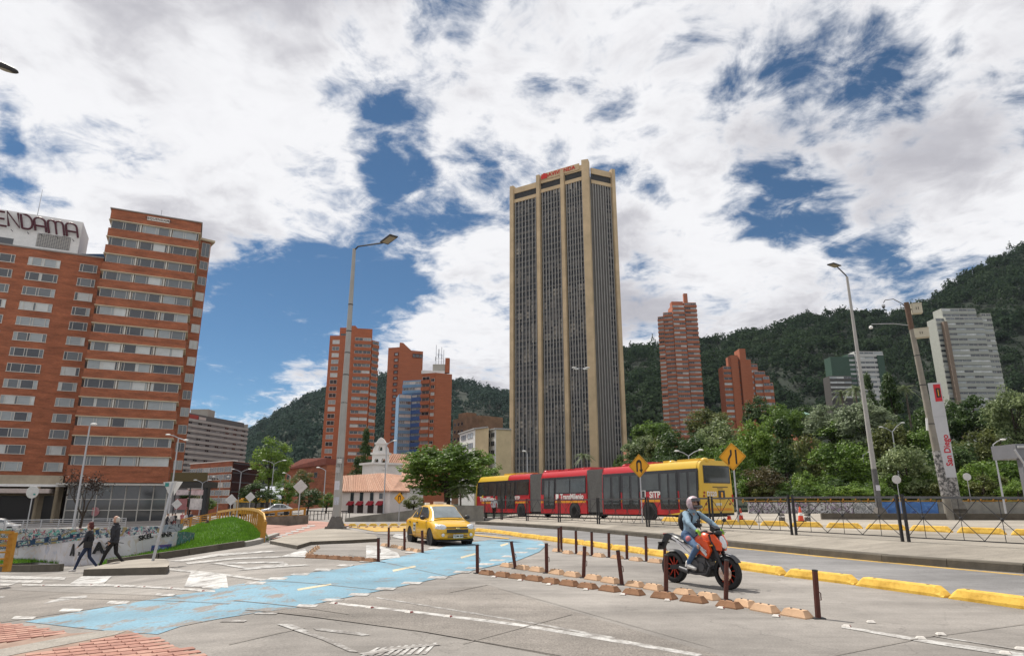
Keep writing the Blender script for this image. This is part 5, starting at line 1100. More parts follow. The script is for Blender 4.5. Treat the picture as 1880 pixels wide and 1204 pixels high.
tag(canopy('park_wood', PS, 1500, 3.2, 6.0, leaf_mat('park_wood_foliage', (.022,.046,.012), (.105,.15,.04), .7, .1, .05), '', .15, 150), 'mixed green wood on the slope behind the park trees', 'wood', kind='stuff')
def crown_pts(seed, shape='round', nc=46, per=120, leaf=.030, rad=.24):
    """unit crown (half width 1, from z=0 to about z=2): leaf quads gathered in clumps"""
    r_ = np.random.default_rng(seed); V = []; cs = []
    while len(cs) < nc:
        p = r_.uniform(-1, 1, 3); l = np.linalg.norm(p)
        if l > 1 or l < .35: continue
        if shape == 'round': c = p * np.array([.80,.80,.78]); c[2] += 1.0
        elif shape == 'spread': 
            c = p * np.array([.84,.84,.45]); c[2] = c[2] + .75 + .35*(1-np.hypot(p[0],p[1]))
        elif shape == 'cone':
            t = r_.random()**.8; a = r_.uniform(0, 6.28); rr = (1-t)*.82*r_.uniform(.55,1); c = np.array([rr*math.cos(a), rr*math.sin(a), .15+1.8*t])
        elif shape == 'column':
            t = r_.random(); a = r_.uniform(0, 6.28); rr = .7*r_.uniform(.4,1)*math.sin(math.pi*(.15+.8*t)); c = np.array([rr*math.cos(a), rr*math.sin(a), .1+1.8*t])
        else: c = p * np.array([.75,.75,.75]); c[2] += .9
        cs.append(c)
    cs = np.array(cs); n = nc*per; ci = np.repeat(np.arange(nc), per); R_ = r_.uniform(rad*.7, rad*1.25, nc)
    d = r_.normal(size=(n,3)); d /= np.linalg.norm(d, axis=1, keepdims=True); d[:,2] = np.where(d[:,2] < -.2, d[:,2]*.35, d[:,2])
    ctr = cs[ci] + d * (R_[ci]*r_.uniform(.45,1.08,n))[:,None]
    nrm = d*.7 + np.array([0,0,.5]) + r_.normal(size=(n,3))*.45; nrm /= np.linalg.norm(nrm, axis=1, keepdims=True)
    t1 = np.cross(nrm, r_.normal(size=(n,3))); t1 /= np.linalg.norm(t1, axis=1, keepdims=True); t2 = np.cross(nrm, t1)
    s = (leaf * r_.uniform(.7,1.4,n))[:,None]
    V = np.stack([ctr+t1*s*1.5, ctr+t2*s*.7, ctr-t1*s*1.5, ctr-t2*s*.7], axis=1).reshape(-1,3)
    return V, cs
bark = mat('bark', (.045,.034,.025), .95, .35, 6, .5); bark_l = mat('bark_grey', (.12,.10,.08), .95, .3, 6, .5)
_protos = {}
def proto(shape, v, **kw):
    key = (shape, v, tuple(sorted(kw.items())))
    if key not in _protos:
        V, cs = crown_pts(100+v*17+len(shape)*3, shape, **kw); me = leaf_object('crown', V, wood_m, link_=False); _protos[key] = (me, cs)
    return _protos[key]
GREENS = dict(mid=leaf_mat('leaf_mid', (.045,.098,.014), (.21,.32,.055)), dark=leaf_mat('leaf_dark', (.024,.052,.015), (.10,.16,.04)), pale=leaf_mat('leaf_pale', (.08,.12,.045), (.32,.38,.17)),
              lime=leaf_mat('leaf_lime', (.07,.14,.018), (.27,.38,.07)), olive=leaf_mat('leaf_olive', (.055,.075,.018), (.21,.23,.065)), silver=leaf_mat('leaf_silver', (.11,.15,.08), (.36,.42,.26)), brown=leaf_mat('leaf_brown', (.045,.038,.016), (.15,.12,.045)))
def tree(px, yt, yb, hw_px, D, shape, green, label, name='tree', v=0, zbase=None, cat='tree', group=None, trunk=None, **kw):
    sc_ = D*math.cos(TH)/F_PX*1.02; top = at(px, yt, D); bot = at(px, yb, D); x = (top.x+bot.x)/2; hw = hw_px*sc_; h = top.z-bot.z
    z0 = park_z(x, D) if zbase is None else zbase; z0 = min(z0, bot.z - .15)
    t = thing(name, label, cat, (x, D, z0), 0, group); me, cs = proto(shape, v, **kw)
    o = bpy.data.objects.new('crown', me); COL.objects.link(o); o.parent = t
    o.matrix_basis = Matrix.Translation((0,0,bot.z-z0)) @ Matrix.Rotation(v*1.3+px*.01,4,'Z') @ Matrix.Diagonal((hw,hw,h/2,1))
    o.material_slots[0].link = 'OBJECT'; o.material_slots[0].material = GREENS[green]
    tb = trunk or max(.12, min(.4, hw*.055)); mid = (bot.z-z0) + h*.35
    MB().tube([(0,0,-.2),(rnd.uniform(-.1,.1)*hw*.3,0,mid*.5),(rnd.uniform(-.1,.1)*hw*.3,0,mid),(0,0,mid+h*.3)], [tb*1.25,tb,tb*.75,tb*.3], 8).build('trunk', bark, t, smooth=60, local=True)
    Rz = Matrix.Rotation(v*1.3+px*.01,3,'Z')
    b = MB()
    for c in cs[:9]:
        e = Rz @ Vector((c[0]*hw*.8, c[1]*hw*.8, 0)); e.z = (bot.z-z0) + c[2]*h/2*.95; s_ = Vector((0,0,mid*.75 + (e.z-mid*.75)*.15))
        if e.z < s_.z: continue
        b.tube([s_, s_.lerp(e,.5)+Vector((0,0,h*.04)), e], [tb*.5,tb*.32,tb*.1], 6)
    b.build('limbs', bark, t, smooth=60, local=True)
    return t
# --- trees left of the tall tower
tree(822,808,926,104,62,'round','mid','large dark green street tree between the church and the bus', v=1, zbase=g(-8,62), nc=125, per=125, leaf=.025, rad=.19)
tree(893,838,905,38,66,'round','mid','smaller leafy tree hugging the bus front', v=2, zbase=.2, nc=40, per=110)
tree(497,795,905,44,118,'round','lime','tall fresh green tree in front of the black glass flank', v=3, zbase=-1.5, nc=60, per=110, leaf=.028, rad=.22)
tree(472,880,932,34,105,'round','dark','low dark tree left of the double lamp', v=4, zbase=-1.5); tree(520,878,932,30,108,'round','mid','low green tree right of the double lamp', v=5, zbase=-1.5)
tree(567,892,938,30,88,'round','dark','small round tree behind the white diamond sign', v=6, zbase=-1.2); tree(600,900,940,22,90,'round','mid','small tree beside the white house left wall', v=7, zbase=-1.2)
tree(670,790,885,22,135,'cone','dark','tall dark conifer in front of the plain brick tower', v=8, zbase=-1.5); tree(655,840,885,20,130,'cone','dark','shorter dark conifer below the plain brick tower', v=9, zbase=-1.5)
tree(760,905,938,26,80,'round','olive','low hedge tree right of the white house', v=2, zbase=-.3); tree(553,860,905,26,150,'round','olive','yellowish tree under the red brick hall', v=3, zbase=-1.5)
tree(350,900,940,30,120,'round','dark','dark tree under the footbridge beside the hotel', v=4, zbase=-1.7); tree(380,912,940,22,118,'round','mid','green bush by the red banner', v=5, zbase=-1.7)
# --- park trees to the right
R_T = [(1180,795,850,36,150,'round','pale','pale tree right of the tall tower foot'),(1215,800,850,30,135,'round','olive','olive tree above the orange brick arcade'),(1252,780,862,46,110,'round','dark','dark green tree behind the bus roof'),
 (1318,762,852,52,118,'round','pale','broad pale olive tree behind the yellow bus end'),(1382,762,850,42,105,'round','lime','bright lime tree above the merge sign'),(1442,772,892,52,92,'cone','dark','dark bushy conifer right of the merge sign'),
 (1398,850,925,48,74,'round','brown','brownish shrub right behind the bus'),(1395,705,790,32,250,'spread','dark','dark pine crown in front of the stepped tower'),(1525,738,800,48,150,'round','silver','silvery tree left of the right lamp post'),
 (1590,730,820,52,140,'round','silver','silvery tree right of the right lamp post'),(1545,800,905,52,84,'round','mid','leafy green tree behind the cone'),(1490,790,900,40,98,'round','olive','olive tree left of the right lamp post'),
 (1640,690,820,40,150,'cone','dark','tall dark cypress left of the camera pole'),(1600,690,800,24,170,'cone','dark','slim dark cypress left of the palm'),(1665,806,915,50,72,'round','pale','rounded pale flowering tree left of the camera pole'),
 (1720,690,820,46,160,'spread','dark','dark spreading tree behind the station totem top'),(1790,690,830,62,150,'spread','dark','large dark tree below the pale apartment tower'),(1860,705,800,44,120,'round','pale','pale leaved tree at the right edge'),
 (1750,800,910,46,100,'round','dark','dark shrub tree right of the station totem'),(1800,842,918,44,74,'round','lime','bright green shrub behind the right round sign'),(1850,820,915,48,96,'round','mid','green tree behind the station frame'),
 (1560,888,918,46,68,'round','lime','bright flowering bush with orange blooms'),(1500,885,918,34,69,'round','mid','low green bush below the conifer'),(1610,880,918,28,69,'round','mid','low bush at the foot of the right lamp post'),(1725,880,918,30,69,'round','olive','low hedge behind the camera pole'),(1870,880,920,34,69,'round','lime','low bright hedge at the right edge'),
 (1450,895,920,30,69,'round','dark','low dark hedge beside the brown shrub'),(1345,800,880,36,84,'round','mid','green tree over the bus rear roof'),(1295,815,870,30,88,'round','mid','green tree behind the bus roof pods'),(1215,830,866,34,76,'round','dark','dark hedge above the red bus roof'),(1165,840,868,26,78,'round','dark','small dark hedge left of the turn sign'),
 (1480,740,800,36,210,'round','dark','dark tree left of the green roofed house'),(1435,735,800,40,200,'round','mid','green tree right of the stepped tower foot'),(1200,770,815,40,230,'round','mid','green tree at the curved tower foot'),(1300,745,800,40,235,'round','olive','olive tree between the two brick park towers'),(1830,735,810,40,190,'spread','olive','olive tree below the pale tower right side'),(1700,780,850,46,125,'round','mid','green tree behind the totem'),(1640,770,850,44,128,'round','olive','olive tree behind the flowering tree'),(1560,765,830,50,145,'round','mid','mid green tree behind the right lamp post'),
 (1440,800,870,44,130,'round','olive','olive tree behind the conifer'),(1800,780,870,50,118,'round','olive','olive tree above the bright shrub'),(1880,770,870,50,125,'spread','dark','dark tree at the right frame edge')]
for i, (x, yt, yb, hw_, D, sh, gr, lab) in enumerate(R_T):
    kw = dict(nc=64, per=115, leaf=.032, rad=.26) if sh == 'round' else dict(nc=60, per=95, leaf=.030, rad=.2)
    yb += 34 if D < 130 and yb < 905 else 14
    tree(x, yt, yb, hw_*1.15, D, sh, gr, lab, name={'cone':'conifer_tree','spread':'tree','round':'tree'}[sh], v=i % 4, group='park trees', **kw)
for i in range(22):
    x = 1165 + i*34 + rnd.uniform(-8,8); tree(x, 868+rnd.uniform(-8,16), 926, 26, 71+rnd.uniform(0,4), 'round', rnd.choice(['mid','dark','olive','lime','mid']), '%s low park shrub from the left behind the far graffiti wall' % (ORD[i] if i < 20 else ['twenty-first','twenty-second'][i-20]), name='shrub', v=i % 4, cat='shrub', group='low park shrubs behind the far wall', nc=40, per=90, leaf=.045, rad=.3)
# orange blossoms on the flowering bush are part of it
fb_ = [o for o in bpy.data.objects if o.get('label','').startswith('bright flowering bush')][0]
V, cs = crown_pts(5, 'round', nc=14, per=5, leaf=.05, rad=.25); fo = leaf_object('blossom', V, mat('orange_blossom', (.55,.20,.02), .6), link_=True); fo.parent = fb_; fo.matrix_basis = fb_.children[0].matrix_basis.copy() @ Matrix.Diagonal((1.02,1.02,1.02,1))
# palms
palm_m = leaf_mat('palm_frond', (.05,.075,.03), (.20,.24,.12))
def palm(px, yc, D, r_px, ybase, label, n=26, dead=False):
    c = at(px, yc, D); s = D*math.cos(TH)/F_PX; rr = r_px*s; z0 = min(park_z(c.x, D), c.z-1); t = thing('palm_tree', label, 'palm', (c.x, D, z0), 0, 'park palms')
    MB().tube([(0,0,-.2),(.05,0,(c.z-z0)*.5),(0,0,c.z-z0)], [rr*.10,rr*.07,rr*.06], 8).build('trunk', bark_l, t, smooth=60, local=True)
    for k in range(n):
        a = rnd.uniform(0,6.28); el = rnd.uniform(-.15,1.2); b = MB(); pts = []
        for i in range(7):
            f = i/6; pts.append(Vector((math.cos(a)*f*rr*math.cos(el*.6), math.sin(a)*f*rr*math.cos(el*.6), c.z-z0 + f*rr*math.sin(el) - f*f*rr*.75)))
        sd = Vector((-math.sin(a), math.cos(a), 0))
        for i in range(1,7):
            p0, p1 = pts[i-1], pts[i]; l = rr*.20*(1-.6*abs(i/6-.4))
            for sg in (-1,1):
                for q_ in (0,.5): 
                    m0 = p0.lerp(p1,q_); m1 = p0.lerp(p1,q_+.38); tip = m1 + sd*sg*l + (p1-p0)*.6 - Vector((0,0,l*.35)); b.add([m0,m1,tip], [(0,1,2)])
        b.build('frond', palm_m, t, local=True)
palm(1662,715,150,27,800,'pale fronded palm left of the camera pole'); palm(1570,715,150,26,790,'palm behind the right lamp post'); palm(1545,722,160,22,790,'farther palm left of the right lamp post')
palm(1072,838,105,22,870,'spiky palm in front of the tall tower base'); palm(845,895,58,26,935,'grey green yucca under the street tree')
# bare tree before the hotel
def bare_tree(px, yb, yt, D, label, z0):
    b0 = at(px, yb, D); t = thing('bare_tree', label, 'tree', (b0.x, D, z0)); H = at(px, yt, D).z - z0; r_ = random.Random(3); tw = []
    trunk = MB(); limbs = MB()
    def grow(p, d, l, r, lev, mb):
        e = p + d*l; mb.tube([p, p.lerp(e,.5)+Vector((r_.uniform(-.1,.1),r_.uniform(-.1,.1),0))*l*.3, e], [r, r*.8, r*.6], 5)
        if lev >= 5: tw.append(e); return
        for _ in range(2 if lev else 3):
            nd = (d + Vector((r_.uniform(-1,1), r_.uniform(-1,1), r_.uniform(-.1,.6)))*.75).normalized(); grow(e, nd, l*r_.uniform(.6,.85), r*.58, lev+1, limbs)
        if lev > 2: tw.append(e)
    grow(Vector((0,0,-.1)), Vector((.05,0,1)), H*.26, .16, 0, trunk)
    trunk.build('trunk', bark, t, smooth=60, local=True); limbs.build('limbs', bark, t, smooth=60, local=True)
    V = []
    for e in tw:
        for _ in range(10):
            c = np.array(e) + nr.normal(size=3)*.35; a_ = nr.normal(size=3); a_ /= np.linalg.norm(a_); b_ = np.cross(a_, nr.normal(size=3)); b_ /= np.linalg.norm(b_); V += [c+a_*.12, c+b_*.05, c-a_*.12, c-b_*.05]
    o = leaf_object('crown', np.array(V), leaf_mat('purple_leaf', (.018,.012,.010), (.05,.035,.028))); o.parent = t
bare_tree(150,948,835,62,'thin purple brown tree in front of the hotel glass', g(-40,62))
# ================================================================ street furniture
tan_m = mat('tan_concrete', (.52,.34,.21), .85, .16, 7, .3); brn_m = mat('brown_worn_rubber', (.20,.10,.05), .85, .3, 8, .4, col2=(.30,.16,.085))
def wedge_mesh(m, l=.42, w=.2, h=.10):
    b = MB(); x0, x1 = l/2, l*.36; y0, y1 = w/2, w*.28
    b.add([(-x0,-y0,-.02),(x0,-y0,-.02),(x0,y0,-.02),(-x0,y0,-.02),(-x0,-y0,.015),(x0,-y0,.015),(x0,y0,.015),(-x0,y0,.015),(-x1,-y1,h),(x1,-y1,h),(x1,y1,h),(-x1,y1,h)],
          [(0,3,2,1)] + [(i,(i+1)%4,4+(i+1)%4,4+i) for i in range(4)] + [(4+i,4+(i+1)%4,8+(i+1)%4,8+i) for i in range(4)] + [(8,9,10,11)])
    return b.mesh('wedge', m)
bolt_mesh = MB().lathe([(.016,-.01),(.016,.008),(.010,.012)], 8).mesh('bolt', C_['dark'])
wm = {'tan': wedge_mesh(tan_m), 'brown': wedge_mesh(brn_m), 'small': wedge_mesh(tan_m, .3, .18, .09)}
def wedges(pts, kind, row, group, flip=False):
    P = [gnd(*p) for p in pts]
    for i, p in enumerate(P):
        d = (P[min(i+1,len(P)-1)] - P[max(i-1,0)]); a = math.atan2(d.y, d.x) + rnd.uniform(-.06,.06)
        lab = ('%s %s wedge block from the left in %s' % (ORD[i], {'tan':'tan','brown':'brown','small':'small tan'}[kind], row)) if i < len(P)-1 else 'last %s wedge block at the right end of %s' % (kind, row)
        t = thing('lane_divider_block', lab, 'lane divider', p + Vector((0,0,.002)), a, group); s = rnd.uniform(.94,1.06)
        o = bpy.data.objects.new('block', wm[kind]); COL.objects.link(o); o.parent = t; o.scale = (s,1,s)
        for sx in (-.08,.08): q = bpy.data.objects.new('bolt', bolt_mesh); COL.objects.link(q); q.parent = t; q.location = (sx,0,.10*s)
c3 = lambda x, y: (850+x/3.76, 950+y/3.76+1); c4 = lambda x, y: (1350+x/3.547, 950+y/3.547+1); c2 = lambda x, y: (450+x/3.76, 900+y/3.76+1)
wedges([c3(*p) for p in ((305,335),(415,352),(512,367),(648,385),(757,402),(903,424),(1020,445),(1190,470),(1320,493),(1530,526),(1695,556))] + [c4(65,572),c4(195,607),c4(400,640)], 'tan', 'the bright row beside the motorcycle', 'tan wedge blocks of the front divider')
wedges([c3(*p) for p in ((165,388),(275,403),(380,416),(495,430),(612,447),(735,464),(862,482),(1012,502),(1178,525),(1388,552),(1595,577),(1840,614))], 'brown', 'the brown row nearest the camera', 'brown wedge blocks of the front divider')
wedges([c3(*p) for p in ((650,230),(725,244),(830,252),(940,266),(1065,278),(1195,293),(1330,306))], 'tan', 'the row below the yellow barrier', 'tan wedge blocks of the rear divider')
wedges([c2(*p) for p in ((465,462),(540,465),(620,470),(700,476),(785,481),(868,488))], 'brown', 'the row before the white apron island', 'brown wedge blocks of the island')
wedges([c2(*p) for p in ((436,446),(452,431),(468,417),(484,405),(498,396))], 'small', 'the slanting row left of the island', 'small wedge blocks of the island')
wedges([c2(*p) for p in ((965,380),(1030,390),(1080,399),(1140,412),(1190,422))], 'tan', 'the row left of the taxi', 'tan wedge blocks beside the taxi')
def post(base, top, label, group, red=False):
    p = gnd(*base); D = p.y; q = at(*top, D); h = q.z - p.z
    t = thing('steel_post', label, 'bollard', p, rnd.uniform(-.5,.5), group); lean = Matrix.Rotation(math.atan2(q.x-p.x, h),4,'Y') @ Matrix.Rotation(rnd.uniform(-.03,.03),4,'X')
    m = MB(); r = .042; m.tube([(0,0,-.03),(0,0,h*.5),(0,0,h)], r, 8); o = m.build('tube', C_['rust'], t, smooth=40, local=True); o.matrix_basis = lean
    m = MB(); m.lathe([(r*1.02,h-.02),(r*1.08,h),(r*.6,h+.006)], 8); o = m.build('cap', C_['dark'], t, local=True); o.matrix_basis = lean
    m = MB(); m.obox((0,0,.008), .17, .14, .016); m.build('base_plate', C_['dark'], t, local=True)
    m = MB(); m.tube([(r*.8,0,h*.38),(r*1.5,0,h*.38),(r*1.5,0,h*.52),(r*.8,0,h*.55)], .008, 5); o = m.build('chain_hook', C_['rust'], t, local=True); o.matrix_basis = lean
fr = [((100,380),(97,180)),((362,348),(332,157)),((578,378),(575,172)),((832,410),(840,192)),((1098,460),(1068,220)),((1402,510),(1400,250)),((1815,565),(1820,285))]
for i, (b0, t0) in enumerate(fr): post(c3(*b0), c3(*t0), '%s dark rusty steel post from the left in the front divider row' % ORD[i], 'rusty posts of the front divider')
post(c4(540,652), c4(520,335), 'dark rusty steel post standing alone at the right end of the front divider', 'rusty posts of the front divider')
rr_ = [((660,233),(658,62)),((680,228),(676,55)),((782,245),(780,85)),((890,258),(888,92)),((1008,270),(1006,97)),((1132,282),(1129,108)),((1266,297),(1260,118)),((1392,310),(1394,125))]
for i, (b0, t0) in enumerate(rr_): post(c3(*b0), c3(*t0), '%s red brown steel post from the left in front of the yellow barrier' % ORD[i], 'rusty posts of the rear divider')
for lab, b0, t0 in (('black steel post at the corner of the white apron island',(920,490),(920,322)),('red brown post left of the taxi, farthest left',(990,388),(992,250)),('grey brown post in front of the taxi rear wheel',(1100,408),(1098,258)),('red post in front of the taxi front wheel',(1225,428),(1222,272))): post(c2(*b0), c2(*t0), lab, 'posts beside the taxi')
# reflective studs
stud = MB().add([(-.055,-.05,0),(.055,-.05,0),(.055,.05,0),(-.055,.05,0),(-.035,-.028,.022),(.035,-.028,.022),(.035,.028,.022),(-.035,.028,.022)], [(0,1,5,4),(1,2,6,5),(2,3,7,6),(3,0,4,7),(4,5,6,7)]).mesh('stud', mat('stud_white', (.55,.52,.48), .5, .2, 30))
studr = MB().add([(.0555,-.04,.003),(.0555,.04,.003),(.0365,.026,.020),(.0365,-.026,.020)], [(0,1,2,3)]).mesh('stud_reflector', mat('stud_red', (.22,.03,.025), .4))
sp = [('row before the brown wedge blocks',[c3(*p) for p in ((215,407),(395,430),(595,458),(848,494),(1105,528),(1410,568),(1780,622))]+[c4(265,640)]),('right hand white line',[c4(*p) for p in ((725,707),(1210,785),(1760,883))]),('line behind the right hand white line',[c4(*p) for p in ((885,680),(1340,760),(1860,855))]),('dashed line in the foreground',[c2(*p) for p in ((612,778),(860,808),(1132,840),(1400,870))]),('left white line',[(78,1075),(165,1074),(215,1077),(262,1077.5),(312,1080),(370,1085)])]
for row, pts in sp:
    for i, p in enumerate(pts):
        t = thing('road_stud', '%s reflective road stud from the left, %s' % (ORD[i], row), 'road stud', gnd(*p)+Vector((0,0,.008)), rnd.uniform(-.6,-.3), 'reflective road studs')
        o = bpy.data.objects.new('stud', stud); COL.objects.link(o); o.parent = t; o = bpy.data.objects.new('reflector', studr); COL.objects.link(o); o.parent = t
# yellow concrete barriers
def barrier(p0, p1, label, group, h=.175, w=.26, m=None):
    d = p1-p0; L_ = Vector((d.x,d.y,0)).length; t = thing('yellow_barrier', label, 'barrier', (p0+p1)/2, math.atan2(d.y,d.x), group)
    q = Vector((-d.y, d.x, 0)); b = MB(); a = .16; x0 = L_/2-.015; prof = [(-w/2,-.05),(-w/2,.05),(-w*.36,h-.02),(-w*.30,h),(w*.30,h),(w*.36,h-.02),(w/2,.05),(w/2,-.05)]
    xs_ = [(-x0, 1.0, .22), (-x0+a*.4,1,.6), (-x0+a, 1.0, 1.0), (x0-a, 1.0, 1.0), (x0-a*.4,1,.6), (x0, 1.0, .22)]
    G_ = []
    for x, sw, sh in xs_: G_.append([(x, y*sw, max(-.05, z*sh if z > 0 else z)) for y, z in prof])
    b.add([p for r in G_ for p in r], [(i*8+j, (i+1)*8+j, (i+1)*8+j+1, i*8+j+1) for i in range(5) for j in range(7)] + [tuple(range(8)), tuple(range(47,39,-1))])
    o = b.build('barrier_block', m or C_['yellow'], t, local=True)
    pit_ = math.atan2(p1.z-p0.z, L_); o.rotation_euler = (0,-pit_,0)
    for sx in (-.3,.3): MB().lathe([(.03,h-.002),(.03,h+.004),(.0,h+.004)], 8, (sx*L_,0,0)).build('lifting_eye', C_['dark'], t, local=True)
seg = [((874.5,975),(902,977.5)),((903,977.5),(928.5,981)),((929.5,981),(958.6,985.6)),((959.5,985.8),(992.4,989.6)),((993.5,990),(1031,995)),((1032.5,995.3),(1073,1000)),((1074.5,1000.2),(1125,1008.2)),((1126.5,1008.5),(1181.5,1016)),((1183,1016.2),(1240,1025)),((1242,1025.3),(1332,1040)),((1336,1040.5),(1441,1056)),((1446,1057),(1575.5,1073)),((1578,1074),(1743,1096.5)),((1749,1097.5),(1925,1122))]
for i, (a_, b_) in enumerate(seg): barrier(gnd(*a_), gnd(*b_), '%s yellow concrete barrier block from the taxi along the road divider' % ORD[i], 'yellow barriers along the road divider')
far = [((1218,956),(1300,960)),((1310,962),(1392,963.5)),((1397,964),(1448,965.5)),((1452,966),(1511,967.5)),((1517,968),(1584,970)),((1590,970.5),(1666,973)),((1672,973.5),(1748,977)),((1758,977.5),(1848,981)),((1857,981.5),(1950,985))]
for i, (a_, b_) in enumerate(far): barrier(platp(*a_), platp(*b_), '%s yellow barrier block from the left behind the black fence' % ORD[i], 'yellow barriers behind the black fence', .22, .3)
fy = [gnd(600+i*19, 965.5-.12*i, .0) for i in range(15)]
for i in range(14): barrier(fy[i], fy[i].lerp(fy[i+1],.94), '%s small yellow kerb block from the left behind the tall lamp base' % ORD[i], 'small yellow kerb blocks beyond the lamp', .16, .3)
fy = [gnd(640+i*14.5, 968.5+.05*i) for i in range(8)]
for i in range(7): barrier(fy[i], fy[i].lerp(fy[i+1],.5), '%s white wedge from the left in the low row before the yellow kerb blocks' % ORD[i], 'white wedges before the yellow kerb blocks', .12, .22, tan_m)

# ---------------------------------------------------------------- black pedestrian fence
FP = [platp(*p) for p in ((889,950.7),(921,953),(968,955.5),(1027,958),(1099,961.5),(1190,966.5),(1308,973.5),(1458,981.5),(1663,994),(1990,1014),(2300,1034))]
FP[0] = Vector((ray(889,950)[0]*50.5, 50.5, plat(ray(889,950)[0]*50.5, 50.5)))
iron = mat('black_iron', (.022,.022,.024), .45, .2, 6)
RH = 1.36
for i in range(len(FP)-1):
    a_, b_ = FP[i], FP[i+1]; d = b_-a_; L_ = d.length; u = d.normalized()
    t = thing('fence_section', '%s section from the left of the black iron pedestrian fence' % ORD[i], 'fence', a_, 0, 'sections of the black pedestrian fence')
    up = Vector((0,0,1))
    for e, s_ in ((a_, u*.10), (b_, -u*.10)):
        q = e + s_; h = RH + .07; q.z = plat(q.x,q.y); MB().bar(q-up*.03, q+up*h, .075, .075).build('post', iron, t)
    a1, b1 = a_+u*.1, b_-u*.1; MB().bar(a1+up*(RH-.02), b1+up*(RH-.02), .05, .07).build('top_rail', mat('rail_worn', (.10,.10,.105), .35, .2, 5, metal=.5), t); MB().bar(a1+up*.14, b1+up*.14, .03, .03).build('bottom_rail', iron, t)
    n = max(2, round(L_/1.25)); lat = MB(); ball = MB()
    for k in range(n):
        f0, f1 = a1.lerp(b1, k/n), a1.lerp(b1, (k+1)/n); m_ = (f0+f1)/2
        for s0, s1 in ((f0+up*(RH-.05), f1+up*.15), (f0+up*.15, f1+up*(RH-.05))): MB().bar(s0, s1, .016).build('diagonal_bar', iron, t)
        MB().bar(m_+up*.15 if k % 2 else m_+up*.15, m_+up*(RH-.05), .014).build('upright_bar', iron, t)
        if i > 5: MB().ball(m_+up*.75, .05, n=8).build('boss', iron, t)
# ---------------------------------------------------------------- signs
def plate(pts, th=.02):      # flat plate in local x-z, thickness along y
    return MB().ext([(x,0,z) for x,z in pts], (0,th,0))
ysign = mat('sign_yellow', (.72,.33,.012), .45, .05); bink = mat('sign_black', (.012,.012,.012), .5)
def diamond(c, base, r, rot, label, marks, backc=None, name='warning_sign'):
    t = thing(name, label, 'sign', base, rot); h = c.z-base.z
    MB().tube([(0,0,-.05),(0,0,h+.1)], .038, 8).build('pole', C_['galv'], t, local=True)
    q = r*.10; pts = [(0,-r),(q,-r+q*.8),(r-q*.8,-q),(r,0),(r-q*.8,q),(q,r-q*.8),(0,r),(-q,r-q*.8),(-r+q*.8,q),(-r,0),(-r+q*.8,-q),(-q,-r+q*.8)]
    b = plate([(x,z+h) for x,z in pts], .02); b.v = [(x,y-.07,z) for x,y,z in b.v]; b.build('face', backc or ysign, t, local=True)
    if marks:
        for mk in marks: m = plate([(x*r,z*r+h) for x,z in mk], .004); m.v = [(x,y-.080,z) for x,y,z in m.v]; m.build('symbol', bink, t, local=True)
    if not backc:
        b = MB(); k = r*.93
        for i in range(4):
            p = [(0,-k),(k,0),(0,k),(-k,0)]; (x0,z0),(x1,z1) = p[i], p[(i+1)%4]; b.bar((x0,-.075,z0+h),(x1,-.075,z1+h),.006,.022,up=(0,1,0))
        b.build('border', bink, t, local=True)
    return t
uturn = [[(-.26,-.5),(-.26,.25),(-.2,.42),(-.08,.52),(.08,.52),(.2,.42),(.26,.25),(.26,-.35),(.13,-.35),(.13,.2),(.06,.3),(-.06,.3),(-.13,.2),(-.13,-.5)], [(.0,-.3),(.2,-.62),(.36,-.3)]]
merge = [[(.22,-.55),(.34,-.55),(.34,.5),(.22,.5)], [(-.34,-.55),(-.22,-.55),(-.22,-.2),(-.02,.15),(-.02,.5),(-.14,.5),(-.14,.2),(-.34,-.15)]]
b0 = platp(1179.5,958.5); diamond(at(1174,855,b0.y), b0, .62, R(-38), 'yellow diamond turn-back sign standing before the red bus', uturn)
b0 = platp(1356,963); diamond(at(1341,838,b0.y), b0, .66, R(-36), 'yellow diamond lane merge sign before the bus rear', merge)
b0 = gnd(732,957); diamond(at(730,914,b0.y), b0, .45, R(-10), 'small yellow diamond sign above the taxi', [uturn[0]])
sback = mat('sign_back_aluminium', (.50,.50,.49), .4, .15, 5, metal=.3)
for (cx, cy, bx, by, r, lab) in ((550,893,546,964,.52,'grey back of a diamond sign beside the red cycle path'),(327,925,321,955,.55,'small white diamond sign by the hotel corner'),(421,917,421,950,.62,'white diamond sign left of the leafy tree'),(458,912,457,940,.55,'white diamond sign behind the yellow railing top')):
    b0 = gnd(bx,by); D = min(b0.y, 75); b0 = Vector((ray(bx,by)[0]*D, D, g(ray(bx,by)[0]*D, D))); diamond(at(cx,cy,D), b0, r*D/75 if D > 60 else r, R(12), lab, None, sback, 'road_sign')
def roundsign(c, base, r, rot, label):
    t = thing('round_sign', label, 'sign', base, rot); h = c.z-base.z
    MB().tube([(0,0,-.05),(0,0,h+r*.9)], .032, 8).build('pole', C_['galv'], t, local=True)
    MB().lathe([(0,-.01),(r,-.01),(r+.01,0),(r,.012),(0,.012)], 28, (0,-.06,h), Matrix.Rotation(R(90),3,'X')).build('disc', sback, t, smooth=30, local=True)
    MB().box(-r*.95,r*.95,-.055,-.03,h-.02,h+.02).build('brace', C_['galv'], t, local=True)
    return t
b0 = gnd(40,1016); t = roundsign(at(59,903,b0.y), b0, .36, R(5), 'round grey sign back on a pole beside the cut off yellow railing')
MB().box(.08,.2,-.085,-.075,at(59,903,b0.y).z-b0.z-.18,at(59,903,b0.y).z-b0.z-.08).build('sticker', mat('teal_sticker', (.03,.22,.2), .5), t, local=True)
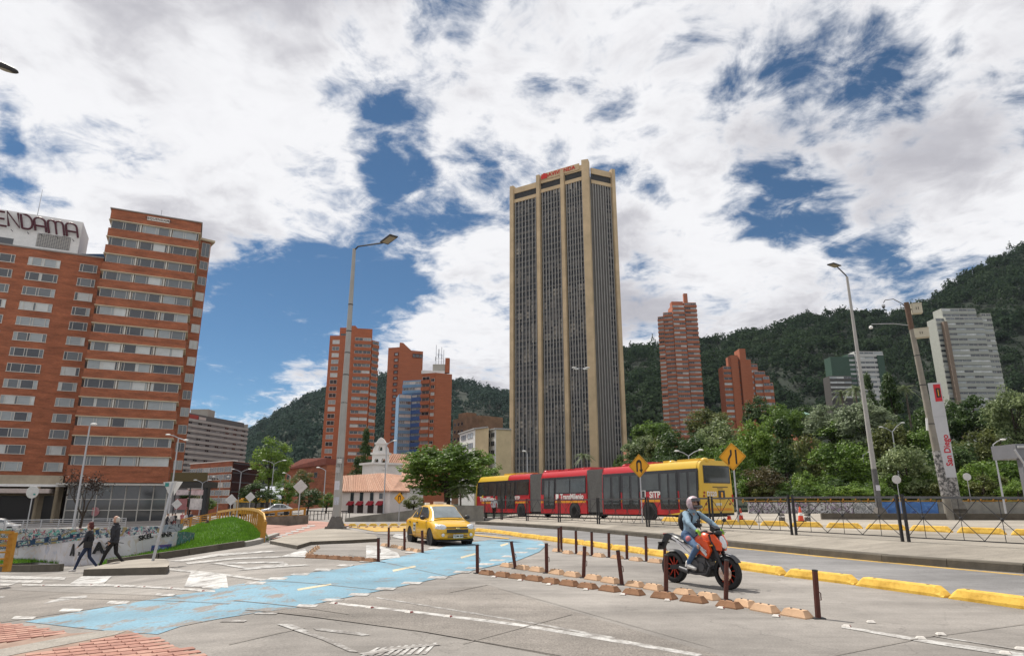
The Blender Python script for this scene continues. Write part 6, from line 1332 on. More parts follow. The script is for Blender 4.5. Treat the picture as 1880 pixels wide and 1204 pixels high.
b0 = platp(1656,946); roundsign(at(1645,880,b0.y), b0, .36, R(-45), 'tilted round sign back left of the station totem'); b0 = platp(1787,944); roundsign(at(1776,875,b0.y), b0, .36, R(-15), 'round sign back right of the station totem')
# leaning pole with boxed sign on the refuge island
b0 = gnd(278,1041)+Vector((0,0,.18)); c = at(318,886,b0.y); t = thing('parking_sign', 'leaning steel pole with a white wedge sign on the refuge island', 'sign', b0)
v = c-b0; MB().tube([(0,0,-.1), v], .045, 10).build('pole', C_['galv'], t, smooth=40, local=True)
b = MB(); b.ext([(v.x-.32,-.03,v.z+.02),(v.x+.12,-.03,v.z+.06),(v.x-.02,-.03,v.z-.48)], (0,.03,0)); b.build('sign_plate', sback, t, local=True)
MB().ext([(v.x+.02,-.06,v.z+.05),(v.x+.16,.3,v.z+.05),(v.x+.0,.15,v.z-.4)], (0,.02,0)).build('sign_flap', C_['white'], t, local=True)
MB().box(v.x-.24,v.x-.12,-.05,-.034,v.z-.12,v.z+.0).build('teal_mark', mat('teal_sticker', ()), t, local=True)
# ---------------------------------------------------------------- lamps
def lamp_pole(t, H, r0, r1, m=None, n=12): MB().tube([(0,0,-.1),(0,0,H*.5),(0,0,H)], [r0,(r0+r1)/2,r1], n).build('pole', m or C_['galv'], t, smooth=40, local=True)
conc_l = mat('pole_concrete', (.33,.325,.31), .8, .12, 1.2, .1)
def led_head(t, p, d, tilt, L_=.85, W_=.38):
    d = Vector(d).normalized(); s = Vector((-d.y,d.x,0)); up = d.cross(s); up = up if up.z > 0 else -up
    M3 = Matrix((d,s,up)).transposed(); b = MB(); b.obox(p, L_, W_, .07, M3); b.obox(p+up*.06, L_*.5, W_*.6, .07, M3)
    o = b.build('lamp_head', C_['dark'], t, local=True)
    b = MB(); b.obox(p-up*.042, L_*.8, W_*.75, .012, M3); b.build('lens', mat('lamp_lens', (.28,.25,.18), .35), t, local=True)
b0 = gnd(616,974)+Vector((0,0,.12)); H = at(650,457,b0.y).z-b0.z
t = thing('street_lamp', 'tall concrete lamp post with flared base on the traffic island', 'street lamp', b0); MB().tube([(0,0,.3),(0,0,H*.35),(0,0,H*.7),(0,0,H)], [.24,.2,.15,.10], 14).build('pole', conc_l, t, smooth=40, local=True)
MB().taper((0,0,-.02),(0,0,.12),1.0,.95).taper((0,0,.12),(0,0,.66),.8,.44).build('plinth', mat('plinth', (.12,.11,.10), .9, .25, 4, .3), t, local=True)
e = at(703,446,b0.y-1.5)-b0; MB().tube([(0,0,H-.1),(.25,-.1,H+.12),e], .05, 8).build('arm', C_['dark'], t, smooth=40, local=True); led_head(t, e+Vector((.45,-.5,.02)), (.65,-.75,.1), 0, 1.15, .55)
MB().lathe([(.215,1.0),(.222,1.1),(.215,3.9),(.2,4.0)], 14).build('painted_band', mat('dark_poster_band', (.05,.05,.052), .8, .5, 3.0, col2=(.16,.16,.16)), t, smooth=40, local=True)
for z, a0, w, h, c in ((2.35,-1.8,.34,.5,(.55,.55,.6)),(1.5,-1.6,.3,.42,(.42,.44,.5)),(3.2,-1.9,.3,.3,(.4,.4,.4)),(3.7,-1.5,.28,.25,(.5,.5,.48))):
    b = MB(); r = .232; k = 5; b.grid([[(r*math.cos(a0+(i/k-.5)*w/r), r*math.sin(a0+(i/k-.5)*w/r), z+zz) for i in range(k+1)] for zz in (-h/2,h/2)]); b.build('poster', mat('poster_%d' % int(z*10), c, .7, .35, 14), t, local=True)
for z in (.52,.6,.68,.42,.78): MB().lathe([(.215*(1-.5*z)+.02,H*z),(.215*(1-.5*z)+.025,H*z+.03),(.215*(1-.5*z)+.02,H*z+.06)], 12).build('steel_band', C_['dark'], t, local=True)
b0 = platp(1617,951); H = at(1560,508,b0.y).z-b0.z; t = thing('street_lamp', 'tall grey lamp post with flat lamp head in front of the park', 'street lamp', b0)
MB().tube([(0,0,0),(0,0,H*.5),(0,0,H)], [.19,.14,.085], 14).build('pole', conc_l, t, smooth=40, local=True); MB().taper((0,0,-.03),(0,0,.7),.95,.42).build('plinth', mat('plinth', ()), t, local=True)
e = at(1536,489,b0.y-1.0)-b0; MB().tube([(0,0,H-.1),(-.06,0,H+.1),e], .045, 8).build('arm', C_['dark'], t, smooth=40, local=True); led_head(t, e+Vector((-.3,-.25,0)), (-.8,-.6,-.03), 0, 1.1, .5)
MB().lathe([(.196,.7),(.2,.75),(.178,3.2),(.17,3.3)], 14).build('painted_band', mat('dark_poster_band', ()), t, smooth=40, local=True)
b = MB(); b.obox((0,-.2,2.0), .26, .02, .36); b.build('poster', mat('poster_23', ()), t, local=True)
# utility pole with cabinets and cameras
b0 = platp(1745,954); H = at(1664,557,b0.y).z-b0.z; t = thing('utility_pole', 'stained concrete utility pole with two metal boxes and cameras', 'utility pole', b0)
lt = at(1664,557,b0.y)-b0; MB().tube([(0,0,-.1),lt*.5,lt], [.23,.19,.13], 14).build('pole', mat('old_pole_concrete', (.22,.205,.175), .9, .25, 1.5, .3), t, smooth=40, local=True)
MB().tube([lt*.87,lt*1.004], [.165,.15], 12).build('rusty_top', mat('rusty_pole_top', (.11,.07,.05), .85, .25, 5), t, local=True)
box_m = mat('cabinet_beige', (.44,.41,.32), .6, .12, 2); D = b0.y
def cab(px, py, w, h, dep, rot):
    p = at(px,py,D)-b0; o = thing('x','x x x x','x'); bpy.data.objects.remove(o)
    M3 = Matrix.Rotation(rot,3,'Z'); c = MB(); c.obox(p+Vector((.0,-.1,0)), w, dep, h, M3).obox(p+Vector((0,-.1,h/2+.02)), w*1.08, dep*1.1, .04, M3); co = c.build('cabinet', box_m, t, local=True)
    c = MB(); 
    for dx in (-.06,.06): c.obox(p+Vector((0,-.1,0))+M3@Vector((dx,-dep/2-.012,0)), .03, .02, h*.28, M3)
    c.build('cabinet_handle', C_['dark'], co, local=True); MB().bar(p, lt*(p.z/lt.z), .06).build('bracket', C_['dark'], t, local=True)
cab(1681,568,.55,.62,.4,R(-20)); cab(1689,613,.85,.55,.5,R(-28))
a_ = [lt*.965]+[at(x,y,D)-b0 for x,y in ((1657,558),(1640,549),(1625,551),(1622,556))]; MB().tube(a_, .025, 6).build('camera_arm', C_['dark'], t, smooth=40, local=True)
p = at(1622,562,D)-b0; MB().lathe([(0,.12),(.09,.1),(.11,0),(.1,-.04)], 12, p).build('camera_housing', C_['grey'], t, local=True); MB().ball(p+Vector((0,0,-.06)), .09, n=10).build('camera_dome', C_['dark'], t, smooth=60, local=True)
a_ = [at(x,y,D)-b0 for x,y in ((1668,597),(1640,594),(1600,595))]; MB().tube(a_, .022, 6).build('camera_arm', C_['galv'], t, smooth=40, local=True)
p = at(1599,601,D)-b0; MB().lathe([(.03,.12),(.1,.06),(.12,-.02),(.09,-.08),(.0,-.1)], 12, p).build('camera_housing', C_['white'], t, smooth=40, local=True)
for z in (.25,.42,.6,.74): MB().lathe([(.245-.1*z,H*z),(.25-.1*z,H*z+.03),(.245-.1*z,H*z+.06)], 12, (lt.x*z,lt.y*z,0)).build('steel_band', C_['dark'], t, local=True)
MB().tube([lt*(1.4/H),lt*(4.0/H)], [.235,.222], 14).build('poster_band', mat('torn_posters', (.08,.08,.08), .85, .6, 5, col2=(.35,.34,.33), thr=(.45,.55)), t, smooth=40, local=True)
MB().obox((lt.x*.48-.28,-.1,5.6), .12, .04, .75, Matrix.Rotation(.1,3,'Y')).build('hanging_sign', C_['white'], t, local=True)
# station totem
b0 = platp(1757,952); top = at(1712,703,b0.y); t = thing('station_totem', 'tall white station totem with red San Diego lettering and graffiti', 'totem', b0, R(-32)); h = top.z-b0.z
tw = .74; MB().box(-tw/2,tw/2,-.17,.17,1.3,h).build('panel', mat('totem_white', (.46,.47,.49), .4, .1, 1.0), t, local=True); MB().box(-tw*.75,tw*.85,-.4,.4,-.1,.62).taper((0,0,.62),(0,0,1.25),1.25,.8).build('base', mat('totem_base', (.10,.095,.085), .85, .4, 4, .2), t, local=True)
MB().box(-tw/2+.02,tw/2-.02,-.178,-.168,1.28,2.6).build('graffiti_patch', mat('torn_posters', ()), t, local=True)
MB().box(-tw*.12,tw*.5-.06,-.19,-.168,h-1.28,h-.12).build('logo_panel', mat('totem_red', (.50,.02,.03), .4), t, local=True); MB().box(tw*.02,tw*.36,-.196,-.186,h-1.02,h-.38).build('logo_mark', mat('totem_dark', (.03,.02,.02), .5), t, local=True); MB().box(tw*.16,tw*.22,-.2,-.19,h-.92,h-.48).build('logo_stripe', ysign, t, local=True)
me = text_mesh('San Diego', .50, mat('totem_letter', (.45,.012,.03), .5), .004, 0, .012); o = bpy.data.objects.new('lettering', me); COL.objects.link(o); o.parent = t
o.matrix_basis = frame_m((tw*.16,-.176,4.35), (0,0,1), (-1,0,0))
for z in (h-2.3,h-4.1): MB().box(-tw/2,tw/2,-.174,-.168,z,z+.015).build('panel_joint', C_['grey'], t, local=True)
# station end frame at the right edge
b0 = platp(1900,962); D = b0.y; t = thing('bus_station', 'grey metal station frame with louvres at the right edge', 'station', b0)
h = at(1850,815,D).z-b0.z; p = Vector((0,0,0)); stm = mat('station_metal', (.17,.175,.19), .45, .12, 1.5, metal=.3)
MB().bar((-.05,0,0),(-.05,0,h-.6),.22,.3).build('column', stm, t, local=True); MB().box(-.35,5,-.2,1.5,h-.7,h).build('roof_beam', stm, t, local=True); MB().bar((-.3,-.25,h-.15),(5,-.3,h-.05),.12).build('gutter', mat('station_pale', (.40,.41,.42), .5), t, local=True)
for i in range(12): MB().box(.35,5,-.1,-.05,h-1.0-i*.14,h-.93-i*.14).build('louvre', C_['galv'], t, local=True)
MB().box(.2,5,.0,.1,.0,h-.8).build('panel', mat('station_dark', (.06,.06,.065), .5), t, local=True); MB().tube([(-.5,-.3,h-.3),(-.2,-.35,h-1.0),(-.1,-.35,.1)], .05, 8).build('downpipe', C_['galv'], t, local=True); MB().box(.1,.35,-.25,-.1,h-1.7,h-.7).build('bracket', mat('station_pale', ()), t, local=True)
# lamp head reaching in at the top left
D = 16; p = at(15,123,D); t = thing('street_lamp', 'dark street lamp head reaching in at the top left edge', 'street lamp', (p.x-3.2,D+.5,g(p.x-3.2,D+.5)))
z = p.z-t.location.z; MB().tube([(0,0,-.1),(0,0,z-.9)], [.14,.09], 10).build('pole', conc_l, t, smooth=40, local=True); MB().tube([(0,0,z-.95),(1.2,-.2,z-.1),(2.6,-.4,z+.12)], .045, 8).build('arm', C_['dark'], t, smooth=40, local=True)
b = MB(); b.ball((3.08,-.5,z), .48, .17, .10, 16, Matrix.Rotation(R(22),3,'Y')); b.build('lamp_head', C_['dark'], t, smooth=60, local=True); MB().ball((3.1,-.5,z-.05), .34, .12, .07, 12, Matrix.Rotation(R(22),3,'Y')).build('lens', mat('lamp_lens', ()), t, smooth=60, local=True)
# small lamps in the distance
def small_lamp(px, yt, yb, D, arms, label, r=.09, z0=None):
    z0 = (g(ray(px,yb)[0]*D, D) if px < 900 else park_z(ray(px,yb)[0]*D, D)) if z0 is None else z0; tp = at(px,yt,D); t = thing('street_lamp', label, 'street lamp', (tp.x,D,z0), 0, 'distant street lamps'); H = tp.z-z0
    MB().tube([(0,0,-.1),(0,0,H)], [r,r*.6], 8).build('pole', C_['galv'], t, smooth=40, local=True); s = D*math.cos(TH)/F_PX
    for dx, dy in arms:
        e = Vector((dx*s,-.3,H-dy*s)); MB().tube([(0,0,H-.05),Vector((dx*s*.5,-.15,H-dy*s*.62)),e], r*.5, 6).build('arm', C_['galv'], t, local=True)
        M3 = Matrix.Rotation(math.atan2(dy*s*.4,-dx*s),3,'Y'); MB().ball(e+Vector((dx*s*.12,0,0)), max(.3,abs(dx)*s*.22), .16, .09, 10).build('lamp_head', C_['white'], t, smooth=60, local=True)
small_lamp(503,851,932,112,((-16,-6),(18,-6)),'double lamp post in front of the leafy tree'); small_lamp(443,866,938,105,((-13,-5),(15,-5)),'double lamp post before the black glass flank'); small_lamp(372,886,940,100,((-11,-5),(13,-5)),'double lamp post before the white billboard')
small_lamp(405,880,940,130,((-11,-5),(13,-5)),'farther double lamp post over the brick office',.08); small_lamp(328,803,938,72,((-16,-5),(15,5)),'single lamp post at the hotel right corner',.11); small_lamp(165,782,950,55,((10,-3),),'thin grey lamp post in front of the hotel glass',.10)
small_lamp(533,873,935,110,((-10,-5),),'single lamp post between the trees left of the tall lamp',.09); small_lamp(598,863,940,100,((-12,-5),),'single lamp post close behind the tall lamp',.1); small_lamp(710,815,945,88,((14,-6),),'lamp post in front of the church',.1)
small_lamp(968,832,880,90,((-5,-4),),'white lamp post before the tall tower base',.11); small_lamp(1264,836,900,72,((-20,-8),(20,-10)),'double lamp post behind the bus roof',.1); small_lamp(1638,792,920,90,((-20,-8),(18,-16)),'double lamp post behind the right lamp post',.1); small_lamp(1823,815,920,60,((14,-8),),'single lamp post left of the station frame',.09); small_lamp(1584,835,920,82,((10,-5),),'slim lamp post beside the right lamp post',.07)
p = at(1066,676,120); t = thing('mast_lamp', 'tall four headed mast lamp in front of the office tower', 'street lamp', (p.x,120,.2)); H = p.z-.2; MB().tube([(0,0,0),(0,0,H)], [.2,.1], 8).build('pole', mat('dark_mast', (.05,.05,.05), .6), t, local=True)
for dx, dz_ in ((-1.0,.1),(-.7,-.35),(1.0,.1),(.7,-.35)): MB().bar((0,0,H),(dx,-.2,H+dz_*.3),.06).build('arm', C_['galv'], t, local=True); MB().ball((dx*1.25,-.3,H+dz_*.6), .5, .2, .13, 10).build('lamp_head', C_['white'], t, smooth=60, local=True)
# ---------------------------------------------------------------- railings and walls at the left
yel_r = mat('ochre_railing', (.40,.19,.022), .55, .15, 5); 
t = thing('yellow_railing', 'curved ochre railing of flat slats above the grass bank', 'railing', gnd(487,992))
cv = [(400,970,940),(420,968,937),(445,966,934),(462,970,935),(475,978,938),(484,986,945),(487,994,957)]
Dv = [44,43,41,38,35,32.5,30.5]
pts = []
for i in range(len(cv)-1):
    for k in range(4):
        f = k/4; pts.append(tuple(cv[i][j]*(1-f)+cv[i+1][j]*f for j in range(3)) + (Dv[i]*(1-f)+Dv[i+1]*f,))
pts.append(cv[-1]+(Dv[-1],)); top_ = []
for i, (x, yb, yt, D) in enumerate(pts):
    T_ = at(x,yt,D); B0 = at(x,yb,D); B0.x = T_.x; top_.append(T_)
    d = Vector((1,0,0)) if i == 0 else (top_[i]-top_[i-1]).normalized()
    MB().bar(B0-Vector((0,0,.1)), T_, .075, .03, up=(d.x,d.y,0)).build('slat', yel_r, t)
for i in range(len(top_)-1): MB().bar(top_[i]+Vector((0,0,.02)), top_[i+1]+Vector((0,0,.02)), .06, .14, up=(0,0,1)).build('hand_rail', mat('ochre_worn_rail', (.62,.36,.10), .5, .2, 6), t)
T_ = at(486,940,30.4); B0 = at(487,996,30.4); B0.x = T_.x; MB().bar(B0-Vector((0,0,.2)), at(486,957,30.4), .2, .09).build('end_post', yel_r, t)
def rails(name, label, p_top, p_bot, nbar, nrail, m, posts=True, rw=.045, pw_=.09, cat='railing'):
    t = thing(name, label, cat, (p_bot[0]+p_bot[1])/2)
    for k in range(nrail): f = k/(nrail-1)*.92; MB().bar(p_top[0].lerp(p_bot[0],f), p_top[1].lerp(p_bot[1],f), rw*(1.5 if k == 0 else 1)).build('rail', m, t)
    for k in range(nbar+1):
        f = k/nbar; MB().bar(p_bot[0].lerp(p_bot[1],f)-Vector((0,0,.1)), p_top[0].lerp(p_top[1],f), pw_).build('post', m, t)
    return t
def vv(x, yt, yb, D): a = at(x,yt,D); b = at(x,yb,D); b.x = a.x; return a, b
a0, a1 = vv(334,953,966,46); b0_, b1 = vv(404,940,958,45); rails('yellow_railing', 'thin ochre pipe railing running left from the curved railing', (a0,b0_), (a1,b1), 4, 5, yel_r, rw=.05)
a0, a1 = vv(480,941,949,48); b0_, b1 = vv(560,933,946,50); rails('yellow_railing', 'ochre rail on the dark concrete wall right of the curved railing', (a0,b0_), (a1,b1), 3, 2, yel_r, rw=.1, pw_=.14)
a0, a1 = vv(-40,975,1048,19.5); b0_, b1 = vv(25,977,1042,20.5); t = rails('yellow_railing', 'ochre railing end cut off by the left picture edge', (a0,b0_), (a1,b1), 1, 6, yel_r, rw=.05, pw_=.16)
a0, a1 = vv(-60,956,972,60); b0_, b1 = vv(232,951,966,66); rails('steel_handrail', 'long grey steel handrail in front of the hotel', (a0,b0_), (a1,b1), 9, 5, C_['galv'], rw=.05, pw_=.07)
w = thing('ramp_wall', 'dark streaked concrete wall under the short ochre rail', 'wall', gnd(525,964)); b = MB(); slant_wall(b, [(482,949),(520,947),(562,945)], [(482,962),(520,964),(566,966)], [47.5,48.5,49.5]); b.build('wall', mat('streaked_concrete', (.15,.135,.11), .95, .45, 2.0, .3, world=True), w)
w = thing('ramp_wall', 'long weathered grey concrete wall behind the taxi', 'wall', gnd(760,957)); b = MB(); slant_wall(b, [(633,951),(660,947),(740,938),(800,929),(888,927.5)], [(633,958),(660,960),(740,962),(800,960),(888,956)], [54,54,55,55,53]); b.build('wall', mat('weathered_wall', (.20,.19,.165), .95, .4, 1.2, .3, world=True), w)
a0, a1 = vv(563,937,955,58); b0_, b1 = vv(642,938,955,62); rails('iron_fence', 'low black iron fence left of the white house', (a0,b0_), (a1,b1), 12, 2, iron, rw=.05, pw_=.05, cat='fence')
t = thing('planter_wall', 'low concrete wall with round vents under the thin ochre railing', 'wall', gnd(370,985)); b = MB(); slant_wall(b, [(352,965),(400,959),(436,966)], [(352,985),(400,985),(436,982)], [43,43.4,42]); b.build('wall', gr_low, t)
# right-hand low graffiti walls with the ochre guard rail
DW = 64
def lw(x0, x1, yt, yb, m, label, D=DW):
    t = thing('graffiti_wall', label, 'wall', at((x0+x1)/2,yb,D)); b = MB(); slant_wall(b, [(x0,yt),(x1,yt)], [(x0,yb+3),(x1,yb+3)], [D,D], .3); b.build('wall', m, t)
lw(1375,1566,922,943,gr_low,'low wall with white tags right of the bus'); lw(1567,1618,922,942,graffiti('graffiti_silver', (.26,.27,.27), [(.45,.45,.45),(.03,.03,.03),(.5,.5,.5)], 1.4, .55, .57, 12),'low wall with silver and black tag behind the right lamp post'); lw(1619,1722,921,940,gr_blue,'bright blue painted low wall left of the totem'); lw(1723,2050,921,940,mat('tagged_concrete', (.19,.185,.165), .9, .35, 1.0, .2, world=True),'grey tagged low wall right of the totem')
t = thing('guard_rail', 'long ochre two rail guard above the far graffiti walls', 'railing', at(1620,930,DW)); 
for yt in (913,918.5): MB().bar(at(1362,yt+1,DW+.4), at(2050,yt,DW+.4), .09).build('rail', yel_r, t)
for i in range(30): x = 1364+i*23; MB().bar(at(x,923,DW+.4), at(x,912.5,DW+.4), .09).build('post', yel_r, t)
t = thing('median_kerb', 'long dark kerb edge in front of the blue painted wall', 'kerb', platp(1600,955)); MB().bar(platp(1508,953)+Vector((0,0,.12)), platp(2000,955)+Vector((0,0,.12)), .3, .5).build('kerb', C_['kerb'], t)
# cones and stubs
def cone(px, py, s, label):
    t = thing('traffic_cone', label, 'traffic cone', platp(px,py)); MB().obox((0,0,.02), .36*s,.36*s,.04).build('base', C_['black'], t, local=True)
    MB().lathe([(.14*s,.04),(.035*s,.68*s),(.02*s,.7*s)], 14).build('cone', mat('cone_orange', (.62,.06,.02), .5), t, smooth=40, local=True); MB().lathe([(.107*s,.28*s),(.109*s,.281*s),(.085*s,.42*s),(.083*s,.421*s)], 14).build('stripe', C_['white'], t, smooth=40, local=True)
cone(1471,957,1.1,'orange traffic cone right of the iron fence post'); cone(1339,955,.9,'orange cone under the bus tail, left one'); cone(1361,954,.95,'orange cone under the bus tail, right one')
for px, lab in ((1436,'small grey stub bollard left of the orange cone'),(1483,'small grey stub bollard right of the orange cone')):
    t = thing('stub_bollard', lab, 'bollard', platp(px,956)); MB().lathe([(.16,-.02),(.16,.32),(.12,.38),(0,.38)], 12).build('stub', mat('plinth', ()), t, smooth=40, local=True); MB().lathe([(.162,.2),(.166,.21),(.166,.26),(.162,.27)], 12).build('band', C_['white'], t, local=True)
# hydrant
b0 = at(377,988,38.5); t = thing('fire_hydrant', 'dark red brown fire hydrant on the grass bank', 'hydrant', b0); hm = mat('hydrant_brown', (.07,.03,.022), .7, .25, 8)
MB().lathe([(.26,-.6),(.26,.08),(.19,.12),(.16,.2),(.16,.62),(.22,.66),(.22,.72),(.17,.8),(.09,.92),(.05,1.0)], 14).build('body', hm, t, smooth=40, local=True)
for s_ in (-1,1): MB().lathe([(.07,.12),(.07,.26),(.1,.27),(.1,.33),(.0,.33)], 10, (0,0,.52), Matrix.Rotation(s_*R(90),3,'Y')).build('outlet', hm, t, smooth=40, local=True)
# small sign boards, shop totems near the hotel corner
t = thing('shop_board', 'dark frame with two rows of small shop panels by the hotel corner', 'sign', Vector((ray(345,940)[0]*95,95,-1.7))); q = at(345,925,95)-t.location
for dx in (-2.0,.1,2.2): MB().box(q.x+dx-.06,q.x+dx+.06,-.06,.06,-.2,q.z+2.2).build('post', C_['dark'], t, local=True)
for i, (dx, dz_, c) in enumerate(((-.95,1.6,(.5,.42,.42)),(1.15,1.6,(.5,.36,.36)),(-.95,.0,(.30,.12,.12)),(1.15,0,(.55,.5,.48)))): MB().box(q.x+dx-.85,q.x+dx+.85,-.1,-.03,q.z+dz_-(.35 if dz_ else .75),q.z+dz_+(.35 if dz_ else .75)).build('panel', mat('shop_panel_%d' % i, c, .6, .4, 2), t, local=True)
t = thing('footbridge', 'dark footbridge deck between the hotel and the brick office', 'bridge', Vector((ray(350,900)[0]*108,108,-1.7))); a_, b_ = at(318,886,108), at(385,888,108); MB().box(a_.x-t.location.x,b_.x-t.location.x,-1,3,a_.z-t.location.z-.8,a_.z-t.location.z+.2).build('deck', mat('bridge_dark', (.05,.045,.04), .8), t, local=True); MB().box(a_.x-t.location.x,b_.x-t.location.x,-1.1,-1,a_.z-t.location.z+.2,a_.z-t.location.z+1.6).build('parapet', mat('bridge_ochre', (.10,.075,.03), .8), t, local=True); MB().box(b_.x-t.location.x-1,b_.x-t.location.x-.2,0,1,-.2,a_.z-t.location.z-.8).build('pier', C_['dark'], t, local=True)
# ================================================================ vehicles
taxi_y = mat('taxi_yellow', (.66,.37,.010), .28, .04, 1.5, coat=.6); tyre_m = mat('tyre', (.016,.016,.017), .8, .25, 12, .15); rim_m = mat('alloy_rim', (.38,.38,.39), .35, .1, 5, metal=.7)
car_glass = mat('car_glass', (.045,.055,.06), .05, .3, 1.2, spec=.8); wind_glass = mat('windscreen_glass', (.16,.19,.20), .06, .35, 1.6, spec=.9, coat=.5); lens_m = mat('headlight_lens', (.62,.63,.65), .1, .3, 14, spec=.9, coat=.8)
def wheel(t, x, y, r, w, spokes=5, rimm=None, side=1, name='wheel', hub=.62):
    """tyre with tread shoulders, rim and spokes; axis along local y"""
    Mx = Matrix.Rotation(R(90),3,'X')
    tb = MB(); k = w/2; tb.lathe([(r*hub,-k*.92),(r*.86,-k),(r*.97,-k*.8),(r,-k*.45),(r,k*.45),(r*.97,k*.8),(r*.86,k),(r*hub,k*.92),(r*hub,-k*.92)], 28, (x,y,r), Mx); wo = tb.build(name, tyre_m, t, smooth=40, local=True)
    rb = MB(); rb.lathe([(r*hub,-k*.85),(r*hub*1.02,k*.85)], 28, (x,y,r), Mx); rb.f = [f for f in rb.f if len(f) == 4]; rb.m = [0]*len(rb.f)
    rb.lathe([(r*.12,-k*.9),(r*.16,-k*.5),(r*.16,k*.5),(r*.12,k*.9)], 12, (x,y,r), Mx)
    for i in range(spokes):
        a = 2*math.pi*i/spokes+.3; d = Vector((math.cos(a),0,math.sin(a))); c = Vector((x,y+side*k*.55,r)); rb.bar(c+d*r*.1, c+d*r*hub, r*.15 if spokes < 7 else r*.05, k*.3, up=(0,1,0))
    ro = rb.build('rim', rimm or rim_m, wo, smooth=30, local=True)
    return wo
def build_car(name, label, cat, loc, yaw, paint, taxi=True, group=None):
    t = thing(name, label, cat, loc, yaw, group)
    def dfm(v):
        x, y, z = v; a = min(1, max(0, (abs(x)-1.3)/.8)); return (x - math.copysign(1,x)*.20*(abs(y)/.85)**2.2*a*a, y, z)
    st = [(-2.10,.36,.72,.78,.66,.70,.56),(-2.06,.26,.88,.95,.78,.81,.68),(-1.75,.20,.93,1.02,.815,.845,.74),(-1.2,.19,.925,1.01,.83,.85,.765),(-.4,.18,.905,.96,.83,.85,.785),(.5,.18,.885,.94,.83,.85,.785),(1.0,.18,.865,.955,.83,.85,.77),(1.45,.19,.815,.905,.82,.845,.74),(1.8,.20,.735,.825,.80,.83,.70),(2.0,.22,.64,.735,.76,.80,.64),(2.08,.26,.55,.62,.72,.76,.60),(2.11,.34,.46,.50,.68,.70,.56)]
    rows = []
    for x, zb, zs, zt, ws, wm_, wh_ in st:
        half = [(0,zb),(ws*.86,zb),(ws,zb+.07),(wm_,zb+(zs-zb)*.55),(wm_*.985,zs-.05),(wh_,zs+.02),(wh_-.16,zt-.02),(0,zt)]
        ring = half + [(-y,z) for y,z in half[-2:0:-1]]; rows.append([dfm((x,y,z)) for y,z in ring])
    n = len(rows[0]); b = MB(); b.add([p for r in rows for p in r], [(i*n+j, (i+1)*n+j, (i+1)*n+(j+1)%n, i*n+(j+1)%n) for i in range(len(rows)-1) for j in range(n)] + [tuple(range(n)), tuple(range(len(rows)*n-1,(len(rows)-1)*n-1,-1))])
    tmp = b.build('tmp', paint); ss = tmp.modifiers.new('s','SUBSURF'); ss.levels = 2; ss.render_levels = 2
    cut = MB()
    for x in (1.25,-1.21): cut.lathe([(.345,-1.2),(.345,1.2)], 28, (x,0,.30), Matrix.Rotation(R(90),3,'X'))
    co = cut.build('cut', C_['black']); bo = tmp.modifiers.new('b','BOOLEAN'); bo.operation = 'DIFFERENCE'; bo.object = co; bo.solver = 'EXACT'
    me = evaluated(tmp); bpy.data.objects.remove(tmp); bpy.data.objects.remove(co); me.materials.clear(); me.materials.append(paint); me.polygons.foreach_set('use_smooth', [True]*len(me.polygons)); me.set_sharp_from_angle(angle=R(38))
    o = bpy.data.objects.new('body', me); COL.objects.link(o); o.parent = t
    for x in (1.25,-1.21): 
        for s in (-1,1): MB().lathe([(.345,.0),(.35,.0),(.35,.25),(.0,.25)], 24, (x,s*.83,.30), Matrix.Rotation(R(90)*s,3,'X')).build('wheel_arch', C_['black'], t, local=True)
    G_ = [(-1.82,.99),(-1.3,1.27),(-.85,1.425),(-.35,1.485),(.1,1.485),(.42,1.43),(.75,1.22),(1.14,.94)]
    def zc(x): return float(np.interp(x, [q[0] for q in G_], [q[1] for q in G_]))
    def wr(x): return float(np.interp(x, [-1.8,-1.2,-.5,.2,.6,1.14], [.60,.55,.57,.57,.55,.66]))
    def yb(z, x): zr = zc(x); f = min(1,max(0,(z-.90)/max(.05,zr-.05-.90))); return .765 + (wr(x)-.765)*f
    rows = []
    for x in np.linspace(-1.82,1.14,30):
        z = zc(x); w = wr(x); half = [(.765,.88),(.765+(w-.765)*.5,.88+(z-.93)*.5),(w,max(.9,z-.05)),(w-.07,max(.91,z-.012)),(w*.55,z+.008),(0,z+.014)]
        rows.append([dfm((x,y,q)) if abs(x) > 1.4 else (x,y,q) for y,q in half] + [(x,-y,q) for y,q in half[-2::-1]])
    MB().grid(rows).build('roof', paint, t, smooth=50, local=True)
    def surf(x, y): 
        w = wr(x); a = abs(y)/w; return zc(x) + .014*(1-a*a) - (.05*max(0,(a-.85)/.15))
    for nm, xa, xb, g_, ins in (('windscreen',.47,1.08,wind_glass,.06),('rear_window',-1.72,-1.02,car_glass,.07)):
        rws = [[(x, (k/10-.5)*2*(wr(x)-ins), surf(x,(k/10-.5)*2*(wr(x)-ins))+.014) for k in range(11)] for x in np.linspace(xa,xb,9)]; MB().grid(rws).build(nm, g_, t, smooth=60, local=True)
    for s in (-1,1):
        for poly in ([(-1.22,.985),(-.42,.985),(-.42,1.40),(-.80,1.375),(-1.08,1.23)], [(-.33,.985),(.74,.985),(.50,1.25),(.28,1.38),(-.33,1.405)]):
            MB().add([(x,s*(yb(z,x)+.012),z) for x,z in poly], [tuple(range(len(poly)))]).build('side_window', car_glass, t, local=True)
        for x in (-.375,.86,-1.28): MB().bar((x,s*.853,.28),(x,s*.800,.93),.008,.006).build('door_seam', C_['dark'], t, local=True)
        MB().bar((-1.2,s*.851,.30),(.86,s*.851,.30),.01,.05,up=(0,1,0)).build('sill_shade_strip', mat('painted_sill_shadow', (.25,.12,.004), .5), t, local=True)  # shade under the doors, painted as a darker yellow strip along the sill
        for x in (-.95,.0): MB().obox((x-.25,s*.85,.80), .17, .025, .035).build('door_handle', C_['dark'], t, local=True)
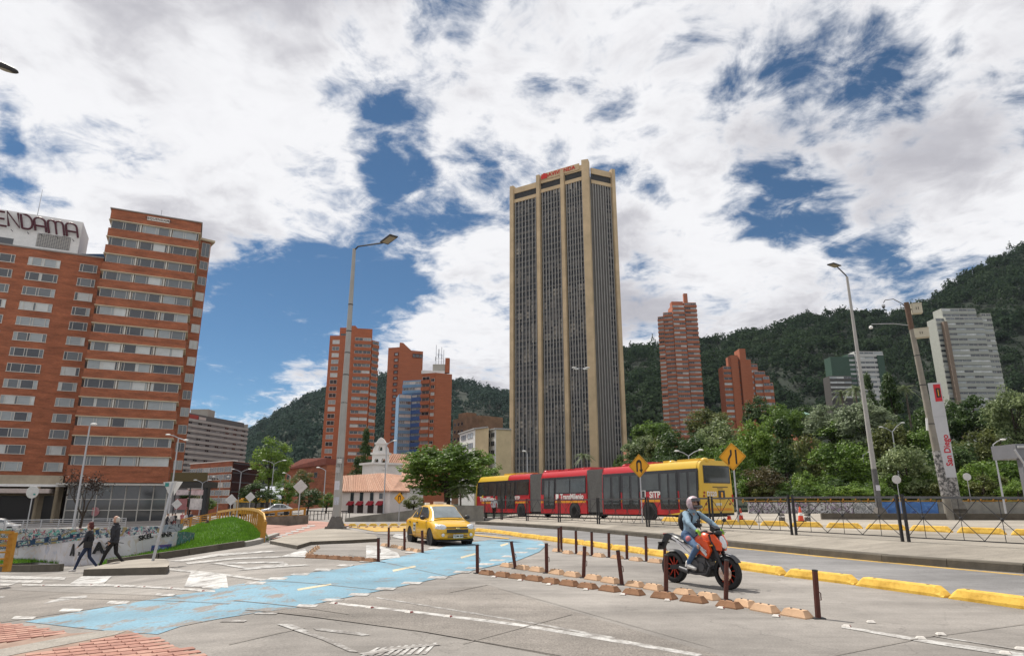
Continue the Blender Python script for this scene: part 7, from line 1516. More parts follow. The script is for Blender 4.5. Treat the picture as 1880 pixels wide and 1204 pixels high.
        MB().ball((.70,s*.93,1.0), .09, .12, .085, 12).build('mirror', C_['dark'], t, smooth=60, local=True); MB().bar((.72,s*.78,.95),(.70,s*.9,.98),.04).build('mirror_arm', C_['dark'], t, local=True)
        ho = MB().ball((0,0,0), .12, .235, .135, 18, Matrix.Identity(3)).build('headlight', lens_m, t, smooth=60, local=True); ho.matrix_basis = Matrix.Translation(dfm((1.90,s*.60,.655))) @ Matrix.Rotation(s*R(38),4,'Z') @ Matrix.Rotation(R(28),4,'Y')
        MB().lathe([(.05,-.02),(.06,.02),(.03,.03)], 12, dfm((2.085,s*.56,.40)), Matrix.Rotation(R(90),3,'Y')).build('fog_light', lens_m, t, local=True)
        MB().ball(dfm((-2.03,s*.66,.78)), .07, .12, .11, 10).build('tail_light', C_['red'], t, smooth=60, local=True)
        for x in (1.25,-1.21): wheel(t, x, s*.72, .30, .185, 5, None, s)
    def front(y0, y1, z0, z1, nm, m, x=2.10, d=.0, k=9): 
        MB().grid([[(dfm((x+d,y0+(y1-y0)*i/k,z))[0]+.012-.25*max(0,z-.52), y0+(y1-y0)*i/k, z) for i in range(k+1)] for z in np.linspace(z0,z1,3)]).build(nm, m, t, local=True)
    front(-.43,.43,.47,.60,'grille',C_['dark'],2.10); front(-.43,.43,.645,.685,'grille',C_['dark'],2.085); front(-.40,.40,.30,.33,'intake',C_['dark'],2.10); front(-.40,.40,.36,.385,'intake',C_['dark'],2.10)
    MB().ball((2.125,0,.622), .03, .10, .04, 12).build('badge', mat('badge_gold', (.55,.42,.16), .3, metal=.7), t, smooth=60, local=True)
    MB().box(2.135,2.15,-.20,.20,.29,.42).build('number_plate', mat('plate_pale', (.55,.56,.52), .5), t, local=True)
    if taxi:
        o = bpy.data.objects.new('plate_lettering', text_mesh('TOM 543', .10, bink, .002, 0, .002)); COL.objects.link(o); o.parent = t; o.matrix_basis = frame_m((2.153,0,.355), (0,1,0), (0,0,1))
        for s in (-1,1):
            MB().box(-.72,-.42,s*.853-.004,s*.853+.004,.46,.78).build('door_sign', mat('plate_pale', ()), t, local=True)
            for k, tx in enumerate(('TOM','543')): o = bpy.data.objects.new('door_lettering', text_mesh(tx, .11, bink, .002, 0, .002)); COL.objects.link(o); o.parent = t; o.matrix_basis = frame_m((-.57,s*.860,.67-.12*k), (-s,0,0), (0,0,1))
        for y in (-.36,.36): MB().box(-.55,-.42,y-.09,y+.09,1.47,1.56).build('roof_lamp', C_['white'], t, local=True)
        b = MB(); b.ext([(-.2,-.2,1.485),(-.05,-.2,1.485),(-.08,-.2,1.60),(-.17,-.2,1.60)], (0,.4,0)); b.build('taxi_sign', mat('taxi_sign', (.55,.48,.44), .5), t, local=True)
    MB().box(-1.9,1.95,-.7,.7,.17,.22).build('underbody', C_['black'], t, local=True)
    return t
build_car('taxi', 'yellow taxi saloon with pale door signs coming towards the camera', 'taxi', (-2.95,27.35,0), math.atan2(-.90,.44), taxi_y)
wp = mat('car_white_paint', (.55,.55,.54), .3, .05, 2, coat=.5)
build_car('parked_car', 'white car at the hotel entrance cut off by the left edge', 'car', (at(2,950,80).x, 80, g(at(2,950,80).x,80)), R(20), wp, False); build_car('parked_car', 'small white car in the distance before the ochre rail', 'car', (at(508,938,90).x, 90, g(-30,90)+.15), R(200), mat('car_silver_paint', (.40,.41,.42), .3, .05, 2, coat=.5), False)

# ---------------------------------------------------------------- articulated bus
bus_red = mat('bus_red', (.46,.012,.020), .32, .06, 1.2, coat=.4); bus_yel = mat('bus_yellow', (.62,.40,.035), .35, .06, 1.2, coat=.3); bus_dk = mat('bus_black_panel', (.018,.018,.02), .25, .2, 2, spec=.6); bus_gl = mat('bus_glass', (.035,.042,.04), .06, .5, 1.4, spec=.8); bell = mat('bellows_grey', (.16,.16,.155), .85, .2, 6); bus_or = mat('bus_orange_stripe', (.62,.26,.02), .4)
Rr = Vector((ray(1286,900)[0]*36, 36, 0)); Ff = Vector((ray(872,905)[0]*57.5, 57.5, 0)); LB = wlen(Rr,Ff); zR, zF = .56, .35
hd = Vector((Ff.x-Rr.x, Ff.y-Rr.y, 0)).normalized(); lf = Vector((-hd.y,hd.x,0)); BW = 2.55
BUS = thing('articulated_bus', 'long red and yellow articulated city bus behind the fence', 'bus', (0,0,0))
Xv = (hd*LB + Vector((0,0,zF-zR))).normalized(); Zv = Xv.cross(lf).normalized()
BUS.matrix_basis = Matrix.Translation(Vector((Rr.x,Rr.y,zR)) - lf*BW/2) @ Matrix((Xv, lf, Zv)).transposed().to_4x4()
def bu(px, py=905):
    u, z = hit(px, py, Rr, Ff); return u, z - (zR + (zF-zR)*u/LB)
HB = 3.22
def shell(x0, x1, m, nm='body', zlo=.32, front_drop=0.0, ends=True):
    prof = []; r = .22; y = BW/2
    pts = [(-y,zlo),(y,zlo),(y+.015,zlo+.6),(y,1.6),(y-.05,2.75),(y-.10,HB-.22),(y-.22,HB-.06),(y-.45,HB),(-y+.45,HB),(-y+.22,HB-.06),(-y+.10,HB-.22),(-y+.05,2.75),(-y,1.6),(-y-.015,zlo+.6)]
    xs_ = [x0, x1] if not front_drop else [x0, x1-.9, x1-.35, x1]; b = MB(); n = len(pts)
    for i, x in enumerate(xs_):
        dr = 0 if not front_drop else [0,.02,.12,.34][i]; b.v += [(x, py*(1-.03*(i if front_drop else 0)), pz - (dr if pz > 2.6 else 0)) for py, pz in pts]
    for i in range(len(xs_)-1): 
        for j in range(n): b.f.append((i*n+j,(i+1)*n+j,(i+1)*n+(j+1)%n,i*n+(j+1)%n)); b.m.append(0)
    if ends: b.f += [tuple(range(n-1,-1,-1)), tuple(range((len(xs_)-1)*n, len(xs_)*n))]; b.m += [0,0]
    return b.build(nm, m, BUS, smooth=35, local=True)
ub = [0, bu(1106)[0], bu(1077)[0], bu(993)[0], bu(972)[0], LB]
yrear = bu(1247)[0]
yr = bu(1281)[0]; shell(yr, ub[1], bus_red); shell(0, yr-.003, bus_yel, 'rear_body')
MB().grid([[(x, y, z) for x in (yr-.01, bu(1188)[0])] for y, z in ((BW/2-.035,2.79),(BW/2-.085,HB-.22),(BW/2-.205,HB-.045),(BW/2-.45,HB+.012),(-.6,HB+.012))]).build('yellow_roof', bus_yel, BUS, smooth=40, local=True); shell(ub[2], ub[3], bus_red); shell(ub[4], bu(879)[0], bus_red); shell(bu(879)[0]+.003, LB, bus_yel, 'front_body', front_drop=1)
MB().grid([[(x, y, z) for x in (bu(932)[0], bu(879)[0]+.01)] for y, z in ((BW/2-.035,2.79),(BW/2-.085,HB-.22),(BW/2-.205,HB-.045),(BW/2-.45,HB+.012),(-.6,HB+.012))]).build('yellow_roof', bus_yel, BUS, smooth=40, local=True)
for a_, c_ in ((ub[1],ub[2]),(ub[3],ub[4])):
    n = 14; b = MB()
    for i in range(n):
        x0 = a_+(c_-a_)*i/n; x1 = a_+(c_-a_)*(i+.55)/n; y = BW/2-.06
        for X0, X1, yy_ in ((x0,x1,y),(x1,a_+(c_-a_)*(i+1)/n,y-.10)): b.box(X0,X1,-yy_,yy_,.42,HB-.10 if yy_ == y else HB-.2)
    b.build('bellows', bell, BUS, local=True)
Y = BW/2
def side_panel(px0, px1, z0, z1, m, nm, out=.02, frac=True, y=None):
    x0, x1 = sorted((bu(px0)[0], bu(px1)[0])); t0 = .0
    def yo(z): return float(np.interp(z, [.32,.92,1.6,2.75,3.0], [Y,Y+.015,Y,Y-.05,Y-.1])) + out
    zs_ = [z0] + [q for q in (.92,1.6,2.75) if z0 < q < z1] + [z1]
    return MB().grid([[(x, yo(z), z) for x in (x1, x0)] for z in zs_]).build(nm, m, BUS, local=True)
# window band, doors, stripes
for a_, c_ in ((1284,1107),(1076,994),(971,876)): side_panel(a_, c_, 1.62, 2.78, bus_dk, 'window_band', .018)
for a_, c_ in ((1140,1108),(1175,1143),(1245,1213),(1283,1248),(1019,999),(946,930),(928,914)):
    d_ = side_panel(a_, c_, .62, 2.74, bus_dk, 'door', .032); m_ = (a_+c_)/2; w_ = (a_-c_)*.5
    for x0, x1 in ((m_-w_*.86,m_-w_*.12),(m_+w_*.12,m_+w_*.86)): side_panel(x0, x1, .85, 2.60, bus_gl, 'door_glass', .046)
for a_, c_ in ((1211,1178),(1075,1048),(1046,1022),(970,949),(912,898),(896,880)): side_panel(a_, c_, 1.70, 2.62, bus_gl, 'window', .036)
for a_, c_ in ((1246,1246.9),(1177,1212),(1141,1142.5),(1020,1076),(994,998),(947,971),(885,912),(1247,1284),(1176,1178)): side_panel(a_, c_, 1.02, 1.16, bus_or, 'stripe', .024)
side_panel(1300-16, 1247, .35, .6, bus_yel, 'yellow_sill', .02)
MB().grid([[(bu(1284)[0],Y+.02,.33),(bu(1284)[0],Y+.02,.62)],[(bu(1225)[0],Y+.018,.33),(bu(1225)[0],Y+.018,.34)]]).build('yellow_swoosh', bus_yel, BUS, local=True)
MB().grid([[(bu(874)[0],Y-.0,.95),(bu(874)[0],Y-.0,1.15)],[(bu(888)[0],Y+.03,1.5),(bu(888)[0],Y+.03,1.75)]]).build('yellow_swoosh', bus_yel, BUS, local=True)
side_panel(912, 876, .5, 1.6, bus_red, 'red_panel', .016)
wh_t = mat('bus_white_letter', (.68,.66,.64), .5)
def side_text(txt, px, z, size, nm='lettering', m=None, out=.03, bold=.015):
    o = bpy.data.objects.new(nm, text_mesh(txt, size, m or wh_t, .004, 0, bold)); COL.objects.link(o); o.parent = BUS; o.matrix_basis = frame_m((bu(px)[0], Y+out, z), (-1,0,0), (0,0,1))
side_text('TransMilenio', 1050, 1.42, .50); side_text('TransMilenio', 896, 1.38, .50); side_text('SiTP', 1203, 1.42, .50); side_text('SiTP', 950, 1.38, .42)
side_panel(1186, 1178, 1.22, 1.72, C_['white'], 'logo_plate', .026); side_panel(1184.5, 1179.5, 1.27, 1.66, bus_dk, 'logo_mark', .032); side_panel(1026, 1021, 1.25, 1.62, C_['white'], 'logo_plate', .026)
for px in (1192,1055,957):
    x = bu(px)[0]; MB().lathe([(.0,-.01),(.60,-.01),(.60,.012),(0,.012)], 24, (x,Y+.02,.50), Matrix.Rotation(R(90),3,'X')).build('wheel_arch', C_['black'], BUS, local=True)
    for s in (1,-1): wheel(BUS, x, s*(Y-.09), .48, .30, 8, mat('bus_rim_red', (.22,.015,.02), .5), s, hub=.58)
MB().box(.3,LB-.3,-Y+.2,Y-.2,.22,.5).build('chassis', C_['black'], BUS, local=True)
# roof pods
for px, l, m in ((1255,1.6,bus_yel),(1215,.5,bus_yel),(1165,2.4,bus_red),(1140,.5,bus_red),(1060,1.8,bus_red),(1030,.4,bus_red),(1005,1.4,bus_red),(925,1.6,bus_yel),(945,1.2,mat('pod_tan',(.45,.28,.08),.5))):
    x = bu(px)[0]; MB().obox((x,.1,HB+.05), l, 1.3, .16).build('roof_pod', m, BUS, local=True)
for px, m in ((1222,bus_yel),(1282,bus_yel),(1136,bus_red),(1060,bus_red),(990,bus_red)): MB().ball((bu(px)[0],Y-.7,HB), .25,.25,.16,10).build('roof_vent', m, BUS, smooth=60, local=True)
# rear face (x = 0, looking along -x)
def rear(y0, y1, z0, z1, m, nm, d=.02): return MB().box(-d,.0,y0,y1,z0,z1).build(nm, m, BUS, local=True)
rear(-Y+.12,Y-.32,2.0,2.95,bus_dk,'rear_window_frame',.02); rear(-Y+.18,Y-.40,2.06,2.88,bus_gl,'rear_window',.03); rear(-.9,.3,1.78,1.82,bus_dk,'vent_slot'); rear(-.5,-.05,1.70,1.73,bus_dk,'vent_slot')
rear(-.62,-.12,1.15,1.62,bus_dk,'route_panel',.03); rear(-.44,-.30,1.22,1.52,ysign,'route_numeral',.04); rear(-Y+.15,Y-.15,.55,.68,bus_or,'bumper_stripe',.03); rear(-Y+.05,Y-.05,.30,.42,C_['black'],'bumper',.04)
o = bpy.data.objects.new('fleet_number', text_mesh('D220', .34, wh_t, .004, 0, .012)); COL.objects.link(o); o.parent = BUS; o.matrix_basis = frame_m((-.03,.42,1.42), (0,-1,0), (0,0,1))
rear(.12,.72,1.18,1.21,wh_t,'fleet_line'); rear(-.3,.15,.82,.95,mat('plate_pale', ()),'number_plate',.03)
for z, y in ((1.5,.98),(1.32,1.02),(.9,.9),(.9,-1.0)): MB().lathe([(.07,0),(.06,.03),(0,.03)], 12, (0,y,z), Matrix.Rotation(R(-90),3,'Y')).build('tail_light', mat('tail_lamp_red', (.25,.03,.02), .3), BUS, local=True)
rear(-Y+.0,-Y+.08,1.0,1.4,C_['red'],'side_marker',.03)
# small yellow bus far away
D = 120; p = at(474,938,D); t = thing('distant_bus', 'small yellow bus far away under the leafy tree', 'bus', (p.x,D,g(p.x,D)), R(35))
b = MB(); b.box(-4,4,-1.25,1.25,.45,2.9); b.build('body', mat('bus_ochre', (.55,.30,.02), .4), t, local=True); MB().box(-4.05,-4.0,-1.1,1.1,1.4,2.5).build('windscreen', bus_gl, t, local=True); MB().box(-3.7,3.6,-1.28,-1.25,1.5,2.4).build('side_windows', bus_gl, t, local=True)
for x in (-2.6,2.6):
    for s in (-1,1): wheel(t, x, s*1.1, .45, .3, 5, None, s)
MB().box(-3,2,-.7,.7,2.9,3.15).build('roof_pod', mat('bus_ochre', ()), t, local=True)

# ---------------------------------------------------------------- motorcycle
mo = mat('moto_orange', (.66,.075,.012), .3, .05, 3, coat=.5); mblk = mat('moto_black', (.016,.016,.018), .4, .2, 8); mgry = mat('moto_engine_grey', (.09,.09,.095), .45, .25, 10, metal=.4); mor_rim = mat('moto_orange_rim', (.50,.045,.02), .4); mwh = mat('moto_white', (.58,.58,.6), .4)
pf, pr = gnd(1339,1082), gnd(1240,1068.5); hv = (pf-pr); mid = (pf+pr)/2
MT = thing('motorcycle', 'orange and black naked motorcycle ridden along the lane', 'motorcycle', mid, math.atan2(hv.y,hv.x)); XF, XR = .68, -.68
wheel(MT, XF, 0, .305, .12, 10, mor_rim, 0, 'front_wheel', .72); wheel(MT, XR, 0, .31, .16, 10, mor_rim, 0, 'rear_wheel', .70)
def part(nm, b, m, sm=40): return b.build(nm, m, MT, smooth=sm, local=True)
for s in (-1,1):
    part('fork', MB().tube([(XF+.02,s*.10,.28),(.56,s*.10,.58)], .032, 10).tube([(.56,s*.10,.56),(.40,s*.10,1.0)], .040, 10), mblk)
    part('swingarm', MB().bar((-.06,s*.10,.38),(XR,s*.11,.31),.05,.09), mblk)
    part('subframe', MB().bar((-.02,s*.10,.66),(-.62,s*.09,.90),.03).bar((-.05,s*.10,.50),(-.50,s*.09,.84),.03), mwh)
    part('frame_rail', MB().tube([(.36,s*.07,.84),(.16,s*.15,.66),(-.05,s*.15,.55),(-.10,s*.13,.40)], .022, 8), mo)
    part('tank_shroud', MB().ext([(.02,s*.185,.84),(.22,s*.20,.92),(.40,s*.20,.86),(.46,s*.19,.70),(.36,s*.18,.55),(.14,s*.17,.64)], (0,-s*.06,0)), mo)
    part('side_stripe', MB().add([(.10,s*.203,.80),(.20,s*.206,.82),(.38,s*.196,.63),(.34,s*.19,.585)], [(0,1,2,3)]), mwh)
    part('footpeg', MB().tube([(-.14,s*.12,.36),(-.14,s*.26,.35)], .016, 8), mgry); part('brake_disc', MB().lathe([(.06,-.004),(.15,-.004),(.15,.004),(.06,.004)], 24, (XF,s*.075,.305), Matrix.Rotation(R(90),3,'X')), C_['chrome'])
    part('mirror_stem', MB().tube([(.36,s*.30,1.08),(.38,s*.36,1.22)], .009, 6), mblk); part('mirror', MB().ball((.385,s*.38,1.26), .02,.065,.04,10), mblk)
    part('cowl_side', MB().ext([(.42,s*.13,1.0),(.52,s*.15,1.0),(.66,s*.10,.84),(.62,s*.09,.70),(.52,s*.12,.72),(.44,s*.13,.84)], (0,-s*.05,0)), mo)
    part('hand_grip', MB().tube([(.335,s*.28,1.045),(.31,s*.40,1.03)], .019, 8), mblk)
part('handlebar', MB().tube([(.31,-.40,1.03),(.35,-.24,1.06),(.38,-.1,1.02),(.38,.1,1.02),(.35,.24,1.06),(.31,.40,1.03)], .013, 8), mgry)
b = MB(); rws = [(-.10,.80,.10,.06),(-.02,.86,.14,.12),(.10,.91,.17,.16),(.22,.94,.18,.18),(.34,.93,.16,.18),(.42,.88,.12,.14)]
ring = lambda x, z, w, h: [(x, w*math.cos(a)*(1 if math.sin(a) < 0 else .82), z + h*math.sin(a)*(.9 if math.sin(a) < 0 else .62)) for a in np.linspace(0, 2*math.pi, 14)[:-1]]
rs = [ring(*q) for q in rws]; n = 13; b.add([p for r in rs for p in r], [(i*n+j,i*n+(j+1)%n,(i+1)*n+(j+1)%n,(i+1)*n+j) for i in range(len(rs)-1) for j in range(n)] + [tuple(range(n-1,-1,-1)), tuple(range((len(rs)-1)*n,len(rs)*n))]); part('fuel_tank', b, mo, 60)
part('tank_lid', MB().lathe([(.05,0),(.05,.012),(.02,.018)], 14, (.20,0,1.05)), mblk)
b = MB(); rs = [ring(*q) for q in ((-.72,.945,.05,.03),(-.60,.93,.09,.05),(-.42,.89,.12,.06),(-.38,.86,.13,.06),(-.20,.82,.13,.06),(-.05,.83,.10,.07),(.02,.86,.08,.05))]; b.add([p for r in rs for p in r], [(i*n+j,i*n+(j+1)%n,(i+1)*n+(j+1)%n,(i+1)*n+j) for i in range(len(rs)-1) for j in range(n)] + [tuple(range(n-1,-1,-1)), tuple(range((len(rs)-1)*n,len(rs)*n))]); part('seat', b, mblk, 60)
part('tail_unit', MB().ext([(-.50,-.08,.80),(-.40,-.08,.86),(-.75,-.08,.98),(-.90,-.08,.95),(-.80,-.08,.90)], (0,.16,0)), mblk)
part('plate_holder', MB().bar((-.84,0,.92),(-.98,0,.70),.05,.12).obox((-1.02,0,.70),.02,.20,.13,Matrix.Rotation(.3,3,'Y')).bar((-.95,-.16,.78),(-.95,.16,.78),.03), mblk); part('tail_light', MB().obox((-.905,0,.955),.02,.10,.03), C_['red'])
part('engine', MB().obox((.06,0,.42),.42,.30,.26).obox((.16,0,.58),.20,.24,.24,Matrix.Rotation(.35,3,'Y')).lathe([(.12,-.19),(.13,-.17),(.13,.17),(.12,.19)],18,(.0,0,.40),Matrix.Rotation(R(90),3,'X')).lathe([(.08,-.18),(.08,.18)],14,(.18,0,.38),Matrix.Rotation(R(90),3,'X')), mgry)
part('belly_pan', MB().ext([(-.18,-.14,.26),(.30,-.14,.20),(.40,-.14,.36),(.30,-.14,.40),(-.18,-.14,.34)], (0,.28,0)), mblk); part('radiator', MB().obox((.36,0,.62),.06,.26,.26,Matrix.Rotation(-.25,3,'Y')), mblk)
part('exhaust', MB().tube([(.26,-.10,.52),(.36,-.12,.40),(.28,-.14,.26),(.0,-.14,.24),(-.16,-.16,.26)], .026, 8).tube([(-.14,-.17,.27),(-.36,-.19,.32)], [.05,.045], 10), mgry)
part('front_mudguard', MB().grid([[(XF+.345*math.cos(a), y, .305+.345*math.sin(a)) for y in (-.075,-.04,.04,.075)] for a in np.linspace(R(35),R(135),8)]), mblk); part('mudguard_trim', MB().grid([[(XF+.352*math.cos(a), y, .305+.352*math.sin(a)) for y in (-.03,.03)] for a in np.linspace(R(70),R(110),4)]), mwh)
part('rear_hugger', MB().grid([[(XR+.345*math.cos(a), y, .31+.345*math.sin(a)) for y in (-.085,.085)] for a in np.linspace(R(20),R(110),7)]), mblk)
part('headlight', MB().ball((.625,0,.86), .045,.085,.13,14,Matrix.Rotation(R(-20),3,'Y')), lens_m, 60); part('headlight_shell', MB().ball((.56,0,.86), .09,.11,.15,14,Matrix.Rotation(R(-20),3,'Y')), mblk, 60)
part('instrument', MB().obox((.46,0,1.09),.10,.16,.10,Matrix.Rotation(.5,3,'Y')).ball((.52,0,1.03),.07,.12,.06,10), mblk); part('shock', MB().tube([(-.12,0,.70),(-.30,0,.42)], .035, 10), mwh); part('chain', MB().bar((-.05,.13,.43),(XR,.13,.37),.012,.025).bar((-.05,.13,.36),(XR,.13,.25),.012,.025), mgry)
part('sprocket', MB().lathe([(.03,-.006),(.11,-.006),(.11,.006),(.03,.006)],20,(XR,.125,.31),Matrix.Rotation(R(90),3,'X')), mor_rim); part('caliper', MB().obox((XF-.12,.09,.36),.06,.05,.11), mgry)
for s in (-1,1): part('indicator', MB().ball((.50,s*.20,.80), .03,.04,.018,8), bus_or); part('brake_lever', MB().tube([(.37,s*.26,1.05),(.40,s*.38,1.03)], .006, 5), mgry)
for s in (1,-1):
    o = bpy.data.objects.new('tank_lettering', text_mesh('DUKE', .10, mwh, .002, .25, .003)); COL.objects.link(o); o.parent = MT; o.matrix_basis = frame_m((.24,s*.211,.735), (s*-.72,0,s*.45) if s > 0 else (.72,0,-.45), (0.45,0,.72) if s > 0 else (.45,0,.72))
# ================================================================ people
def figure(name, label, loc, yaw, caps, mats, balls=(), voxel=.013, group=None, parts=None):
    """one continuous body: tapered limbs and shaped masses fused into a single skin, clothes coloured by region"""
    b = MB(); segs = []
    for p0, p1, r0, r1, m in caps:
        p0, p1 = Vector(p0), Vector(p1); k = 8 if r0 < .02 else 12
        b.tube([p0, p1], [r0, r1], k); b.ball(p0, r0*.999, n=k); b.ball(p1, r1*.999, n=k); segs.append((p0, p1, r0, r1, m))
    for c, rx, ry, rz, M3, m in balls: b.ball(c, rx, ry, rz, 16, M3); segs.append((Vector(c), Vector(c)+Vector((0,0,.001)), min(rx,ry,rz), min(rx,ry,rz), m))
    tmp = b.build('tmp', C_['skin']); r = tmp.modifiers.new('r','REMESH'); r.mode = 'VOXEL'; r.voxel_size = voxel
    s_ = tmp.modifiers.new('s','SMOOTH'); s_.factor = .5; s_.iterations = 3
    me = evaluated(tmp); bpy.data.objects.remove(tmp); me.materials.clear()
    for m in mats: me.materials.append(m)
    n = len(me.polygons); C = np.zeros(n*3); me.polygons.foreach_get('center', C); C = C.reshape(-1,3); best = np.full(n, 1e9); idx = np.zeros(n, int)
    for p0, p1, r0, r1, m in segs:
        a = np.array(p0); d = np.array(p1-p0); L2_ = max(1e-9, d@d); tt = np.clip((C-a)@d/L2_, 0, 1); dist = np.linalg.norm(C-(a+tt[:,None]*d), axis=1) - (r0+(r1-r0)*tt)
        u = dist < best; best[u] = dist[u]; idx[u] = m
    me.polygons.foreach_set('material_index', idx.astype(np.int32)); me.polygons.foreach_set('use_smooth', [True]*n); me.update()
    t = thing(name, label, 'person', loc, yaw, group); o = bpy.data.objects.new('body', me); COL.objects.link(o); o.parent = t
    for nm, pb, m in (parts or []): pb.build(nm, m, t, smooth=60, local=True)
    return t
def hand(w, d, curl, s, thumb_side, m, grip=False, k=1.0):
    """palm and five unequal bent fingers; w wrist, d pointing direction, curl = bend direction, s = across the palm"""
    w, d, curl, s = Vector(w), Vector(d).normalized(), Vector(curl).normalized(), Vector(s).normalized(); out = []
    palm = w + d*.055*k; out.append((w, palm, .026*k, .030*k, m)); out.append((palm - s*.025*k, palm + s*.025*k, .019*k, .019*k, m))
    for i, (o_, l) in enumerate(((-.030,.064),(-.010,.074),(.010,.070),(.029,.056))):
        b0 = w + d*.075*k + s*o_*k; a_ = .95 if grip else .35; p1 = b0 + (d*(1-a_*.5) + curl*a_).normalized()*l*.5*k; p2 = p1 + (d*(.2 if grip else .8) + curl*(1.0 if grip else .6)).normalized()*l*.5*k
        out += [(b0, p1, .0105*k, .0095*k, m), (p1, p2, .0095*k, .008*k, m)]
    th = w + d*.03*k + s*thumb_side*.03*k; t1 = th + (d*.6 + s*thumb_side*.7 + curl*.3).normalized()*.04*k; out += [(th, t1, .013*k, .011*k, m), (t1, t1 + (d*.8 + curl*.6).normalized()*.03*k, .011*k, .009*k, m)]
    return out
def walker(H, stride=1.0, arm=1.0, head_mats=(3,4), bulk=1.0):
    """striding figure; materials: 0 jacket, 1 trousers, 2 shoes, 3 skin, 4 hair, 5 mask"""
    k = H/1.75; P = lambda x, y, z: (x*k, y*k, z*k); s = stride; c = []
    hip = .93
    c += [(P(0,.085,.92),P(.20*s,.085,.53),.088*k,.062*k,1),(P(.20*s,.085,.53),P(.33*s,.085,.11),.062*k,.045*k,1),(P(.33*s,.085,.075),P(.50*s,.095,.045),.045*k,.036*k,2),(P(.31*s,.085,.05),P(.36*s,.085,.045),.042*k,.04*k,2)]
    c += [(P(0,-.085,.92),P(-.06*s,-.085,.52),.088*k,.062*k,1),(P(-.06*s,-.085,.52),P(-.36*s,-.085,.20),.062*k,.045*k,1),(P(-.37*s,-.085,.15),P(-.26*s,-.09,.035),.042*k,.036*k,2),(P(-.26*s,-.09,.035),P(-.20*s,-.09,.03),.034*k,.03*k,2)]
    c += [(P(0,-.07,.95),P(0,.07,.95),.11*k*bulk,.11*k*bulk,0),(P(0,0,1.0),P(.03,0,1.22),.125*k*bulk,.14*k*bulk,0),(P(.03,-.07,1.30),P(.03,.07,1.30),.12*k*bulk,.12*k*bulk,0),(P(.02,-.15,1.41),P(.02,.15,1.41),.062*k*bulk,.062*k*bulk,0),(P(.03,0,1.42),P(.05,0,1.54),.055*k,.05*k,3)]
    for sg, sw in ((1,-arm),(-1,arm)):
        sh = P(.02,sg*.19,1.41); el = P(.02+.10*sw,sg*.25,1.14); wr_ = P(.06+.30*sw if sw > 0 else .06+.02*sw,sg*.23,.93 if sw > 0 else .90)
        c += [(sh,el,.056*k,.046*k,0),(el,wr_,.046*k,.034*k,0)]
        d = (Vector(wr_)-Vector(el)); c += hand(wr_, d, (1,0,.1), (0,1,0), -sg, 3, False, k)
    c += [(P(.075,0,1.585),P(.06,0,1.67),.074*k,.088*k,3),(P(.13,0,1.585),P(.135,0,1.60),.03*k,.03*k,3),(P(.150,0,1.645),P(.165,0,1.625),.013*k,.014*k,3),(P(.055,.088,1.64),P(.055,.09,1.66),.015*k,.015*k,3),(P(.055,-.088,1.64),P(.055,-.09,1.66),.015*k,.015*k,3)]
    return c, k
def eyes(k, x=.135, z=1.662, off=.034): 
    b = MB(); 
    for s in (-1,1): b.ball((x*k,s*off*k,z*k), .012*k, n=8)
    return b
def mask(k): return MB().ball((.128*k,0,1.608*k), .042*k,.066*k,.048*k, 12)
jk = mat('black_jacket', (.017,.018,.024), .7, .3, 6, .9, bscale=12); jeans = mat('dark_jeans', (.02,.03,.065), .85, .25, 8, .9, bscale=12); trs = mat('black_trousers', (.011,.010,.010), .85, .3, 6, .2); shoe_w = mat('white_shoes', (.52,.50,.48), .6, .1); shoe_b = mat('black_shoes', (.014,.013,.012), .5); hair_r = mat('dark_red_hair', (.085,.02,.018), .7, .3, 20, .4); hair_w = mat('grey_hair', (.45,.42,.38), .7, .2, 25, .4); eye_m = mat('eye_dark', (.02,.015,.012), .2); mask_m = mat('face_mask', (.62,.62,.62), .7, .05)
# walkers stepping to the left on the refuge crossing
p1_, p2_ = gnd(155,1049), gnd(203,1044)
c, k = walker(1.60, .95, -.6, bulk=1.08)
figure('person', 'walker with dark red hair, face mask, black jacket, blue jeans and white shoes', p1_, R(193), c + [((.04*k,0,1.70*k),(.02*k,0,1.71*k),.092*k,.094*k,4),((-.02*k,0,1.62*k),(-.03*k,0,1.56*k),.08*k,.06*k,4),((.03*k,.07*k,1.66*k),(.02*k,.075*k,1.60*k),.04*k,.035*k,4),((.03*k,-.07*k,1.66*k),(.02*k,-.075*k,1.60*k),.04*k,.035*k,4)], [jk, jeans, shoe_w, C_['skin'], hair_r],
       parts=[('eyes', eyes(k), eye_m), ('face_mask', mask(k), mask_m), ('bag', MB().obox((-.05*k,.24*k,.98*k), .26*k,.09*k,.22*k), mat('bag_dark', (.02,.018,.018), .7)), ('bag_strap', MB().bar((-.05*k,.24*k,1.08*k),(.02*k,-.13*k,1.44*k),.025,.012), mat('bag_dark', ()))])
c, k = walker(1.74, 1.0, .55, bulk=1.1)
figure('person', 'bald walker with face mask in black jacket and black trousers', p2_, R(188), c + [((.0*k,0,1.64*k),(-.005*k,0,1.60*k),.085*k,.075*k,4)], [jk, trs, shoe_b, C_['skin'], hair_w],
       parts=[('eyes', eyes(k), eye_m), ('face_mask', mask(k), mask_m), ('collar', MB().lathe([(.085*k,1.45*k),(.09*k,1.52*k),(.08*k,1.52*k)], 14, (.035*k,0,0)), jk), ('umbrella', MB().tube([(.12*k,.25*k,.93*k),(-.42*k,.30*k,.86*k)], [.018,.012], 8), jk)])
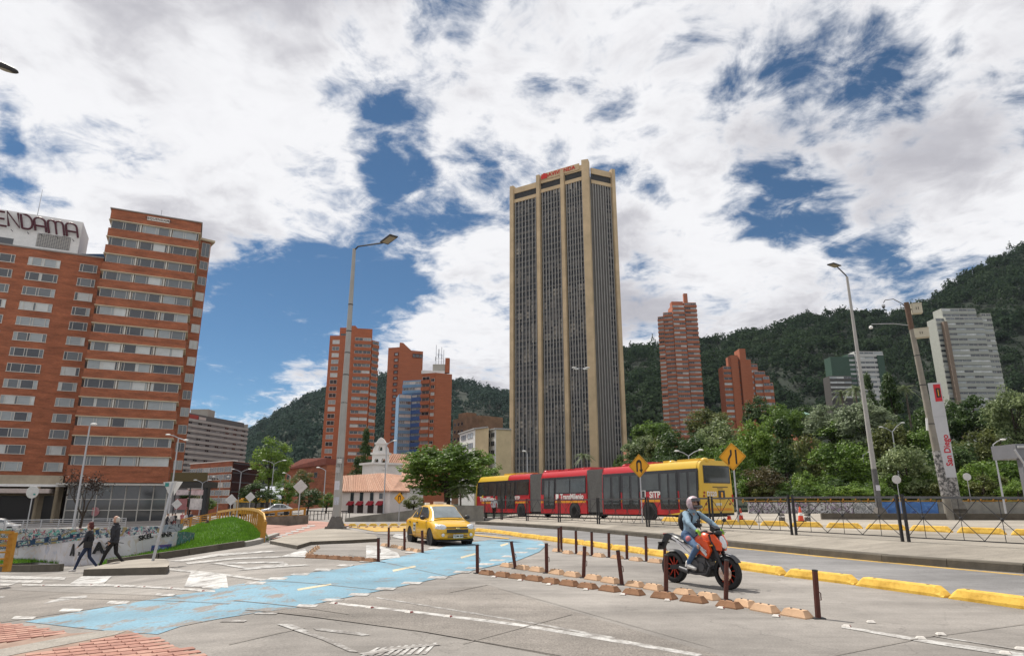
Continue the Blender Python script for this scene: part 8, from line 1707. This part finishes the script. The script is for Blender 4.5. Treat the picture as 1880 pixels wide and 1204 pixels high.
# standing man by the fence
shirt = mat('pale_shirt', (.42,.43,.46), .8, .15, 5, .2)
bp_ = Vector((ray(907,949)[0]*50.5, 50.5, plat(ray(907,949)[0]*50.5, 50.5))); c, k = walker(1.68, .25, .2)
figure('person', 'man in pale shirt and dark trousers standing before the bus front', bp_, R(70), c + [((.0*k,0,1.69*k),(.03*k,0,1.71*k),.088*k,.086*k,4)], [shirt, trs, shoe_b, C_['skin'], mat('black_hair', (.012,.010,.009), .6)], voxel=.016, parts=[('eyes', eyes(k), eye_m)])
# people far away near the hotel corner
cols = [((.02,.02,.025),(.02,.02,.03)),((.30,.28,.28),(.02,.02,.03)),((.02,.02,.02),(.14,.03,.03)),((.40,.40,.42),(.03,.03,.05)),((.03,.04,.07),(.02,.02,.025)),((.35,.10,.12),(.03,.03,.04))]
spots = [(306,956,'leftmost far walker in dark clothes by the hotel corner'),(315,956,'far walker in a pale top near the hotel corner'),(320,960,'far walker in black with red trousers near the hotel corner'),(341,961,'far walker in a pale shirt with dark backpack'),(349,960,'far walker in blue beside the pale shirted one'),(334,950,'farthest small walker in reddish top near the shop boards')]
for i, (x, y, lab) in enumerate(spots):
    p = gnd(x,y); sc = min(1.0, 72/p.y); D = 70 + i*2; pp = Vector((ray(x,y)[0]*D, D, g(ray(x,y)[0]*D, D))); c, k = walker(1.68, .7, .5)
    figure('person', lab, pp, R(60*i+20), c + [((.0,0,1.69*k),(.03,0,1.71*k),.088*k,.086*k,4)], [mat('far_top_%d' % i, cols[i][0], .8), mat('far_trousers_%d' % i, cols[i][1], .8), shoe_b, C_['skin'], mat('black_hair', ())], voxel=.03, group='people near the hotel corner')
# rider
den = mat('denim_jacket', (.17,.26,.34), .85, .2, 7, .9, bscale=13, col2=(.27,.38,.46)); bj = mat('blue_jeans', (.035,.075,.16), .85, .2, 8, .9, bscale=13, col2=(.09,.15,.25)); glove = mat('lime_glove', (.22,.42,.03), .7, .2, 20); white_sh = mat('white_boots', (.55,.54,.52), .6, .1, 8)
def rider():
    c = []
    for s in (-1,1):
        hipp = (-.22,s*.10,.93); knee = (.16,s*.22,.75); ank = (-.12,s*.20,.42); toe = (.07,s*.22,.345)
        c += [(hipp,knee,.095,.068,1),(knee,ank,.066,.046,1),((-.14,s*.20,.385),toe,.048,.036,2),((-.15,s*.20,.37),(-.12,s*.2,.36),.046,.045,2),((-.125,s*.20,.44),(-.13,s*.2,.40),.05,.05,2)]
        sh = (-.12,s*.19,1.38); el = (.10,s*.34,1.20); wr_ = (.265,s*.345,1.085)
        c += [(sh,el,.064,.052,0),(el,wr_,.050,.036,0)]
        c += hand(Vector(wr_), (Vector((.335,s*.345,1.052))-Vector(wr_)), (.25,0,-1), (0,1,0), -s, 5, True, 1.12)
    c += [((-.22,-.08,.95),(-.22,.08,.95),.125,.125,1),((-.21,0,1.0),(-.17,0,1.18),.135,.145,0),((-.15,-.08,1.26),(-.15,.08,1.26),.125,.125,0),((-.13,-.14,1.37),(-.13,.14,1.37),.068,.068,0),((-.12,0,1.36),(-.09,0,1.50),.06,.055,3),((-.06,0,1.55),(-.07,0,1.62),.085,.09,3),((.025,0,1.575),(.035,0,1.565),.016,.016,3)]
    he = mat('helmet_pink_grey', (.30,.22,.24), .3, .3, 9, coat=.5, col2=(.55,.42,.45), thr=(.4,.6)); vis = mat('visor_dark', (.02,.018,.02), .1, .2, 3, spec=.9)
    hb = MB(); cen = Vector((-.06,0,1.59)); M3 = Matrix.Rotation(R(-6),3,'Y'); rings = []
    for i in range(1,12):
        a = math.pi*i/12; row = []
        for j in range(24):
            q = 2*math.pi*j/24; row.append((a,q))
        rings.append(row)
    V = []; 
    for row in rings:
        for a, q in row:
            d = Vector((math.sin(a)*math.cos(q), math.sin(a)*math.sin(q), math.cos(a))); V.append(cen + M3 @ Vector((d.x*.150+ (.02 if d.x > .5 and d.z < -.1 else 0), d.y*.132, d.z*.150)))
    top_i = len(V); V.append(cen + M3 @ Vector((0,0,.15))); Fc = []
    for i in range(10):
        for j in range(24):
            a, q = rings[i][j]; fx = math.cos(q); 
            if 4 <= i <= 6 and (j < 4 or j >= 20): continue            # visor opening
            if i >= 9: continue
            Fc.append((i*24+j,(i+1)*24+j,(i+1)*24+(j+1)%24,i*24+(j+1)%24))
    Fc += [(top_i, j, (j+1)%24) for j in range(24)]; hb.add(V, Fc)
    vb = MB(); vv_ = []
    for i in (3.8,4.6,5.4): 
        a = math.pi*(i+1)/12; vv_.append([cen + M3 @ Vector((math.sin(a)*math.cos(q)*.158, math.sin(a)*math.sin(q)*.139, math.cos(a)*.155+.045)) for q in np.linspace(-1.1,1.1,13)])
    vb.grid(vv_)
    t = figure('person', 'motorcycle rider in pale denim jacket, blue jeans and a pink grey helmet', MT.matrix_basis.translation, math.atan2(hv.y,hv.x), c, [den, bj, white_sh, C_['skin'], C_['dark'], glove], voxel=.012,
        parts=[('helmet', hb, he), ('visor', vb, vis), ('chin_guard', MB().tube([cen+M3@Vector((.09*math.cos(0)+.06,y,-.085)) - Vector((abs(y)*.45,0,0)) for y in (-.11,-.06,0,.06,.11)], .035, 8), vis),
               ('eyes', MB().ball((.015,.034,1.615),.012,n=8).ball((.015,-.034,1.615),.012,n=8), eye_m), ('backpack', MB().ball((-.34,0,1.22), .10,.15,.21,14), mat('black_backpack', (.014,.014,.016), .8, .3, 8, .3)),
               ('backpack_strap', MB().tube([(-.25,.12,1.40),(-.13,.12,1.455),(-.01,.11,1.33),(-.06,.13,1.10)], .016, 6).tube([(-.25,-.12,1.40),(-.13,-.12,1.455),(-.01,-.11,1.33),(-.06,-.13,1.10)], .016, 6), mat('black_backpack', ())),
               ('chest_bag', MB().ball((-.0,0,1.16), .06,.13,.05,12), mat('black_backpack', ())), ('thigh_pouch', MB().ball((-.06,-.215,.90), .07,.035,.06,10), mat('pink_pouch', (.5,.16,.18), .7)),('collar', MB().lathe([(.085,1.40),(.09,1.46),(.075,1.47)],14,(-.11,0,0)), den), ('knee_tear', MB().ball((.185,-.235,.755), .045,.04,.05,10), C_['skin'])])
rider()

# ================================================================ thin city haze over the whole place
hz_ = MB().box(-5200,5200,-300,7500,-6,460).build('haze', []); hz_['kind'] = 'stuff'; hz_['label'] = 'thin pale daylight haze in the air'; hz_['category'] = 'haze'
hm_ = bpy.data.materials.new('haze'); hm_.use_nodes = True; hm_.node_tree.nodes.clear(); vo_ = hm_.node_tree.nodes.new('ShaderNodeVolumePrincipled'); oo_ = hm_.node_tree.nodes.new('ShaderNodeOutputMaterial')
vo_.inputs['Color'].default_value = (.72,.84,1,1); vo_.inputs['Density'].default_value = 2.6e-5; hm_.node_tree.links.new(vo_.outputs[0], oo_.inputs['Volume']); hz_.data.materials.append(hm_)
